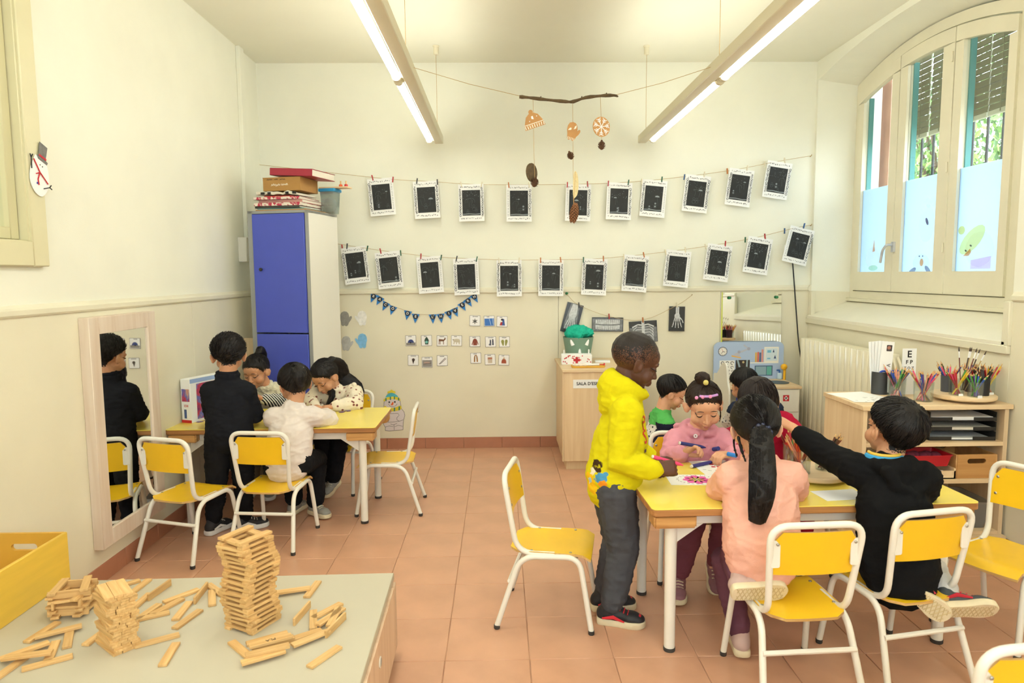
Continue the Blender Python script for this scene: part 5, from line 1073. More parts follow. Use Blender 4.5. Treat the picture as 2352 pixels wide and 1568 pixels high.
for i, (c, h) in enumerate((((226, 180, 90), .075), ((214, 110, 90), .078), ((90, 100, 140), .074), ((220, 150, 140), .098))): kp([[(1.976+.0165*i, .668), (1.990+.0165*i, .668), (1.990+.0165*i, .668+h), (1.976+.0165*i, .668+h)]], .0008, 'book_print', c)
ch = kp([[(1.700, .535), (1.818, .535), (1.818, .682), (1.700, .682)]], .0, 'eye_chart', (244, 242, 236)); S = []
for row, (n, r, z) in enumerate(((3, .0135, .662), (3, .0115, .628), (4, .0085, .600), (5, .0065, .577), (5, .005, .558), (5, .004, .544))):
    for i in range(n):
        x = 1.723+(.075 if n == 3 else .078)*i/(n-1); S += ring(x, z, r, r*.33, 10)[:8]
kp(S, .0007, 'chart_rings', M_ink)
kp([[(1.826, .60), (1.936, .60), (1.936, .685), (1.826, .685)]], 0, 'dark_print', (52, 44, 44)); kp(stroke([(1.84, .685), (1.86, .62)], .014) + stroke([(1.915, .685), (1.912, .62)], .013), .0008, 'strap_print', (150, 170, 180)); kp([circle(.009, 10, (1.885, .668))], .0009, 'button_print', (200, 180, 130))
kp([[(1.975, .560), (2.115, .560), (2.115, .640), (1.975, .640)]], 0, 'keyboard_print', (70, 96, 130)); kp([[(1.983, .567), (2.065, .567), (2.065, .633), (1.983, .633)]], .0007, 'key_print', (140, 170, 186)); kp([[(2.07, .567), (2.107, .567), (2.107, .633), (2.07, .633)]], .0007, 'screen_print', (100, 176, 166))

# ---- radiator
ra = thing('radiator', 'cream ribbed radiator standing under the arched window', 'radiator', (2.318, 3.98, .0)); M_rad = mat('radiator_enamel', (236, 228, 202), .35)
n = 15; pitch = 1.10/n; fin = MB().prism(rrect(.110, pitch-.0075, .003, 1), .14, .868).mesh('fin', M_rad, bevel=.002, seg=1)
for i in range(n): link('fin', fin, ra, (0, pitch*(i+.5), 0))
b = MB()
for k in range(4): b.tube(fillet([(-.05+.03*k, -.004, .16), (-.05+.03*k, -.03-.004*k, .20), (-.05+.03*k, -.03-.004*k, .80), (-.05+.03*k, -.004, .85)], .03), .008, 6)
b.build('end_bars', M_rad, ra); MB().tube([(0, 0, .80), (0, 1.14, .80)], .022, 12).build('top_pipe', M_rad, ra); MB().tube([(0, 0, .20), (0, 1.12, .20)], .022, 12).build('bottom_pipe', M_rad, ra)
MB().tube([(0, 1.14, .80), (0, 1.18, .80)], .016, 10).build('valve', M_paper, ra)
for y in (.1, 1.0): MB().box(-.02, .078, y-.01, y+.01, .12, .16).build('bracket', M_rad, ra)

# ---- pencils, cups and trays
PCOL = {'red': (190, 36, 44), 'orange': (230, 104, 40), 'yellow': (236, 200, 40), 'green': (70, 150, 60), 'dark green': (30, 70, 50), 'blue': (44, 84, 180), 'purple': (96, 60, 140), 'pink': (232, 80, 130), 'peach': (232, 160, 130), 'black': (34, 32, 34), 'brown': (104, 62, 42), 'light blue': (130, 190, 206), 'maroon': (120, 30, 50)}
def pencil_mesh(c, L=.165, r=.0036):
    b = MB(); rg = lambda rad, z: [Vector((rad*math.cos(R(60*k)), rad*math.sin(R(60*k)), z)) for k in range(6)]
    b.loft([rg(r, 0), rg(r, L-.018)], mi=0); b.loft([rg(r, L-.018), rg(.0011, L-.003)], mi=1); b.loft([rg(.0011, L-.003), rg(.0003, L)], mi=0); return b.mesh('pencil', [mat('pencil_'+c.replace(' ', '_'), PCOL[c], .35), M_pine], smooth=False)
PME = {c: pencil_mesh(c) for c in PCOL}
def brush_mesh(name, hc, L=.2):
    b = MB(); b.tube([(0, 0, 0), (0, 0, L*.72)], [.0018, .0026], 7, mi=0); b.tube([(0, 0, L*.72), (0, 0, L*.86)], [.0026, .0032], 7, mi=1); b.tube([(0, 0, L*.86), (0, 0, L*.91), (0, 0, L*.96)], [.003, .0028, .0006], 7, mi=2); return b.mesh(name, [pc(hc), M_paper, pc((60, 44, 34))])
BME = [brush_mesh('paint_brush', (110, 60, 50)), brush_mesh('paint_brush', (60, 44, 44)), brush_mesh('paint_brush', (190, 160, 110))]
M_glassj = glass_mat('jar_glass', (246, 250, 250), .05, .2, opac=.02)
def cup(label, x, y, z, r, h, m, name='pencil_cup', tag_=None):
    t = thing(name, label, 'cup', (x, y, z), 0, 'pencil cups'); MB().lathe([(0, 0), (r*.92, 0), (r, h), (r*.94, h), (r*.86, .003), (0, .003)], 20, cap=False).build('cup', m, t)
    if tag_: flat([rrect(.022, .022, .004)], r*.97, r*.985, 'sticker', M_paper, t)
    return t
def fill(x, y, z, r, h, cols, n, where, seed, L=.165, lean=1.0):
    rn = random.Random(seed); seen = {}
    for i in range(n):
        c = cols[i % len(cols)]; a = rn.uniform(0, 2*PI); r0 = r*.62*math.sqrt(rn.random()); b0 = a+PI+rn.uniform(-.8, .8)
        p0 = Vector((x+r0*math.cos(b0), y+r0*math.sin(b0), z+.004)); p1 = Vector((x+.78*r*math.cos(a)*lean, y+.78*r*math.sin(a)*lean, z+h)); d = (p1-p0).normalized()
        o = link('pencil', PME[c], None, p0, d.to_track_quat('Z', 'Y').to_euler()); o.scale = (1, 1, rn.uniform(.86, 1.05)*L/.165)
        seen[c] = seen.get(c, 0)+1; way = 'leaning towards the window' if d.x > .12 else 'leaning towards the mirror wall' if d.x < -.12 else 'standing upright'
        tag(o, f'{c} pencil {way} in the {where}', 'pencil', f'pencils in the {where}')
zs = .735
cup('clear cup of warm pencils near the card holder on the shelf', 1.985, 3.345, zs, .042, .095, M_glassj); fill(1.985, 3.345, zs, .042, .095, ['peach', 'pink', 'green', 'dark green', 'blue', 'brown', 'peach', 'red', 'black'], 26, 'clear cup near the card holder', 1)
cup('clear cup of mixed pencils at the front of the shelf', 2.045, 3.225, zs, .045, .095, M_glassj); fill(2.045, 3.225, zs, .045, .095, ['peach', 'pink', 'blue', 'yellow', 'purple', 'maroon', 'black', 'peach', 'red'], 32, 'clear cup at the shelf front', 2)
su = thing('turntable', 'round pale wooden turntable carrying pencil cups on the shelf', 'turntable', (2.248, 3.235, zs)); MB().lathe([(0, 0), (.07, 0), (.07, .012), (0, .012)], 24).build('base', M_birchx, su); MB().lathe([(0, .012), (.132, .012), (.138, .018), (.138, .03), (.132, .034), (0, .034)], 40).build('disc', M_birchx, su)
zt = zs+.034
for k, (lab, wh, x, y, r, h, m, cols, n, st) in enumerate((
  ('clear jar of felt pens on the turntable front', 'clear jar on the turntable front', 2.235, 3.135, .034, .072, M_glassj, ['green', 'purple', 'green', 'blue', 'black', 'green'], 10, 1),
  ('black mesh cup of black pencils on the turntable', 'black mesh cup', 2.295, 3.175, .032, .085, mat('black_mesh', (30, 30, 32), .6), ['black', 'black', 'black', 'brown', 'black'], 20, 0),
  ('clear jar of yellow striped pencils at the wall side of the turntable', 'clear jar at the wall side', 2.348, 3.215, .034, .078, M_glassj, ['yellow', 'orange', 'yellow', 'red', 'light blue', 'pink', 'black'], 18, 1),
  ('clear jar of red and yellow pens on the turntable', 'clear jar of red and yellow pens', 2.182, 3.190, .034, .075, M_glassj, ['yellow', 'red', 'pink', 'green', 'red'], 12, 1),
  ('dark cup of maroon pencils at the turntable back', 'dark cup at the turntable back', 2.315, 3.275, .032, .085, mat('dark_cup', (60, 34, 50), .5), ['maroon', 'peach', 'purple', 'red', 'brown', 'peach'], 17, 0),
  ('grey cup of dark pens at the turntable back', 'grey cup at the turntable back', 2.205, 3.285, .034, .08, mat('grey_cup', (80, 82, 88), .5), ['black', 'blue', 'dark green', 'pink', 'orange'], 14, 0))):
    cup(lab, x, y, zt, r, h, m, tag_=st); fill(x, y, zt, r, h, cols, n, wh, 20+k, .15 if k else .12)
rn = random.Random(12)
for i, (dx, dy) in enumerate(((-.02, .0), (.03, .0), (.04, .01), (.055, .0), (.075, .01), (.1, .0))):
    p0 = Vector((2.21, 3.20, zt+.02)); d = Vector((dx, dy, .2)).normalized(); o = link('paint_brush', BME[i % 3], None, p0+Vector((.004*i, 0, 0)), d.to_track_quat('Z', 'Y').to_euler()); o.scale = (1, 1, 1.1)
    tag(o, ['upright dark paint brush', 'slim brown paint brush with white tip', 'dark paint brush with white tip', 'tan paint brush with white tip', 'leaning brown paint brush', 'most tilted dark paint brush'][i] + ' rising above the turntable pens', 'brush', 'paint brushes on the turntable')
# card holder with portrait cards, scissors and eye chart
hd = thing('card_holder', 'dark mesh holder full of tall white name cards on the shelf', 'holder', (1.945, 3.43, zs), R(-8)); MB().lathe([(0, 0), (.038, 0), (.04, .115), (.037, .115), (.035, .003), (0, .003)], 18, cap=False).build('cup', mat('mesh_grey', (70, 72, 74), .5, metal=.4), hd)
for k in range(5):
    cd = MB().box(-.030, .030, -.0006, .0006, 0, .26).build('name_card', M_paper, hd, loc=(-.006+.003*k, .012-.009*k, .012), rot=(R(3), R(-6+2.2*k), 0))
    if k == 4:
        flat([rrect(.026, .032, .003, 2, (.008, .228))], .0007, .0011, 'portrait_print', pc((70, 60, 64)), cd); flat([circle(.009, 10, (.006, .23))], .0012, .0015, 'face_print', pc((176, 120, 100)), cd); link('lettering', text_mesh('A', .026, M_ink, .0002), cd, (.014, -.001, .14), (R(90), R(-90), 0))
ec = thing('eye_chart_card', 'white eye chart card with black letters standing behind the pencils', 'card', (2.075, 3.40, zs)); MB().box(-.036, .036, 0, .0015, .0, .235).build('card', M_paper, ec, rot=(0, 0, 0))
for txt, s_, z in (('E', .048, .205), ('F P', .028, .165), ('T O Z', .019, .135), ('L P E D', .013, .113)): link('lettering', text_mesh(txt, s_, M_ink, .0002, bold=True), ec, (0, -.0006, z), FACE_BACK)
sc = MB()
for k in range(4): sc.tube([(.018*math.cos(a)+.025*k-.04, -.02+.01*(k % 2), .10+.012*math.sin(a)) for a in [2*PI*i/10 for i in range(11)]], .005, 6)
tag(sc.build('scissor_handles', pc((40, 80, 190)), None, loc=(1.985, 3.42, zs+.01)), 'blue plastic scissor handles poking out beside the name cards', 'scissors')
tag(MB().lathe([(0, 0), (.03, 0), (.034, .09), (.031, .09), (.028, .003), (0, .003)], 16, cap=False).build('metal_cup', mat('silver_cup', (150, 152, 154), .35, metal=.6), None, loc=(1.995, 3.425, zs)), 'small silver cup holding blue scissors beside the name cards', 'cup')
for k, (x, y, a, w, h, lab) in enumerate(((1.80, 3.385, 12, .21, .17, 'blank white sheet at the back of the shelf top'), (1.83, 3.265, -6, .25, .15, 'white sheet with pencil scribbles at the shelf front corner'))):
    t = thing('paper_sheet', lab, 'paper', (x, y, zs+.0004+.001*k), R(a)); MB().box(-w/2, w/2, -h/2, h/2, 0, .0008).build('sheet', M_paper, t, smooth=False)
    if k: b = MB(); rn = random.Random(2); [b.box(px, px+.012, py, py+.0012, .0009, .0012, Matrix.Rotation(rn.uniform(-.4, .4), 4, 'Z')) for px, py in [(rn.uniform(-.1, .08), rn.uniform(-.06, .05)) for _ in range(26)]]; b.build('scribble', M_pencil, t, smooth=False)
# trays inside the shelf
M_tray = mat('tray_black', (36, 34, 34), .4); 
for k in range(3):
    t = thing('letter_tray', ['lowest black letter tray in the shelf', 'middle black letter tray in the shelf', 'topmost black letter tray in the shelf under the turntable'][k], 'letter tray', (2.204, 3.30, .5555+.047*k), R(-3), 'stacked black letter trays')
    b = MB(); b.box(-.155, .155, -.15, .15, 0, .003).box(-.155, -.152, -.15, .15, 0, .043).box(.152, .155, -.15, .15, 0, .043).box(-.155, .155, .147, .15, 0, .043).box(-.155, -.05, -.15, -.147, 0, .018).box(.05, .155, -.15, -.147, 0, .018); b.build('tray', M_tray, t)
    MB().box(-.14, .14, -.146, .13, .004, .012+.004*k).build('paper_sheaf', M_pages if k == 1 else M_paper, t)
tag(MB().box(-.045, .045, -.03, .03, 0, .075).build('clear_box', M_clear, None, bevel=.006, loc=(2.0, 3.33, .5555)), 'small clear plastic box left of the black letter trays', 'box')
tag(MB().box(-.08, .08, -.003, .003, 0, .15).build('picture_book', pc((110, 30, 50)), None, loc=(1.80, 3.44, .5555), rot=(0, 0, 0)), 'dark red book standing in the shelf behind the black hoodie boy', 'book')
wb_ = thing('wooden_box', 'wooden box with oval hand hole in the middle shelf', 'box', (2.262, 3.285, .3755), R(90)); crate(wb_, .30, .20, .115, .008, wood_mat('box_beech', (196, 144, 84), (216, 168, 108), 1, 8), wood_mat('box_beech_end', (190, 136, 76), (210, 160, 98), 1, 8))
rt = thing('red_tray', 'bright red plastic tray with dark wool in the middle shelf', 'tray', (2.04, 3.20, .435), R(2)); b = MB()
rings = [[Vector((x*s, y*s2, z)) for x, y in rrect(.2, .15, .012, 2)] for s, s2, z in ((.86, .86, 0), (1, 1, .055), (1.03, 1.04, .056), (1.03, 1.04, .052), (.98, .97, .052), (.84, .84, .004))]
b.loft(rings); b.build('tray', pc((190, 20, 36)), rt, smooth=False)
for k in range(5): tag(MB().sphere((0, 0, 0), (.03, .028, .024)).build('wool_ball', mat('wool_plum', (120, 46, 66), .9, var=.2, vscale=60, bump=.6), None, loc=(1.98+.03*k, 3.20+.015*(k % 2), .467)), 'plum coloured wool ball in the red tray', 'wool ball', 'wool balls in the red tray')
wt = thing('wooden_tray', 'shallow wooden tray with paint tubes below the red tray', 'tray', (2.04, 3.22, .3755)); MB().box(-.12, .12, -.09, .09, 0, .005).box(-.12, .12, -.09, -.082, 0, .038).box(-.12, .12, .082, .09, 0, .05).box(-.12, -.112, -.09, .09, 0, .05).box(.112, .12, -.09, .09, 0, .05).build('tray', M_birchx, wt)
for k in range(3):
    t = thing('paint_tube', ['paint tube with a green cap in the wooden tray', 'pale paint tube in the middle of the wooden tray', 'pale paint tube at the far end of the wooden tray'][k], 'paint tube', (2.09-.045*k, 3.17, .396), R(-20), 'paint tubes in the wooden tray'); MB().tube([(-.035, 0, 0), (.03, 0, 0)], [.011, .013], 10).build('tube', M_paper, t); MB().tube([(.03, 0, 0), (.042, 0, 0)], .008, 8).build('cap', pc((40, 140, 60) if k == 0 else (220, 214, 204)), t)
cbn = thing('clear_bin', 'translucent plastic bin on the lowest shelf board', 'bin', (2.21, 3.27, .1205)); b = MB(); rings = [[Vector((x*s, y*s, z)) for x, y in rrect(.30, .24, .02, 3)] for s, z in ((.9, 0), (1, .12), (1.04, .122), (1.04, .130), (.98, .130), (.88, .004))]; b.loft(rings); b.build('tub', glass_mat('bin_plastic', (226, 226, 224), .2, .3, opac=.45), cbn); MB().box(-.12, .12, -.09, .09, .006, .08).build('contents', pc((160, 158, 156)), cbn, bevel=.02)

# ---- on the drawing table
TZ = .5502
def sheet(label, x, y, a, w, h, art=None):
    t = thing('drawing_sheet', label, 'paper', (x, y, TZ), R(a), 'drawing sheets on the table'); MB().box(-w/2, w/2, -h/2, h/2, 0, .0008).build('sheet', M_paper, t, smooth=False); 
    if art: art(t)
    return t
def flower(t):
    b = MB()
    for k in range(8): a = 2*PI*k/8; b.lathe([(0, 0), (.017, 0), (.017, .0004), (0, .0004)], 10, M=Matrix.Translation((.034*math.cos(a), .034*math.sin(a), .0009)) @ Matrix.Rotation(a, 4, 'Z') @ Matrix.Scale(1.25, 4, (1, 0, 0)))
    b.build('pink_petal', pc((232, 90, 176)), t, smooth=False)
    b = MB()
    for k in range(8): a = 2*PI*k/8+.2; b.box(.004, .030, -.002, .002, .0014, .0017, Matrix.Rotation(a, 4, 'Z'))
    b.build('yellow_ray', pc((236, 206, 60)), t, smooth=False)
    b = MB()
    for k in range(8): a = 2*PI*k/8-.2; b.box(.004, .020, -.0015, .0015, .0018, .002, Matrix.Rotation(a, 4, 'Z'))
    b.build('green_ray', pc((90, 150, 120)), t, smooth=False)
    b = MB(); rn = random.Random(1)
    for k in range(26): a = 2*PI*k/26; b.box(-.005, .005, -.0008, .0008, .001, .0013, Matrix.Translation((.075*math.cos(a), .058*math.sin(a), 0)) @ Matrix.Rotation(rn.uniform(0, 3), 4, 'Z'))
    b.build('ink_scroll', M_ink, t, smooth=False)
def scrawl(t):
    b = MB(); rn = random.Random(6)
    for k in range(22): b.box(-.007, .007, -.0008, .0008, .001, .0013, Matrix.Translation((rn.uniform(-.07, .07), rn.uniform(-.07, .05), 0)) @ Matrix.Rotation(rn.uniform(0, 3), 4, 'Z'))
    b.build('ink_scroll', M_ink, t, smooth=False); b = MB()
    for k in range(5): b.lathe([(0, 0), (.010, 0), (.010, .0004), (0, .0004)], 8, (rn.uniform(-.02, .05), rn.uniform(-.02, .04), .0009))
    b.build('red_blot', pc((214, 60, 90)), t, smooth=False)
sheet('white sheet with a pink flower drawing near the table corner', .768, 2.605, -3, .225, .135, flower); sheet('white sheet with ink scrolls in front of the pink hoodie girl', .905, 2.775, 4, .18, .20, scrawl); sheet('white sheet under the black hoodie boy\'s reaching arm', 1.235, 2.40, 6, .17, .11)
def marker(label, p, d, c, cap=None, name='felt_marker', L=.135, r=.0075):
    t = thing(name, label, 'marker', p, 0, 'felt markers'); t.rotation_euler = Vector(d).to_track_quat('X', 'Z').to_euler()
    MB().tube([(-L/2, 0, 0), (L*.30, 0, 0)], r, 12).build('barrel', pc(c), t); MB().tube([(L*.30, 0, 0), (L*.36, 0, 0), (L*.47, 0, 0), (L*.5, 0, 0)], [r*.92, r*.85, r*.35, r*.15], 12).build('tip', pc(cap or c), t)
    MB().tube([(-L/2-.006, 0, 0), (-L/2, 0, 0)], [r*.8, r*.95], 12).build('end_plug', pc((236, 232, 226) if not cap else c), t)
marker('navy marker with white end lying on the sheet', (.852, 2.80, TZ+.0085), (.9, .55, 0), (52, 52, 130))
# turntable of pencils in the middle of the table
tt = thing('turntable', 'round pale wooden turntable with jars in the middle of the drawing table', 'turntable', (1.238, 2.625, .55)); MB().lathe([(0, 0), (.06, 0), (.06, .01), (0, .01)], 24).build('base', M_birchx, tt); MB().lathe([(0, .01), (.125, .01), (.13, .016), (.13, .026), (.125, .03), (0, .03)], 40).build('disc', M_birchx, tt)
for k, (lab, wh, x, y, cols, n, r) in enumerate((('clear jar of orange and red pencils on the drawing table', 'clear jar beside the ponytail girl', 1.168, 2.590, ['orange', 'red', 'orange', 'maroon', 'peach'], 20, .042), ('clear jar of red markers behind the orange pencils', 'clear jar of red markers', 1.178, 2.680, ['red', 'red', 'green', 'maroon', 'red'], 18, .038), ('clear jar of brown pencils near the hoodie boy', 'clear jar near the black hoodie boy', 1.285, 2.625, ['brown', 'black', 'maroon', 'brown'], 8, .040))):
    cup(lab, x, y, .58, r, .09, M_glassj); fill(x, y, .58, r, .09, cols, n, wh, 50+k, .165)
# ================================================================ PEOPLE: builders
from mathutils.bvhtree import BVHTree
V = Vector
class SH:
    """closed blobs in world space, fused by a voxel remesh into one skin"""
    def __init__(s): s.m = MB()
    def ell(s, c, r, M=None): s.m.sphere(c, r, M, 14, 10); return s
    def limb(s, pts, rad, side=None, n=14, ends=True):
        pts = [V(p) for p in pts]; m = len(pts); rad = [(r, r) if not isinstance(r, (tuple, list)) else r for r in rad]
        T = [(pts[min(i+1, m-1)]-pts[max(i-1, 0)]).normalized() for i in range(m)]
        u = V(side) if side is not None else T[0].orthogonal(); rings = []
        def ring(c, t, a, b, u):
            u = (u-t*u.dot(t)).normalized(); w = t.cross(u); return [c+u*a*math.cos(2*PI*k/n)+w*b*math.sin(2*PI*k/n) for k in range(n)], u
        if ends:
            e = min(rad[0])
            for q in (.95, .75, .4): r_, u = ring(pts[0]-T[0]*e*q, T[0], rad[0][0]*math.sqrt(1-q*q), rad[0][1]*math.sqrt(1-q*q), u); rings.append(r_)
        for i in range(m): r_, u = ring(pts[i], T[i], rad[i][0], rad[i][1], u); rings.append(r_)
        if ends:
            e = min(rad[-1])
            for q in (.4, .75, .95): r_, u = ring(pts[-1]+T[-1]*e*q, T[-1], rad[-1][0]*math.sqrt(1-q*q), rad[-1][1]*math.sqrt(1-q*q), u); rings.append(r_)
        s.m.loft(rings); return s
    def mesh(s, voxel, smooth=4, fac=.5):
        me = bpy.data.meshes.new('tmp'); me.from_pydata(s.m.v, [], s.m.f); bm = bmesh.new(); bm.from_mesh(me); bmesh.ops.recalc_face_normals(bm, faces=bm.faces); bm.to_mesh(me); bm.free()
        o = bpy.data.objects.new('tmp', me); C.objects.link(o)
        r = o.modifiers.new('r', 'REMESH'); r.mode = 'VOXEL'; r.voxel_size = voxel; r.adaptivity = 0
        if smooth: q = o.modifiers.new('s', 'SMOOTH'); q.factor = fac; q.iterations = smooth
        dg = bpy.context.evaluated_depsgraph_get(); dg.update(); out = bpy.data.meshes.new_from_object(o.evaluated_get(dg))
        bpy.data.objects.remove(o); bpy.data.meshes.remove(me); return out
def shade(me):
    me.polygons.foreach_set('use_smooth', [True]*len(me.polygons)); me.update(); return me
def wrinkle(me, amp, freq, seed=0, fn=None):
    """cloth creases pushed along the normals"""
    n = len(me.vertices); co = np.empty(n*3); me.vertices.foreach_get('co', co); co = co.reshape(-1, 3); no = np.empty(n*3); me.vertices.foreach_get('normal', no); no = no.reshape(-1, 3); o = V((seed*3.1, seed*1.7, seed*.9)); d = np.empty(n)
    for i in range(n):
        p = V(co[i]); a = mnoise.noise(p*freq+o); b = mnoise.noise(V((p.x*freq*2.4, p.y*freq*2.4, p.z*freq*1.3))-o); c3 = mnoise.noise(V((p.x*freq*1.1, p.y*freq*1.1, p.z*freq*3.2))+o*2); d[i] = amp*((1-abs(a))**4*1.1-.3+.35*b+.9*(1-abs(c3))**5)
        if fn: d[i] *= fn(p)
    co += no*d[:, None]; me.vertices.foreach_set('co', co.ravel()); me.update(); return me
def place(name, me, m, root, parent=None):
    """world-space mesh -> child of root (root carries only a translation)"""
    for q in (m if isinstance(m, (list, tuple)) else [m]): me.materials.append(q)
    me.transform(Matrix.Translation(-root.location)); shade(me); me.name = name
    return link(name, me, parent or root)
def mb_world(name, mb, m, root, parent=None, smooth=True):
    me = mb.mesh(name, m, smooth=smooth); me.transform(Matrix.Translation(-root.location)); return link(name, me, parent or root)
def skin(name, col): return mat(name, col, .5, var=.04, vscale=30, bump=.04, bscale=300, subs=.12, spec=.35)
def hairm(name, col): 
    m = mat(name, col, .50, var=.10, vscale=160, spec=.3, stretch=(1, 1, .08), bump=.5, bscale=300); return m
def cloth(name, col, var=.05, bump=.3, bs=420, sheen=.0, vscale=25): return mat(name, col, .92, var=var, vscale=vscale, bump=bump, bscale=bs, spec=.12, sheen=sheen)
def spotmat(name, base, spots, distort=.02, rough=.9):
    """cloth with round printed patches: (centre, radius, colour) in object space"""
    m = cloth(name, base); nt = m.node_tree; N = nt.nodes; L = nt.links; b = N['Principled BSDF']; src = b.inputs['Base Color'].links[0].from_socket
    tc = N.new('ShaderNodeTexCoord'); nz = N.new('ShaderNodeTexNoise'); nz.inputs['Scale'].default_value = 30; L.new(tc.outputs['Object'], nz.inputs['Vector'])
    sub = N.new('ShaderNodeVectorMath'); sub.operation = 'SUBTRACT'; L.new(nz.outputs['Color'], sub.inputs[0]); sub.inputs[1].default_value = (.5, .5, .5)
    sc = N.new('ShaderNodeVectorMath'); sc.operation = 'SCALE'; sc.inputs['Scale'].default_value = distort*2; L.new(sub.outputs[0], sc.inputs[0])
    ad = N.new('ShaderNodeVectorMath'); L.new(tc.outputs['Object'], ad.inputs[0]); L.new(sc.outputs[0], ad.inputs[1])
    for c, r, col in spots:
        d = N.new('ShaderNodeVectorMath'); d.operation = 'DISTANCE'; L.new(ad.outputs[0], d.inputs[0]); d.inputs[1].default_value = c
        mr = N.new('ShaderNodeMapRange'); mr.inputs['From Min'].default_value = r*.9; mr.inputs['From Max'].default_value = r*1.05; mr.inputs['To Min'].default_value = 1; mr.inputs['To Max'].default_value = 0; L.new(d.outputs['Value'], mr.inputs[0])
        mx = N.new('ShaderNodeMix'); mx.data_type = 'RGBA'; L.new(mr.outputs[0], mx.inputs['Factor']); L.new(src, mx.inputs['A']); mx.inputs['B'].default_value = (*srgb(col), 1); src = mx.outputs['Result']
    L.new(src, b.inputs['Base Color']); return m
def stripemat(name, c1, c2, scale, direction='X'):
    if name in MATS: return MATS[name]
    m = cloth(name, c1); nt = m.node_tree; N = nt.nodes; L = nt.links; b = N['Principled BSDF']; tc = N.new('ShaderNodeTexCoord'); w = N.new('ShaderNodeTexWave'); w.inputs['Scale'].default_value = scale; w.bands_direction = direction; L.new(tc.outputs['Object'], w.inputs['Vector'])
    r = N.new('ShaderNodeValToRGB'); r.color_ramp.elements[0].position = .48; r.color_ramp.elements[1].position = .52; r.color_ramp.elements[0].color = (*srgb(c1), 1); r.color_ramp.elements[1].color = (*srgb(c2), 1); L.new(w.outputs[0], r.inputs[0]); L.new(r.outputs[0], b.inputs['Base Color']); return m
def spottymat(name, base, cols, scale):
    """scattered little motifs"""
    if name in MATS: return MATS[name]
    m = cloth(name, base); nt = m.node_tree; N = nt.nodes; L = nt.links; b = N['Principled BSDF']; tc = N.new('ShaderNodeTexCoord'); v = N.new('ShaderNodeTexVoronoi'); v.inputs['Scale'].default_value = scale; L.new(tc.outputs['Object'], v.inputs['Vector'])
    r = N.new('ShaderNodeValToRGB'); L.new(v.outputs['Distance'], r.inputs[0]); e = r.color_ramp.elements; e[0].position = .18; e[1].position = .30; e[0].color = (*srgb(cols[0]), 1); e[1].color = (*srgb(base), 1); q = e.new(.24); q.color = (*srgb(cols[1]), 1); L.new(r.outputs[0], b.inputs['Base Color']); return m

# ---------------- hand
def hand(parts, wrist, d, palm, sgn, curl=.35, s=1.0, thumb=.5, spread=.10):
    """wrist point, direction to the fingers, palm normal; sgn = +1 thumb on d x palm side"""
    d = V(d).normalized(); n = V(palm); n = (n-d*n.dot(d)).normalized(); lat = d.cross(n)*sgn; w = V(wrist)
    parts.limb([w-d*.02*s, w+d*.012*s, w+d*.034*s, w+d*.056*s], [(.019*s, .015*s), (.021*s, .014*s), (.027*s, .0125*s), (.026*s, .011*s)], lat, 12)
    tips = []
    for i, (off, L) in enumerate(((.019, .050), (.0065, .056), (-.0065, .052), (-.0185, .041))):
        p = w+(d*.056+lat*off)*s; a = 0; r = .0072*s; pts = [p-d*.012*s, p]; fd = (d+lat*(off*spread*16)).normalized()
        for k, (q, f) in enumerate(((.45, 1.0), (.32, 1.25), (.26, .9))):
            a += curl*f*R(78); dr = fd*math.cos(a)+n*math.sin(a); p = p+dr*L*q*s; pts.append(p)
        parts.limb(pts, [r*1.05, r*1.1, r, r*.92, r*.74], lat, 8); tips.append(p)
    p = w+(d*.016+lat*.018+n*.004)*s; t1 = (lat*.75+d*.7+n*(.25+.5*thumb)).normalized(); t2 = (lat*(.35-.5*thumb)+d*.95+n*(.3+.4*thumb)).normalized(); t3 = (lat*(.1-.6*thumb)+d*.95+n*(.3+.3*thumb)).normalized()
    parts.limb([p, p+t1*.026*s, p+t1*.026*s+t2*.022*s, p+t1*.026*s+t2*.022*s+t3*.018*s], [.011*s, .0095*s, .0082*s, .0065*s], None, 8)
    return tips

# ---------------- head
def frame(az, pitch, roll):
    """face towards azimuth az (0 = +X, 90 = +Y), pitched (negative = down), rolled"""
    return Matrix.Rotation(R(az-90), 4, 'Z') @ Matrix.Rotation(R(pitch), 4, 'X') @ Matrix.Rotation(R(roll), 4, 'Y')
def head_parts(S, M, s, neck):
    def E(c, r, rot=None):
        A = M.to_3x3().to_4x4()
        if rot is not None: A = A @ rot
        S.ell(M @ (V(c)*s), tuple(x*s for x in r), A)
    E((0, -.014, .030), (.0755, .090, .078)); E((0, .022, -.028), (.059, .058, .061)); E((0, .028, -.062), (.044, .042, .030)); E((0, .055, -.081), (.018, .015, .014)); E((0, .045, .030), (.054, .036, .044))
    for q in (-1, 1):
        E((q*.034, .045, -.037), (.029, .027, .029)); E((q*.0085, .083, -.034), (.0065, .0065, .006)); E((q*.027, .068, .014), (.021, .013, .009)); E((q*.030, .066, -.002), (.0135, .0105, .0095))
        E((q*.077, -.008, -.014), (.0065, .018, .026), Matrix.Rotation(R(q*26), 4, 'Z')); E((q*.073, .002, -.016), (.012, .012, .018)); E((q*.084, -.018, -.007), (.005, .010, .017), Matrix.Rotation(R(q*32), 4, 'Z'))
    S.limb([M @ (V(p)*s) for p in ((0, .074, .004), (0, .083, -.014), (0, .091, -.030))], [.0062*s, .0072*s, .0088*s], None, 8)
    E((0, .076, -.052), (.017, .010, .009)); E((0, .075, -.064), (.015, .010, .008))
    S.limb([M @ (V((0, -.016, -.05))*s), V(neck)], [.043*s, .047*s], None, 12)
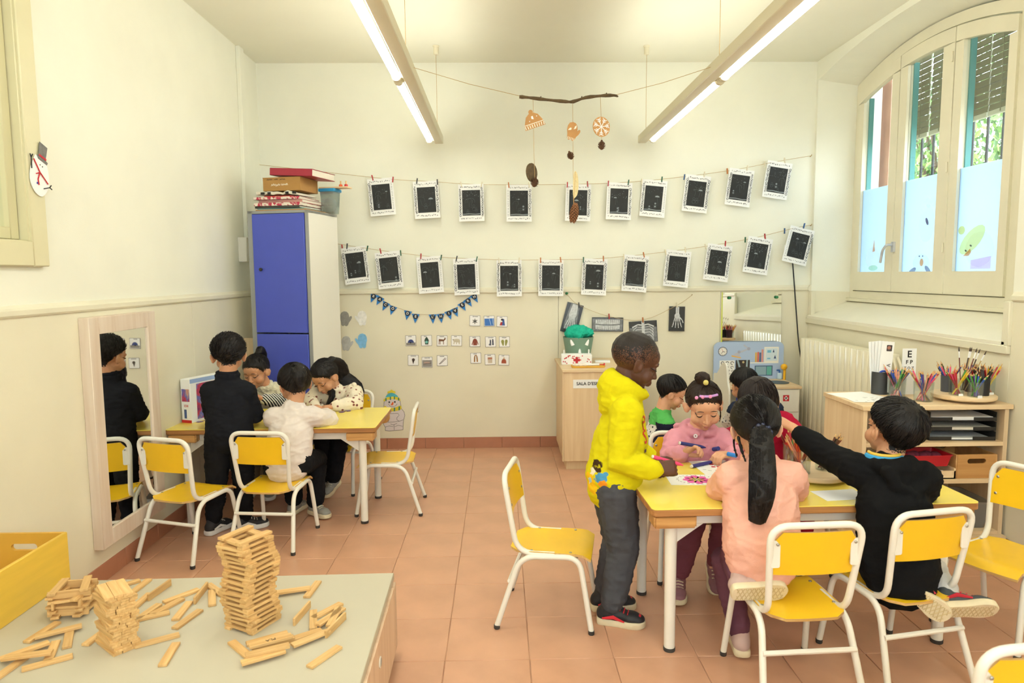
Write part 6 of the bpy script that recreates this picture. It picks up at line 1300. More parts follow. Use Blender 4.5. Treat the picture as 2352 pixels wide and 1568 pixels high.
def interp(x, xs, ys):
    if x <= xs[0]: return ys[0]
    for i in range(len(xs)-1):
        if x <= xs[i+1]: t = (x-xs[i])/(xs[i+1]-xs[i]); return ys[i]+(ys[i+1]-ys[i])*t
    return ys[-1]
HAIRLINES = {   # y (front +) -> lowest z that carries hair
 'short': ([-.09, -.04, -.025, .0, .02, .045, .07], [-.062, -.055, -.01, .012, .018, .040, .058]),
 'buzz': ([-.09, -.04, .0, .02, .045, .07], [-.030, -.010, .010, .020, .040, .054]),
 'back': ([-.09, -.04, -.02, .005, .02, .045, .07], [-.062, -.055, -.008, .012, -.002, .040, .062]),
 'bangs': ([-.09, -.04, -.02, .005, .02, .045, .07], [-.072, -.068, -.02, -.01, -.012, .012, .020]),
}
def hair_cap(M, s, bvh, style, T, seed, flow, mats, root, n_str=420, strand=.018, lift=.004, wig=.25, nu=72, nv=44, r_s=.0013):
    xs, ys = HAIRLINES[style]; c = M @ V((0, -.008*s, .012*s)); Mi = M.inverted(); rn = random.Random(seed)
    def rad(d):
        h, _, _, dist = bvh.ray_cast(c+d*.25*s, -d, .25*s)
        return (.25*s-dist) if h is not None else .06*s
    def th(d):
        r = rad(d); p = (Mi @ (c+d*r))/s; z = p.z-interp(p.y, xs, ys); z += .004*mnoise.noise(p*55); k = max(0, min(1, (z+.004)/.024)); k = k*k*(3-2*k)
        r0 = max(r, .0)  # the ears must not lift the hair
        if abs(p.x) > .071 and p.z < .02: r0 = min(r0, .074*s); k = 0 if p.z < .012 and p.y > -.045 else k
        Te = T*(.40+.60*max(0, min(1, (p.z+.02)/.06))) if style == 'short' else T
        inn = .004+.014*max(0, min(1, (.0-p.z)/.03)); return r0 - inn*s + k*(Te+inn)*s, k
    m = MB(); rot = M.to_3x3(); grid = []
    for j in range(nv+1):
        row = []
        for i in range(nu):
            a, b = PI*j/nv, 2*PI*i/nu; d = rot @ V((math.sin(a)*math.cos(b), math.sin(a)*math.sin(b), math.cos(a))); r, k = th(d)
            r += k*.0022*s*mnoise.noise(V((b*9, a*2.2, seed))) + k*.0016*s*mnoise.noise(V((b*26, a*4, seed+5))); row.append(c+d*r)
        grid.append(row)
    m.loft(grid, cap=False); cap_o = mb_world('hair', m, mats, root)
    st = MB(); cnt = 0; tries = 0
    while cnt < n_str and tries < n_str*4:
        tries += 1; d = rot @ V((rn.gauss(0, 1), rn.gauss(0, 1), rn.gauss(.35, 1))).normalized(); r, k = th(d)
        if k < .6: continue
        p = c+d*(r-.0005*s); pts = [p]; cur = d; L = strand*s*rn.uniform(.7, 1.3)
        for q in range(4):
            f = flow(M, s, c+cur*r, cur, rn); f = (f-cur*f.dot(cur))
            if f.length < 1e-4: break
            f = (f.normalized()+V((rn.uniform(-1, 1), rn.uniform(-1, 1), rn.uniform(-1, 1)))*wig).normalized(); nx = ((cur*r)+f*L).normalized(); r2, k2 = th(nx); cur = nx; r = r2 if k2 > .3 else r
            if k2 < .25 and q > 0 and style != 'bangs': break
            pts.append(c+cur*(r+lift*s*(q+1)/4*rn.uniform(.2, 1.2)))
        if len(pts) < 3: continue
        st.tube(pts, [r_s*s]*(len(pts)-1)+[r_s*.25*s], 3); cnt += 1
    if cnt: tag(mb_world('hair_strands', st, mats, root, cap_o), kind='stuff')
    return cap_o
def fl_crown(M, s, p, d, rn):            # hair lying away from the crown, downwards and forwards
    up = M.to_3x3() @ V((0, -.45, .9)).normalized(); return -(up)+M.to_3x3() @ V((0, .12, 0))
def fl_spiky(M, s, p, d, rn): return M.to_3x3() @ V((.5, .25, .35)) + V((rn.uniform(-.5, .5), rn.uniform(-.5, .5), rn.uniform(-.2, .6)))
def fl_to(pt):
    def f(M, s, p, d, rn): return (M @ (V(pt)*s)-p)
    return f
def lock(name, pts, rad, mats, root, parent=None, side=None, n_str=160, seed=1, voxel=.005, r_s=.0013, spread=1.03):
    """tail or curtain of hair: fused core with single strands over it"""
    S = SH(); P = catmull(pts, 4); k = len(P); rr = [rad[min(int(i/(k-1)*(len(rad)-1)), len(rad)-2)] for i in range(k)]; out = []
    for i in range(k):
        t = i/(k-1)*(len(rad)-1); j = min(int(t), len(rad)-2); f = t-j; a, b = rad[j], rad[j+1]; a = a if isinstance(a, tuple) else (a, a); b = b if isinstance(b, tuple) else (b, b); out.append((a[0]+(b[0]-a[0])*f, a[1]+(b[1]-a[1])*f))
    S.limb(P, out, side, 14); me = wrinkle(S.mesh(voxel, 3), .003, 22, seed); o = place(name, me, mats, root, parent)
    rn = random.Random(seed); st = MB(); T = [(P[min(i+1, k-1)]-P[max(i-1, 0)]).normalized() for i in range(k)]; u = V(side) if side is not None else T[0].orthogonal(); fr = []
    for i in range(k): u = (u-T[i]*u.dot(T[i])).normalized(); fr.append((u.copy(), T[i].cross(u)))
    for q in range(n_str):
        a = rn.uniform(0, 2*PI); i0 = rn.randint(0, k//2); L = rn.randint(k//3, k); pts2 = []
        for i in range(i0, min(k, i0+L)): w = rn.uniform(.97, 1.0)*spread; pts2.append(P[i]+fr[i][0]*out[i][0]*w*math.cos(a)+fr[i][1]*out[i][1]*w*math.sin(a)); a += rn.uniform(-.05, .05)
        if len(pts2) > 2: st.tube(pts2, [r_s]*(len(pts2)-1)+[.0003], 3)
    tag(mb_world('hair_strands', st, mats, root, o), kind='stuff') if st.v else None
    return o
def face(M, s, bvh, root, body, hairm_, lipcol, eyes=True):
    """downcast lids, brows and lips laid on the head surface"""
    R3 = M.to_3x3(); fwd = R3 @ V((0, 1, 0))
    def on(x, z, out=.0008):
        h, _, _, _ = bvh.ray_cast(M @ V((x*s, .25*s, z*s)), -fwd, .3*s); return (h if h is not None else M @ V((x*s, .08*s, z*s)))+fwd*out
    dk = mat('lash_dark', (30, 20, 18), .6)
    for q in (-1, 1):
        if eyes:
            b = MB(); b.tube([on(q*(.031+.0135*t), -.0060+.0040*t*t) for t in (-1, -.6, -.2, .2, .6, 1.1)], [.0010*s, .0020*s, .0027*s, .0028*s, .0024*s, .0012*s], 6); mb_world('eyelashes', b, dk, root, body)
            b = MB(); b.tube([on(q*(.030+.011*t), -.0092+.0035*t*t, .0002) for t in (-.7, -.3, .1, .5)], [.0004*s, .0017*s, .0017*s, .0004*s], 6); mb_world('eye', b, mat('eye_shine', (60, 44, 40), .2), root, body)
        b = MB(); b.tube([on(q*(.029+.0155*t), .0195+.003*(1-t*t)-.002*t, .0004) for t in (-1, -.5, 0, .5, 1)], [.0010*s, .0019*s, .0021*s, .0018*s, .0008*s], 6, flat=(1, 1)); mb_world('eyebrow', b, hairm_, root, body)
    lm = mat('lip_%02x%02x%02x' % lipcol, lipcol, .4); b = MB()
    b.tube([on(.0150*t, -.0542-.001*abs(t), .0) for t in (-1, -.6, -.2, .2, .6, 1)], [.0006*s, .0026*s, .0032*s, .0032*s, .0026*s, .0006*s], 7); b.tube([on(.0125*t, -.0602+.0022*t*t, .0) for t in (-1, -.6, -.2, .2, .6, 1)], [.0006*s, .003*s, .0038*s, .0038*s, .003*s, .0006*s], 7); mb_world('lips', b, lm, root, body)
    b = MB(); b.tube([on(.0155*t, -.0572-.0008*t*t, .0024) for t in (-1, -.5, 0, .5, 1)], [.0005*s, .0008*s, .0008*s, .0008*s, .0005*s], 5); mb_world('mouth_line', b, dk, root, body)

# ---------------- shoe
def shoe(root, ankle, toe, up, s, m_up, m_sole, name='shoe', accent=None, L=.172, sole_h=.020, tread=False):
    """ankle point, toe direction, sole-to-ankle direction"""
    f = V(toe).normalized(); u = V(up); u = (u-f*u.dot(f)).normalized(); r = f.cross(u); A = V(ankle); M = Matrix((( f.x, r.x, u.x, 0), (f.y, r.y, u.y, 0), (f.z, r.z, u.z, 0), (0, 0, 0, 1))); M.translation = A-u*.062*s-f*.0*s
    def P(x, y, z): return M @ V((x*s, y*s, z*s))
    S = SH(); M3 = M.to_3x3().to_4x4()
    S.ell(P(-.022, 0, .036), (.034*s, .030*s, .034*s), M3).ell(P(.02, 0, .036), (.045*s, .032*s, .030*s), M3).ell(P(.07, 0, .030), (.042*s, .034*s, .022*s), M3).ell(P(.095, 0, .026), (.028*s, .030*s, .017*s), M3)
    S.limb([P(-.012, 0, .04), P(-.008, 0, .070)], [.033*s, .030*s], None, 12)
    up_o = place(name, S.mesh(.0045*s, 3), m_up, root)
    out = [(v.x, v.y) for v in catmull([(-.055, 0, 0), (-.047, .026, 0), (-.01, .030, 0), (.03, .031, 0), (.075, .038, 0), (.11, .030, 0), (.125, .004, 0), (.112, -.026, 0), (.075, -.036, 0), (.03, -.029, 0), (-.01, -.029, 0), (-.047, -.025, 0), (-.055, 0, 0)], 3)][:-1]
    b = MB(); b.loft([[P(x*.97, y*.94, 0) for x, y in out], [P(x, y, .004) for x, y in out], [P(x, y, sole_h) for x, y in out], [P(x*.96, y*.92, sole_h+.004) for x, y in out]]); mb_world('sole', b, m_sole, root, up_o)
    if tread:
        b = MB()
        for k in range(-4, 11):
            for q in (-1, 1):
                x0 = k*.014; pts = [(x0+q*t*.5, t) for t in (-.024, -.008, .008, .024)]; pts = [(x, y) for x, y in pts if -.045 < x < .112]
                if len(pts) > 1: b.tube([P(x, y, -.0005) for x, y in pts], .0016*s, 5)
        tag(mb_world('sole_tread', b, mat('tread_tan', (206, 186, 140), .7), root, up_o), kind='stuff')
    b = MB()
    for k in range(3): b.tube([P(.032+.014*k, -.020, .060-.007*k), P(.034+.014*k, 0, .066-.0075*k), P(.032+.014*k, .020, .060-.007*k)], .0026*s, 6)
    mb_world('laces', b, accent or m_sole, root, up_o)
    if accent:
        for q in (-1, 1): b = MB(); b.tube([P(-.03, q*.033, .03), P(.01, q*.036, .040), P(.05, q*.037, .026)], [.004*s, .008*s, .003*s], 6, flat=(.35, 1)); mb_world('side_patch', b, accent, root, up_o)
        b = MB(); b.sphere(P(.088, 0, .036), (.024*s, .022*s, .010*s), M3); mb_world('toe_patch', b, accent, root, up_o)
    return up_o

# ---------------- whole child
def child(label, J, s, az, skc, hair, top, legs, shoes, face_on=True, hand_opt=None, extra=None, group='children in the classroom'):
    """J: world joints; az body azimuth; top/legs: (name, material, opts)"""
    root = thing('person', label, 'person', (J['pel'][0], J['pel'][1], 0), 0, group)
    sd = V((math.sin(R(az)), -math.cos(R(az)), 0)); fw = V((math.cos(R(az)), math.sin(R(az)), 0))     # sd = towards the child's right hand
    g = lambda k: V(J[k])
    pel, ch, nk, hd = g('pel'), g('chest'), g('neck'), g('head')
    spine = (nk-pel).normalized(); tw_ = J.get('twist', 0); sdt = (Matrix.Rotation(R(tw_), 3, 'Z') @ sd)
    shR = V(J['shR']) if 'shR' in J else ch+sdt*.108*s+(nk-ch)*.42; shL = V(J['shL']) if 'shL' in J else ch-sdt*.108*s+(nk-ch)*.42
    hipR = V(J['hipR']) if 'hipR' in J else pel+sd*.062*s; hipL = V(J['hipL']) if 'hipL' in J else pel-sd*.062*s
    M = Matrix.Translation(hd) @ frame(*J['hrot']); sk = skin(*skc); ho = hand_opt or {}
    # --- body: head and hands fine, trunk and limbs under the clothes
    H = SH(); head_parts(H, M, s, nk-V((0, 0, .01))); hm = H.mesh(.0034, 3)
    Mi = M.inverted(); n = len(hm.vertices); co = np.empty(n*3); hm.vertices.foreach_get('co', co); co = co.reshape(-1, 3)
    A = np.array(Mi.to_3x3()); loc = (co @ A.T + np.array(Mi.translation))/s; fwd = np.array(M.to_3x3() @ V((0, 1, 0)))
    dsp = np.zeros(n)
    for q in (-1, 1): dsp -= .0050*np.exp(-(((loc[:, 0]-q*.030)/.015)**2+((loc[:, 2]-.010)/.007)**2)) + .0020*np.exp(-(((loc[:, 0]-q*.017)/.007)**2+((loc[:, 2]-.002)/.010)**2))
    dsp -= .0022*np.exp(-((loc[:, 0]/.017)**2+((loc[:, 2]+.057)/.0022)**2)) + .0018*np.exp(-((loc[:, 0]/.022)**2+((loc[:, 2]+.073)/.006)**2))
    dsp *= (loc[:, 1] > .03); co += fwd[None, :]*(dsp*s)[:, None]; hm.vertices.foreach_set('co', co.ravel()); hm.update()
    bm = bmesh.new(); bm.from_mesh(hm); bvh = BVHTree.FromBMesh(bm)
    B = SH(); mid = (pel+ch)/2
    B.limb([pel, mid, ch, nk-V((0, 0, .02*s))], [(.085*s, .065*s), (.085*s, .065*s), (.095*s, .066*s), (.045*s, .045*s)], sd)
    tips = {}
    for k, sh in (('R', shR), ('L', shL)):
        B.limb([sh, g('el'+k), g('wr'+k)], [.030*s, .026*s, .020*s], None, 10)
    for k, hp in (('R', hipR), ('L', hipL)): B.limb([hp, g('kn'+k), g('an'+k)], [.052*s, .038*s, .026*s], None, 10); B.ell(g('an'+k)-V((0, 0, .02)), (.03*s, .03*s, .025*s))
    tm = B.mesh(.010, 3); bm.from_mesh(tm)
    for k in 'RL':
        o = ho.get(k, {}); 
        if o is None: continue
        HS = SH(); d = V(o['d']) if 'd' in o else (g('wr'+k)-g('el'+k)); tips[k] = hand(HS, g('wr'+k), d, o.get('palm', (0, 0, -1)), o.get('sgn', 1 if k == 'R' else -1), o.get('curl', .4), s*1.1, o.get('thumb', .5))
        HS.limb([g('wr'+k)-(g('wr'+k)-g('el'+k)).normalized()*.05*s, g('wr'+k)], [.022*s, .019*s], None, 10); bm.from_mesh(HS.mesh(.0026, 2))
    me = bpy.data.meshes.new('body'); bm.to_mesh(me); bm.free(); nf = len(hm.polygons); cen = np.empty(nf*3); hm.polygons.foreach_get('center', cen); cen = (cen.reshape(-1, 3) @ A.T + np.array(Mi.translation))/s
    xs, ys = HAIRLINES[hair['style']]; zl = np.interp(cen[:, 1], xs, ys); bz = hair['style'] == 'buzz'; pr = np.clip((cen[:, 2]-zl+(.006 if not bz else .020))/(.016 if not bz else .085), 0, 1); pr[(np.abs(cen[:, 0]) > .0745) & (cen[:, 2] < .014)] = 0
    hs = (np.random.default_rng(3).random(nf) < pr).astype(int); mi = np.zeros(len(me.polygons), int); mi[:nf] = hs
    body = place('body', me, [sk, hairm(*hair['m'])], root); me.polygons.foreach_set('material_index', mi.tolist()); me.update()
    # --- trousers
    if legs:
        nm, ml, o = legs; S = SH(); w = o.get('w', 1.0)
        S.limb([pel+spine*.055*s, pel, (hipR+hipL)/2-(V((0, 0, .03*s)) if not J.get('seated') else V((0, 0, .012*s)))], [(.094*s*w, .074*s*w), (.104*s*w, .084*s*w), (.092*s*w, .076*s*w)], sd)
        for k, hp in (('R', hipR), ('L', hipL)):
            kn, an = g('kn'+k), g('an'+k); cf = o.get('cuff', .040)
            S.limb([hp, hp.lerp(kn, .5), kn, kn.lerp(an, .5), an.lerp(kn, .10)], [.072*s*w, .066*s*w, .056*s*w, .050*s*w, cf*s*w], None, 12)
            if o.get('rib'): S.limb([an.lerp(kn, .16), an.lerp(kn, .06)], [(cf+.007)*s*w, cf*.92*s*w], None, 12)
        place(nm, wrinkle(S.mesh(.0065, 5), .0042, 14, len(label) % 17), ml, root)
    # --- sweater
    nm, mt, o = top; S = SH(); w = o.get('w', 1.0); hem = pel-spine*o.get('drop', .02)*s; hm_b = o.get('hem', .96)
    S.limb([hem, hem+spine*.03*s, pel.lerp(ch, .35), ch-(nk-ch)*.1, ch+(nk-ch)*.45, nk-spine*.012*s], [(.118*s*w*hm_b, .094*s*w*hm_b), (.126*s*w, .101*s*w), (.122*s*w, .098*s*w), (.120*s*w, .093*s*w), (.096*s*w, .072*s*w), (.054*s, .053*s)], sdt.lerp(sd, .4), 18)
    sl = SH() if o.get('sleeve') else S; sw = o.get('sw', 1.0)
    for k, sh in (('R', shR), ('L', shL)):
        el, wr = g('el'+k), g('wr'+k)
        S.limb([ch.lerp(sh, .35)+(nk-ch)*.25, sh], [.062*s*w, .056*s*w], None, 12)
        e = o.get('short'+k, 0); end = wr.lerp(el, e) if e else wr
        sl.limb([sh, sh.lerp(el, .5), el, el.lerp(end, .55), end.lerp(el, .08)], [.056*s*sw, .052*s*sw, .049*s*sw, .044*s*sw, .034*s*sw], None, 12)
        sl.limb([end.lerp(el, .22), end.lerp(el, .04)], [.039*s*sw, .031*s*sw], None, 12)
    if o.get('hood'):
        hi = 1.0 if o['hood'] == 'up' else 0.0; path = []; rr = []
        for t in range(-7, 8):
            a = t/7*2.75; bk_w = .5+.5*math.cos(a); path.append(nk+(-fw*(math.cos(a)*.062+.012*bk_w)+sd*math.sin(a)*.066)*s+V((0, 0, (-.010+(.052 if hi else .012)*bk_w)*s))); rr.append(((.017+(.034 if hi else .014)*bk_w)*s, (.016+.014*bk_w)*s))
        S.limb(path, rr, (0, 0, 1), 14)
        q = nk-fw*.078*s
        if hi: S.ell(nk-fw*.058*s-V((0, 0, .022*s)), (.052*s, .074*s, .058*s), Matrix.Rotation(R(az), 4, 'Z'))
        else: S.limb([q+sd*.078*s-V((0, 0, .005*s)), q+sd*.060*s-fw*.020*s-V((0, 0, .055*s)), q-fw*.030*s-V((0, 0, .085*s)), q-sd*.060*s-fw*.020*s-V((0, 0, .055*s)), q-sd*.078*s-V((0, 0, .005*s))], [.020*s, .021*s, .022*s, .021*s, .020*s], None, 10)
        S.limb([q+V((0, 0, .004*s)), q-fw*.008*s-V((0, 0, .06*s))], [(.070*s, .022*s), (.045*s, .018*s)], sd, 12)
    else:
        for t in range(12): a = 2*PI*t/12; S.ell(nk+(fw*math.cos(a)*.050+sd*math.sin(a)*.052)*s-spine*.004*s, .012*s)
    if o.get('blob'):
        for c, r in o['blob']: S.ell(V(c), r)
    tmesh = wrinkle(S.mesh(.0062, 5), o.get('amp', .0042), o.get('freq', 13), len(label) % 23); topo = place(nm, tmesh, mt, root)
    if 'fmat' in o:
        idx = [o['fmat'](V(p.center)+root.location, p.normal) for p in tmesh.polygons]; tmesh.polygons.foreach_set('material_index', idx); tmesh.update()
    if o.get('sleeve'): place('sleeves', wrinkle(sl.mesh(.006, 4), .0035, 18, 3), o['sleeve'], root)
    # --- shoes
    if shoes:
        for k in 'RL':
            q = shoes.get(k)
            if q: shoe(root, g('an'+k), q['toe'], q.get('up', (0, 0, 1)), s, shoes['m'], shoes['sole'], accent=shoes.get('accent'), L=.17, tread=q.get('tread', False))
    # --- hair and face
    hm_ = hairm(*hair['m']); hair['style'] == 'buzz' or hair_cap(M, s, bvh, hair['style'], hair.get('T', .010), hair.get('seed', 1), hair.get('flow', fl_crown), [hm_], root, hair.get('n', 420), hair.get('strand', .018), hair.get('lift', .004), hair.get('wig', .25))
    if face_on: face(M, s, bvh, root, body, hm_, hair.get('lip', (176, 104, 92)))
    if extra: extra(dict(root=root, M=M, s=s, hair=hm_, bvh=bvh, body=body, top=topo, sd=sd, fw=fw, tips=tips, nk=nk, ch=ch, pel=pel, shR=shR, shL=shL))
    return root
# teal cloth heaped in the bucket
S = SH(); S.m = TEAL[0]; S.m.v = [(x+TEAL[1][0], y+TEAL[1][1], z+TEAL[1][2]) for x, y, z in S.m.v]
ct = thing('teal_cloth', 'bunched teal gauze cloth overflowing the green bucket', 'cloth', (TEAL[1][0], TEAL[1][1], TEAL[1][2]))
me = wrinkle(S.mesh(.006, 2), .010, 42, 4); place('cloth', me, cloth('teal_gauze', (46, 190, 160), .12), ct); ct.children[0].location.z = 0; ct.children[0].data.transform(Matrix.Translation((0, 0, 0)))
# ================================================================ PEOPLE
BLACK = ('hair_black', (26, 22, 22)); SK1 = ('skin_tan', (206, 152, 116)); SK2 = ('skin_light', (226, 172, 140)); SK3 = ('skin_deep', (92, 58, 42)); SK4 = ('skin_warm', (198, 146, 110))
M_sw = mat('rubber_white', (236, 234, 228), .5); M_scream = mat('rubber_cream', (226, 212, 178), .6, var=.06, vscale=30)
SHOEB = mat('shoe_black', (38, 38, 42), .6); SHOEG = mat('shoe_grey', (150, 148, 140), .7)
def strand_tie(d, p, r, m, name='hair_tie'):
    b = MB(); n = 14; ax = d['M'].to_3x3()
    for i in range(n): a = 2*PI*i/n; b.sphere(V(p)+(V((1, 0, 0))*math.cos(a)+V((0, 0, 1))*math.sin(a))*r, .006, nu=8, nv=6)
    mb_world(name, b, m, d['root'])
# 1 -- standing boy in black at the puzzle table, back to the camera
blk = cloth('sweat_black', (30, 31, 36), .08); blk2 = cloth('jogger_black', (28, 28, 31), .08)
def x1(d):
    b = MB(); b.tube([d['nk']+(d['fw']*math.cos(t)*.045+d['sd']*math.sin(t)*.047)*d['s']+V((0, 0, .012)) for t in [2*PI*a/16 for a in range(17)]], .011, 8)
    mb_world('collar', b, blk, d['root'])
child('standing boy in black tracksuit with white soled trainers at the puzzle table',
      dict(pel=(-1.44, 3.585, .525), chest=(-1.442, 3.60, .715), neck=(-1.443, 3.60, .845), head=(-1.437, 3.615, .945), hrot=(110, -10, 0), shR=(-1.352, 3.60, .755), shL=(-1.533, 3.60, .755), elR=(-1.328, 3.66, .610), wrR=(-1.37, 3.765, .605), elL=(-1.558, 3.66, .63), wrL=(-1.50, 3.77, .61), knR=(-1.385, 3.60, .275), anR=(-1.385, 3.595, .065), knL=(-1.515, 3.575, .275), anL=(-1.535, 3.555, .065)),
      1.0, 88, SK1, dict(m=BLACK, style='short', T=.012, flow=fl_spiky, strand=.007, lift=.010, wig=.45, n=900, seed=2), ('sweatshirt', blk, dict(drop=.015, w=.97, sw=.95)), ('joggers', blk2, dict(rib=True, w=.96)),
      dict(R=dict(toe=(.85, .5, 0)), L=dict(toe=(.35, .95, 0)), m=SHOEB, sole=M_sw, accent=M_sw), hand_opt=dict(R=dict(curl=.35), L=dict(curl=.35)), extra=x1)
# 2 -- girl in fuzzy cream waistcoat, far side of the puzzle table
fuzz = cloth('fuzzy_cream', (226, 218, 188), .14, 1.0, 160, .5, 60); strp = stripemat('striped_knit', (34, 36, 44), (232, 230, 222), 26, 'DIAGONAL')
def x2(d):
    lock('ponytail', [d['M'] @ V((0, -.06, .09)), d['M'] @ V((.0, -.105, .10)), d['M'] @ V((.008, -.125, .05)), d['M'] @ V((.012, -.12, -.02))], [.018, .026, .022, .008], d['hair'], d['root'], n_str=90)
    b = MB(); b.tube([d['M'] @ (V((0, -.075, .088))+V((.018*math.cos(t), .006, .018*math.sin(t)))) for t in [2*PI*i/10 for i in range(11)]], .004, 6); mb_world('hair_band', b, pc((236, 180, 40)), d['root'])
child('girl with ponytail in fuzzy cream waistcoat and striped sleeves facing the camera',
      dict(pel=(-1.47, 4.42, .39), chest=(-1.48, 4.40, .585), neck=(-1.505, 4.365, .655), head=(-1.545, 4.315, .760), hrot=(-104, -20, 4), elR=(-1.62, 4.34, .56), wrR=(-1.575, 4.22, .605), elL=(-1.385, 4.32, .565), wrL=(-1.465, 4.205, .60), knR=(-1.54, 4.22, .35), anR=(-1.54, 4.14, .08), knL=(-1.42, 4.22, .35), anL=(-1.41, 4.12, .08), seated=1),
      .97, -92, SK1, dict(m=BLACK, style='back', T=.007, flow=fl_to((0, -.08, .09)), lift=.001, wig=.1, n=420, seed=3, strand=.025), ('fuzzy_waistcoat', fuzz, dict(w=1.06, sleeve=strp, amp=.008, freq=30)), ('trousers', cloth('trouser_olive', (120, 116, 100)), {}),
      dict(R=dict(toe=(0, -1, 0)), L=dict(toe=(.1, -1, 0)), m=SHOEG, sole=M_sw), hand_opt=dict(R=dict(curl=.5), L=dict(curl=.5, d=(-.5, -.3, .35))), extra=x2)
# 3 -- child in cream sweater, back to the camera, sitting on the second chair
def x3(d):
    lock('hair_bun', [d['M'] @ V((0, -.05, .06)), d['M'] @ V((0, -.085, .03)), d['M'] @ V((0, -.085, -.03))], [.05, .048, .02], d['hair'], d['root'], n_str=60)
    b = MB(); b.tube([d['M'] @ V((.02, -.10, .075)), d['M'] @ V((.035, -.098, .07))], .003, 6); mb_world('hair_clip', b, M_screw, d['root'])
child('child in cream sweatshirt with dark tied hair sitting with back to the camera',
      dict(pel=(-1.125, 3.535, .385), chest=(-1.115, 3.595, .555), neck=(-1.11, 3.63, .672), head=(-1.113, 3.675, .775), hrot=(124, -18, -4), shR=(-1.010, 3.615, .612), shL=(-1.212, 3.605, .612), elR=(-.938, 3.70, .575), wrR=(-1.00, 3.83, .585), elL=(-1.235, 3.70, .565), wrL=(-1.20, 3.82, .585), knR=(-1.035, 3.775, .34), anR=(-1.06, 3.80, .07), knL=(-1.185, 3.78, .34), anL=(-1.19, 3.83, .07), seated=1),
      .98, 90, SK1, dict(m=BLACK, style='back', T=.016, flow=fl_to((0, -.08, .05)), lift=.002, wig=.12, n=520, seed=4, strand=.022), ('sweatshirt', cloth('sweat_cream', (226, 214, 206)), dict(w=1.0, sw=.98, drop=.025)), ('trousers', blk2, dict(cuff=.050)),
      dict(R=dict(toe=(.25, -.2, -.0)), L=dict(toe=(.2, 1, 0)), m=SHOEG, sole=M_scream), hand_opt=dict(R=dict(curl=.3), L=dict(curl=.4)), face_on=False, extra=x3)
# 4 -- girl with long black hair and floral blouse
flo = spottymat('floral_blouse', (234, 222, 198), ((120, 70, 66), (190, 140, 120)), 34)
def x4(d):
    M = d['M']
    lock('long_hair', [M @ V((.045, -.055, .055)), M @ V((.062, -.085, -.03)), d['shL']+V((.0, .06, .02)), d['shL']+V((.012, .055, -.10))], [(.05, .035), (.056, .032), (.050, .026), (.02, .012)], d['hair'], d['root'], n_str=200, seed=4)
    lock('long_hair', [M @ V((.058, .005, .03)), M @ V((.068, .03, -.05)), d['nk']+V((.0, -.055, -.02)), d['nk']+V((-.03, -.075, -.10))], [(.020, .03), (.018, .030), (.020, .034), (.008, .02)], d['hair'], d['root'], n_str=140, seed=5)
    lock('long_hair', [M @ V((-.02, -.075, .05)), M @ V((-.01, -.10, -.03)), d['nk']+V((.03, .09, -.03)), d['nk']+V((.04, .10, -.14))], [(.05, .03), (.06, .028), (.06, .025), (.03, .01)], d['hair'], d['root'], n_str=140, seed=6)
    b = MB(); 
    for k in range(9): a = k/8*PI; b.sphere(d['shL']+V((.012*math.cos(a), -.02+.008*k*.3, .045+.012*math.sin(a*2))), (.016, .02, .014), nu=8, nv=6)
    mb_world('shoulder_frill', b, flo, d['root'])
    b = MB(); b.tube([M @ V((.035, .055, .085)), M @ V((.048, .045, .065))], .0025, 6); mb_world('hair_clip', b, pc((230, 190, 160)), d['root'])
child('girl with long black hair in floral blouse leaning on the puzzle table',
      dict(pel=(-1.005, 4.35, .385), chest=(-1.015, 4.30, .555), neck=(-1.045, 4.26, .655), head=(-1.085, 4.215, .735), hrot=(-122, -38, 6), shL=(-.925, 4.26, .625), shR=(-1.15, 4.30, .62), elL=(-.885, 4.13, .575), wrL=(-1.00, 4.065, .578), elR=(-1.19, 4.20, .575), wrR=(-1.12, 4.08, .578), knL=(-.99, 4.13, .35), anL=(-1.05, 4.17, .10), knR=(-1.10, 4.15, .35), anR=(-1.10, 4.20, .09), seated=1),
      .97, -100, SK1, dict(m=BLACK, style='back', T=.009, flow=fl_to((0, -.1, -.06)), lift=.001, wig=.08, n=460, seed=5, strand=.026), ('floral_blouse', flo, dict(w=1.0, sw=1.08)), ('trousers', blk2, dict(cuff=.052)),
      dict(L=dict(toe=(-.3, -.9, -.3)), R=dict(toe=(-.2, -.9, -.3)), m=SHOEG, sole=M_scream), hand_opt=dict(R=dict(curl=.35), L=dict(curl=.35)), extra=x4)
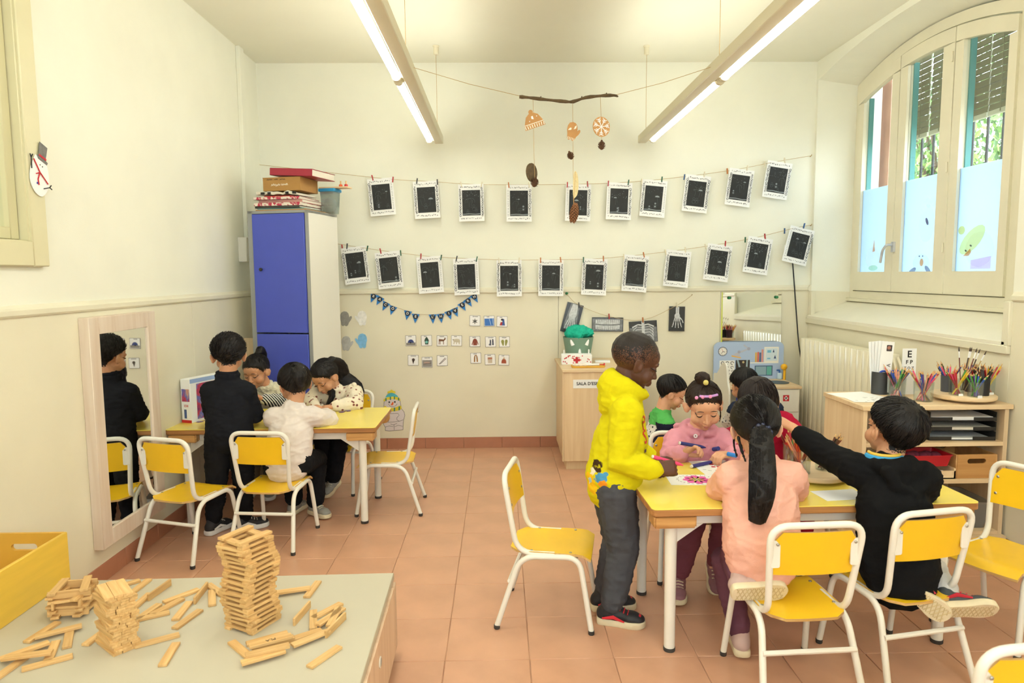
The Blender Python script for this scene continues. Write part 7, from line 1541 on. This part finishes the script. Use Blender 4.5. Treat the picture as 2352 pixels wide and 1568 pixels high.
# 5 -- standing boy in the yellow hoodie
yel = spotmat('hoodie_yellow', (216, 203, 22), [((-.085, -.085, .635), .030, (70, 50, 30)), ((-.098, -.06, .60), .022, (236, 226, 200)), ((-.06, -.10, .59), .026, (80, 150, 190)), ((-.098, -.05, .555), .045, (246, 196, 30)), ((-.10, -.055, .56), .016, (190, 220, 230)), ((-.055, -.105, .56), .02, (240, 150, 40)), ((-.085, -.06, .80), .022, (90, 140, 60)), ((-.09, -.05, .77), .016, (220, 110, 40))], .03)
def x5(d):
    bm = bmesh.new(); bm.from_mesh(d['top'].data); bv = BVHTree.FromBMesh(bm); o = d['root'].location
    def decal(txt, size, c, px, pz, dirv, name):
        me = text_mesh(txt, size, pc(c), 0, bold=True).copy(); bq = bmesh.new(); bq.from_mesh(me); bmesh.ops.remove_doubles(bq, verts=bq.verts, dist=.0002); bq.to_mesh(me); bq.free(); u = V((0, 0, 1)).cross(V(dirv)).normalized()*1
        for v in me.vertices:
            q = V((px[0], px[1], pz))-o+u*v.co.x+V((0, 0, 1))*v.co.y; h, nn, _, _ = bv.ray_cast(q-V(dirv)*(-.25), -V(dirv)*1.0, .6)
            v.co = (h+nn*.0016) if h is not None else q
        tag(link(name, me, d['root']), kind='stuff')
    dv = V((.80, -.60, 0)).normalized()
    decal('P', .075, (210, 60, 36), (.49, 2.6), .79, dv, 'lettering'); decal('S', .075, (210, 60, 36), (.49, 2.6), .735, dv, 'lettering'); decal('-', .09, (80, 50, 60), (.49, 2.6), .69, dv, 'lettering'); decal('w', .06, (90, 110, 40), (.49, 2.6), .655, dv, 'lettering')
    bm.free()
    # hood lying on the back
child('standing boy in bright yellow hoodie and grey joggers holding a pink marker',
      dict(pel=(.440, 2.625, .535), chest=(.476, 2.635, .735), neck=(.497, 2.635, .898), head=(.528, 2.635, 1.018), hrot=(4, -22, 0), shR=(.478, 2.540, .835), shL=(.484, 2.735, .83), elR=(.448, 2.505, .655), wrR=(.575, 2.475, .630), elL=(.50, 2.755, .67), wrL=(.60, 2.70, .62), knR=(.475, 2.57, .285), anR=(.425, 2.545, .066), knL=(.470, 2.675, .285), anL=(.415, 2.66, .066)),
      1.06, 2, SK3, dict(m=('hair_buzz', (34, 26, 23)), style='buzz', T=.0035, flow=fl_crown, lift=.0008, wig=.6, n=260, seed=6, strand=.004, lip=(96, 54, 46)), ('yellow_hoodie', yel, dict(w=1.04, hood='up', drop=.01, sw=1.05, amp=.0036)), ('joggers', cloth('jogger_grey', (78, 79, 84)), dict(rib=True, w=1.02)),
      dict(R=dict(toe=(1, -.28, 0)), L=dict(toe=(1, .05, 0)), m=SHOEB, sole=M_scream, accent=pc((214, 44, 56))), hand_opt=dict(R=dict(curl=.72, d=(1, .05, .12), palm=(0, .9, -.45), thumb=.6), L=dict(curl=.5)), extra=x5)
marker('pink marker held in the yellow hoodie boy\'s hand', (.630, 2.505, .655), (.93, .1, -.30), (236, 70, 120), L=.125)
# 6 -- boy in green and navy by the back wall
gwn = [cloth('knit_green', (92, 184, 96)), cloth('knit_navy', (36, 38, 58)), spottymat('print_white', (232, 230, 226), ((50, 50, 60), (150, 150, 160)), 40)]
def f6(p, n):
    if (p.x-1.00)**2+(p.y-4.15)**2 > .104**2 and p.z < .462: return 1
    return 0 if p.z > .435 else 2
child('boy in green, navy and white top looking down near the back wall',
      dict(pel=(.985, 4.15, .165), chest=(1.0, 4.15, .40), neck=(1.0, 4.15, .51), head=(1.055, 4.145, .625), hrot=(-8, -24, 0), elR=(.985, 4.01, .36), wrR=(1.10, 4.0, .37), elL=(1.01, 4.28, .36), wrL=(1.12, 4.25, .37), knR=(1.20, 4.05, .075), anR=(.97, 4.03, .06), knL=(1.20, 4.25, .075), anL=(.97, 4.27, .06), seated=1),
      .97, 0, SK2, dict(m=BLACK, style='short', T=.010, flow=fl_crown, lift=.003, wig=.25, n=420, seed=7, strand=.009), ('knit_top', gwn, dict(w=1.05, fmat=f6)), ('trousers', blk2, {}),
      dict(R=dict(toe=(-1, 0, -.1), up=(.1, 0, 1)), L=dict(toe=(-1, 0, -.1), up=(.1, 0, 1)), m=SHOEG, sole=M_sw), hand_opt=dict(R=dict(curl=.5), L=dict(curl=.5)))
# 7 -- girl in pink hoodie facing the camera
def x7(d):
    M = d['M']
    lock('hair_bun', [M @ V((0, -.01, .105)), M @ V((.0, -.02, .135)), M @ V((.02, -.03, .13)), M @ V((.02, -.02, .11))], [.018, .024, .022, .012], d['hair'], d['root'], n_str=70)
    b = MB(); b.sphere(M @ V((.0, .012, .132)), (.012, .010, .012)); mb_world('yellow_bobble', b, pc((214, 196, 110)), d['root'])
    b = MB(); b.tube([M @ V((-.062+.124*t, .030+.030*math.sin(PI*t), .092-.010*abs(2*t-1)**2)) for t in [i/8 for i in range(9)]][1:7], .0055, 7); mb_world('hair_band', b, pc((204, 150, 220)), d['root'])
    b = MB()
    for q in (-.012, .02, .046): b.sphere(M @ V((q, .062, .094-abs(q)*.1)), (.008, .006, .008))
    mb_world('band_bead', b, pc((236, 150, 200)), d['root'])
    lock('hair_wisp', [M @ V((-.068, .02, .0)), M @ V((-.070, .028, -.04)), M @ V((-.066, .03, -.075))], [.0022, .0016, .0008], d['hair'], d['root'], n_str=6, voxel=.002)
    b = MB(); p = d['nk']+V((-.035, -.072, -.015)); b.lathe([(.004, -.001), (.009, -.001), (.009, .002), (.004, .002)], 12, M=Matrix.Translation(p) @ Matrix.Rotation(R(80), 4, 'X'), cap=False); mb_world('eyelet', b, M_white, d['root'])
child('girl in pink hoodie with purple hair band drawing with a navy marker',
      dict(pel=(.895, 3.075, .39), chest=(.895, 3.055, .555), neck=(.898, 3.03, .655), head=(.905, 2.985, .772), hrot=(-95, -26, 3), shR=(.800, 3.03, .600), shL=(1.00, 3.03, .600), elR=(.752, 2.945, .535), wrR=(.772, 2.855, .588), elL=(1.05, 2.93, .555), wrL=(.985, 2.84, .585), knR=(.85, 2.85, .33), anR=(.745, 2.765, .075), knL=(.965, 2.85, .33), anL=(.925, 2.84, .10), seated=1),
      1.0, -91, SK2, dict(m=('hair_darkbrown', (44, 30, 24)), style='back', T=.006, flow=fl_to((0, 0, .12)), lift=.001, wig=.12, n=520, seed=8, strand=.022, lip=(190, 116, 100)), ('pink_hoodie', cloth('hoodie_pink', (222, 152, 168)), dict(w=1.02, hood=True, drop=.02, sw=1.05)), ('leggings', cloth('legging_mauve', (124, 70, 82)), dict(w=.85, cuff=.044)),
      dict(R=dict(toe=(-.25, -1, 0)), L=dict(toe=(-.1, -.8, -.5), up=(0, -.5, .9)), m=mat('shoe_mauve', (150, 104, 112), .7), sole=M_scream), hand_opt=dict(R=dict(curl=.55, d=(.55, -.15, .35), palm=(.5, -.6, -.6), thumb=.6), L=dict(curl=.5, d=(-.75, -.35, .12), palm=(-.2, .0, -1), thumb=.5)), extra=x7)
marker('navy marker held in the pink hoodie girl\'s hand', (.815, 2.825, .632), (.97, .15, -.22), (40, 46, 120), L=.12)
t = thing('marker_cap', 'bright blue open marker cap held over the white sheet', 'marker cap', (.955, 2.800, .600)); t.rotation_euler = (R(90), 0, R(40)); MB().lathe([(.009, 0), (.009, .04), (.007, .04), (.007, .004), (0, .004)], 12, cap=False).build('cap', pc((40, 130, 220)), t)
tag(MB().lathe([(0, 0), (.009, 0), (.009, .035), (0, .035)], 12).build('marker_cap', pc((44, 52, 130)), None, loc=(.915, 2.865, .603), rot=(R(70), 0, R(20))), 'navy marker cap in the pink hoodie girl\'s fingers', 'marker cap')
# 8 -- girl in peach sweater kneeling on the front chair
pch = cloth('sweat_peach', (236, 178, 158))
def x8(d):
    M = d['M']
    lock('ponytail', [M @ V((-.004, -.088, .0)), M @ V((-.012, -.122, -.025)), d['ch']+V((-.052, -.150, .07)), d['ch']+V((-.066, -.150, -.050))], [(.018, .018), (.030, .024), (.038, .023), (.042, .020), (.038, .015), (.026, .008)], d['hair'], d['root'], n_str=520, seed=9, side=(1, 0, 0))
    b = MB(); c = M @ V((-.006, -.112, -.010)); rn = random.Random(4)
    for i in range(22): a = 2*PI*i/22; b.sphere(c+V((.029*math.cos(a), rn.uniform(-.008, .008), .021*math.sin(a)+rn.uniform(-.004, .004))), rn.uniform(.006, .009), nu=8, nv=6)
    mb_world('hair_tie', b, mat('satin_navy', (40, 46, 74), .25), d['root'])
    for q, pts in ((1, [(-.070, .005, -.01), (-.074, .01, -.06), (-.068, .0, -.10)]), (2, [(-.066, -.03, -.03), (-.06, -.045, -.08), (-.05, -.05, -.12)])): lock('hair_wisp', [M @ V(p) for p in pts], [.0035, .0025, .001], d['hair'], d['root'], n_str=10, voxel=.0025, seed=q)
child('girl with long black ponytail in peach sweatshirt kneeling on a chair',
      dict(pel=(.875, 2.205, .44), chest=(.895, 2.285, .605), neck=(.905, 2.325, .715), head=(.897, 2.355, .815), hrot=(84, -10, -3), shR=(1.006, 2.300, .648), shL=(.800, 2.300, .648), elR=(1.062, 2.39, .570), wrR=(.985, 2.50, .585), elL=(.792, 2.40, .575), wrL=(.86, 2.53, .590), knL=(.835, 2.36, .345), anL=(.79, 2.17, .352), knR=(.800, 2.36, .33), anR=(.850, 2.315, .075), hipR=(.945, 2.21, .43), hipL=(.815, 2.21, .43), seated=1),
      1.0, 88, SK2, dict(m=BLACK, style='back', T=.011, flow=fl_to((.012, -.09, .0)), lift=.0015, wig=.08, n=700, seed=9, strand=.028), ('sweatshirt', pch, dict(w=1.03, drop=.045, sw=1.0, amp=.0045)), ('leggings', cloth('legging_plum', (104, 66, 80)), dict(w=.88, cuff=.046)),
      dict(R=dict(toe=(.15, 1, 0)), m=mat('shoe_pinkgrey', (196, 168, 160), .7), sole=M_scream), hand_opt=dict(R=dict(curl=.5), L=dict(curl=.5, d=(.2, .6, .1))), face_on=False, extra=x8)
_p8 = [o for o in bpy.data.objects if o.get('label', '').startswith('girl with long black ponytail')][0]
shoe(_p8, (.795, 2.155, .352), (1, -.02, .03), (0, .92, .38), 1.02, mat('shoe_pinkgrey', (196, 168, 160)), M_scream, tread=True)
# 9 -- boy in black hoodie reaching across
def x9(d):
    def rg(up, r0): return [d['nk']+V((-.012, .0, up))+(-d['fw']*math.cos(t)*r0+d['sd']*math.sin(t)*(r0+.002))*d['s'] for t in [-2.2+4.4*a/16 for a in range(17)]]
    b = MB(); b.tube(rg(.034, .047), .006, 8); mb_world('collar_stripe', b, pc((226, 186, 70)), d['root'])
    b = MB(); b.tube(rg(.020, .050), .012, 8)
    mb_world('shirt_collar', b, cloth('collar_blue', (70, 160, 214)), d['root'])
child('boy in black hoodie reaching across the table for a pencil',
      dict(pel=(1.345, 2.215, .395), chest=(1.355, 2.275, .575), neck=(1.352, 2.315, .695), head=(1.385, 2.345, .800), hrot=(103, 8, 6), shL=(1.255, 2.345, .660), shR=(1.462, 2.285, .645), elL=(1.200, 2.475, .690), wrL=(1.128, 2.585, .762), elR=(1.515, 2.37, .545), wrR=(1.45, 2.48, .585), knL=(1.38, 2.42, .350), anL=(1.365, 2.165, .315), knR=(1.52, 2.37, .345), anR=(1.485, 2.150, .285), seated=1),
      1.0, 106, SK1, dict(m=BLACK, style='short', T=.017, flow=fl_crown, lift=.005, wig=.3, n=800, seed=10, strand=.012), ('black_hoodie', cloth('hoodie_black', (22, 22, 23), .08), dict(w=1.08, hood=True, drop=.075, sw=1.02, shortL=.28)), ('joggers', cloth('jogger_palegrey', (206, 202, 198)), dict(rib=True, w=.9)),
      dict(L=dict(toe=(.72, -.12, -.55), up=(-.2, .85, .40), tread=True), R=dict(toe=(.97, -.16, .10), up=(-.05, .88, .45), tread=True), m=mat('shoe_darkgrey', (70, 74, 78), .7), sole=M_scream, accent=pc((190, 30, 50))), hand_opt=dict(L=dict(curl=.45, d=(-.75, .45, .42), palm=(0, .3, -1)), R=dict(curl=.5)), extra=x9)
# 10 -- child in red behind the ponytail girl
red = cloth('knit_red', (176, 26, 58))
child('child with dark fringe in raspberry red sweater on the far side of the table',
      dict(pel=(1.20, 3.10, .39), chest=(1.19, 3.07, .555), neck=(1.17, 3.03, .655), head=(1.150, 2.985, .775), hrot=(-110, -30, 6), shL=(1.285, 3.03, .672), elL=(1.335, 2.935, .605), wrL=(1.28, 2.83, .60), elR=(1.06, 2.98, .56), wrR=(1.08, 2.86, .60), knR=(1.15, 2.84, .33), anR=(1.15, 2.83, .08), knL=(1.27, 2.80, .33), anL=(1.27, 2.82, .08), seated=1),
      1.0, -97, SK2, dict(m=('hair_brownblack', (36, 26, 24)), style='bangs', T=.012, flow=fl_crown, lift=.002, wig=.12, n=600, seed=11, strand=.026), ('red_sweater', red, dict(w=1.06)), ('red_trousers', red, dict(w=1.1)),
      dict(R=dict(toe=(0, -1, 0)), L=dict(toe=(0, -1, 0)), m=SHOEB, sole=M_sw), hand_opt=dict(R=dict(curl=.5), L=dict(curl=.5)))
# 11 -- child in navy crouched at the toy clinic
nav = [cloth('jacket_navy', (44, 52, 74)), spottymat('print_white2', (226, 224, 222), ((60, 60, 70), (160, 160, 170)), 36)]
child('dark haired child in navy and white jacket crouching at the toy clinic',
      dict(pel=(1.66, 4.28, .18), chest=(1.63, 4.26, .41), neck=(1.585, 4.25, .53), head=(1.545, 4.26, .645), hrot=(100, -18, 0), shR=(1.735, 4.24, .49), shL=(1.50, 4.24, .49), elR=(1.76, 4.36, .38), wrR=(1.72, 4.48, .42), elL=(1.50, 4.38, .38), wrL=(1.56, 4.50, .42), knR=(1.72, 4.50, .14), anR=(1.70, 4.24, .06), knL=(1.58, 4.50, .14), anL=(1.58, 4.24, .06), seated=1),
      .97, 80, SK1, dict(m=BLACK, style='short', T=.014, flow=fl_crown, lift=.004, wig=.25, n=420, seed=12), ('jacket', nav, dict(w=1.08, fmat=lambda p, n: 0 if p.z > .475 else 1)), ('trousers', blk2, {}),
      dict(R=dict(toe=(0, 1, -.3), up=(0, .3, 1)), L=dict(toe=(0, 1, -.3), up=(0, .3, 1)), m=SHOEB, sole=M_sw), face_on=False)
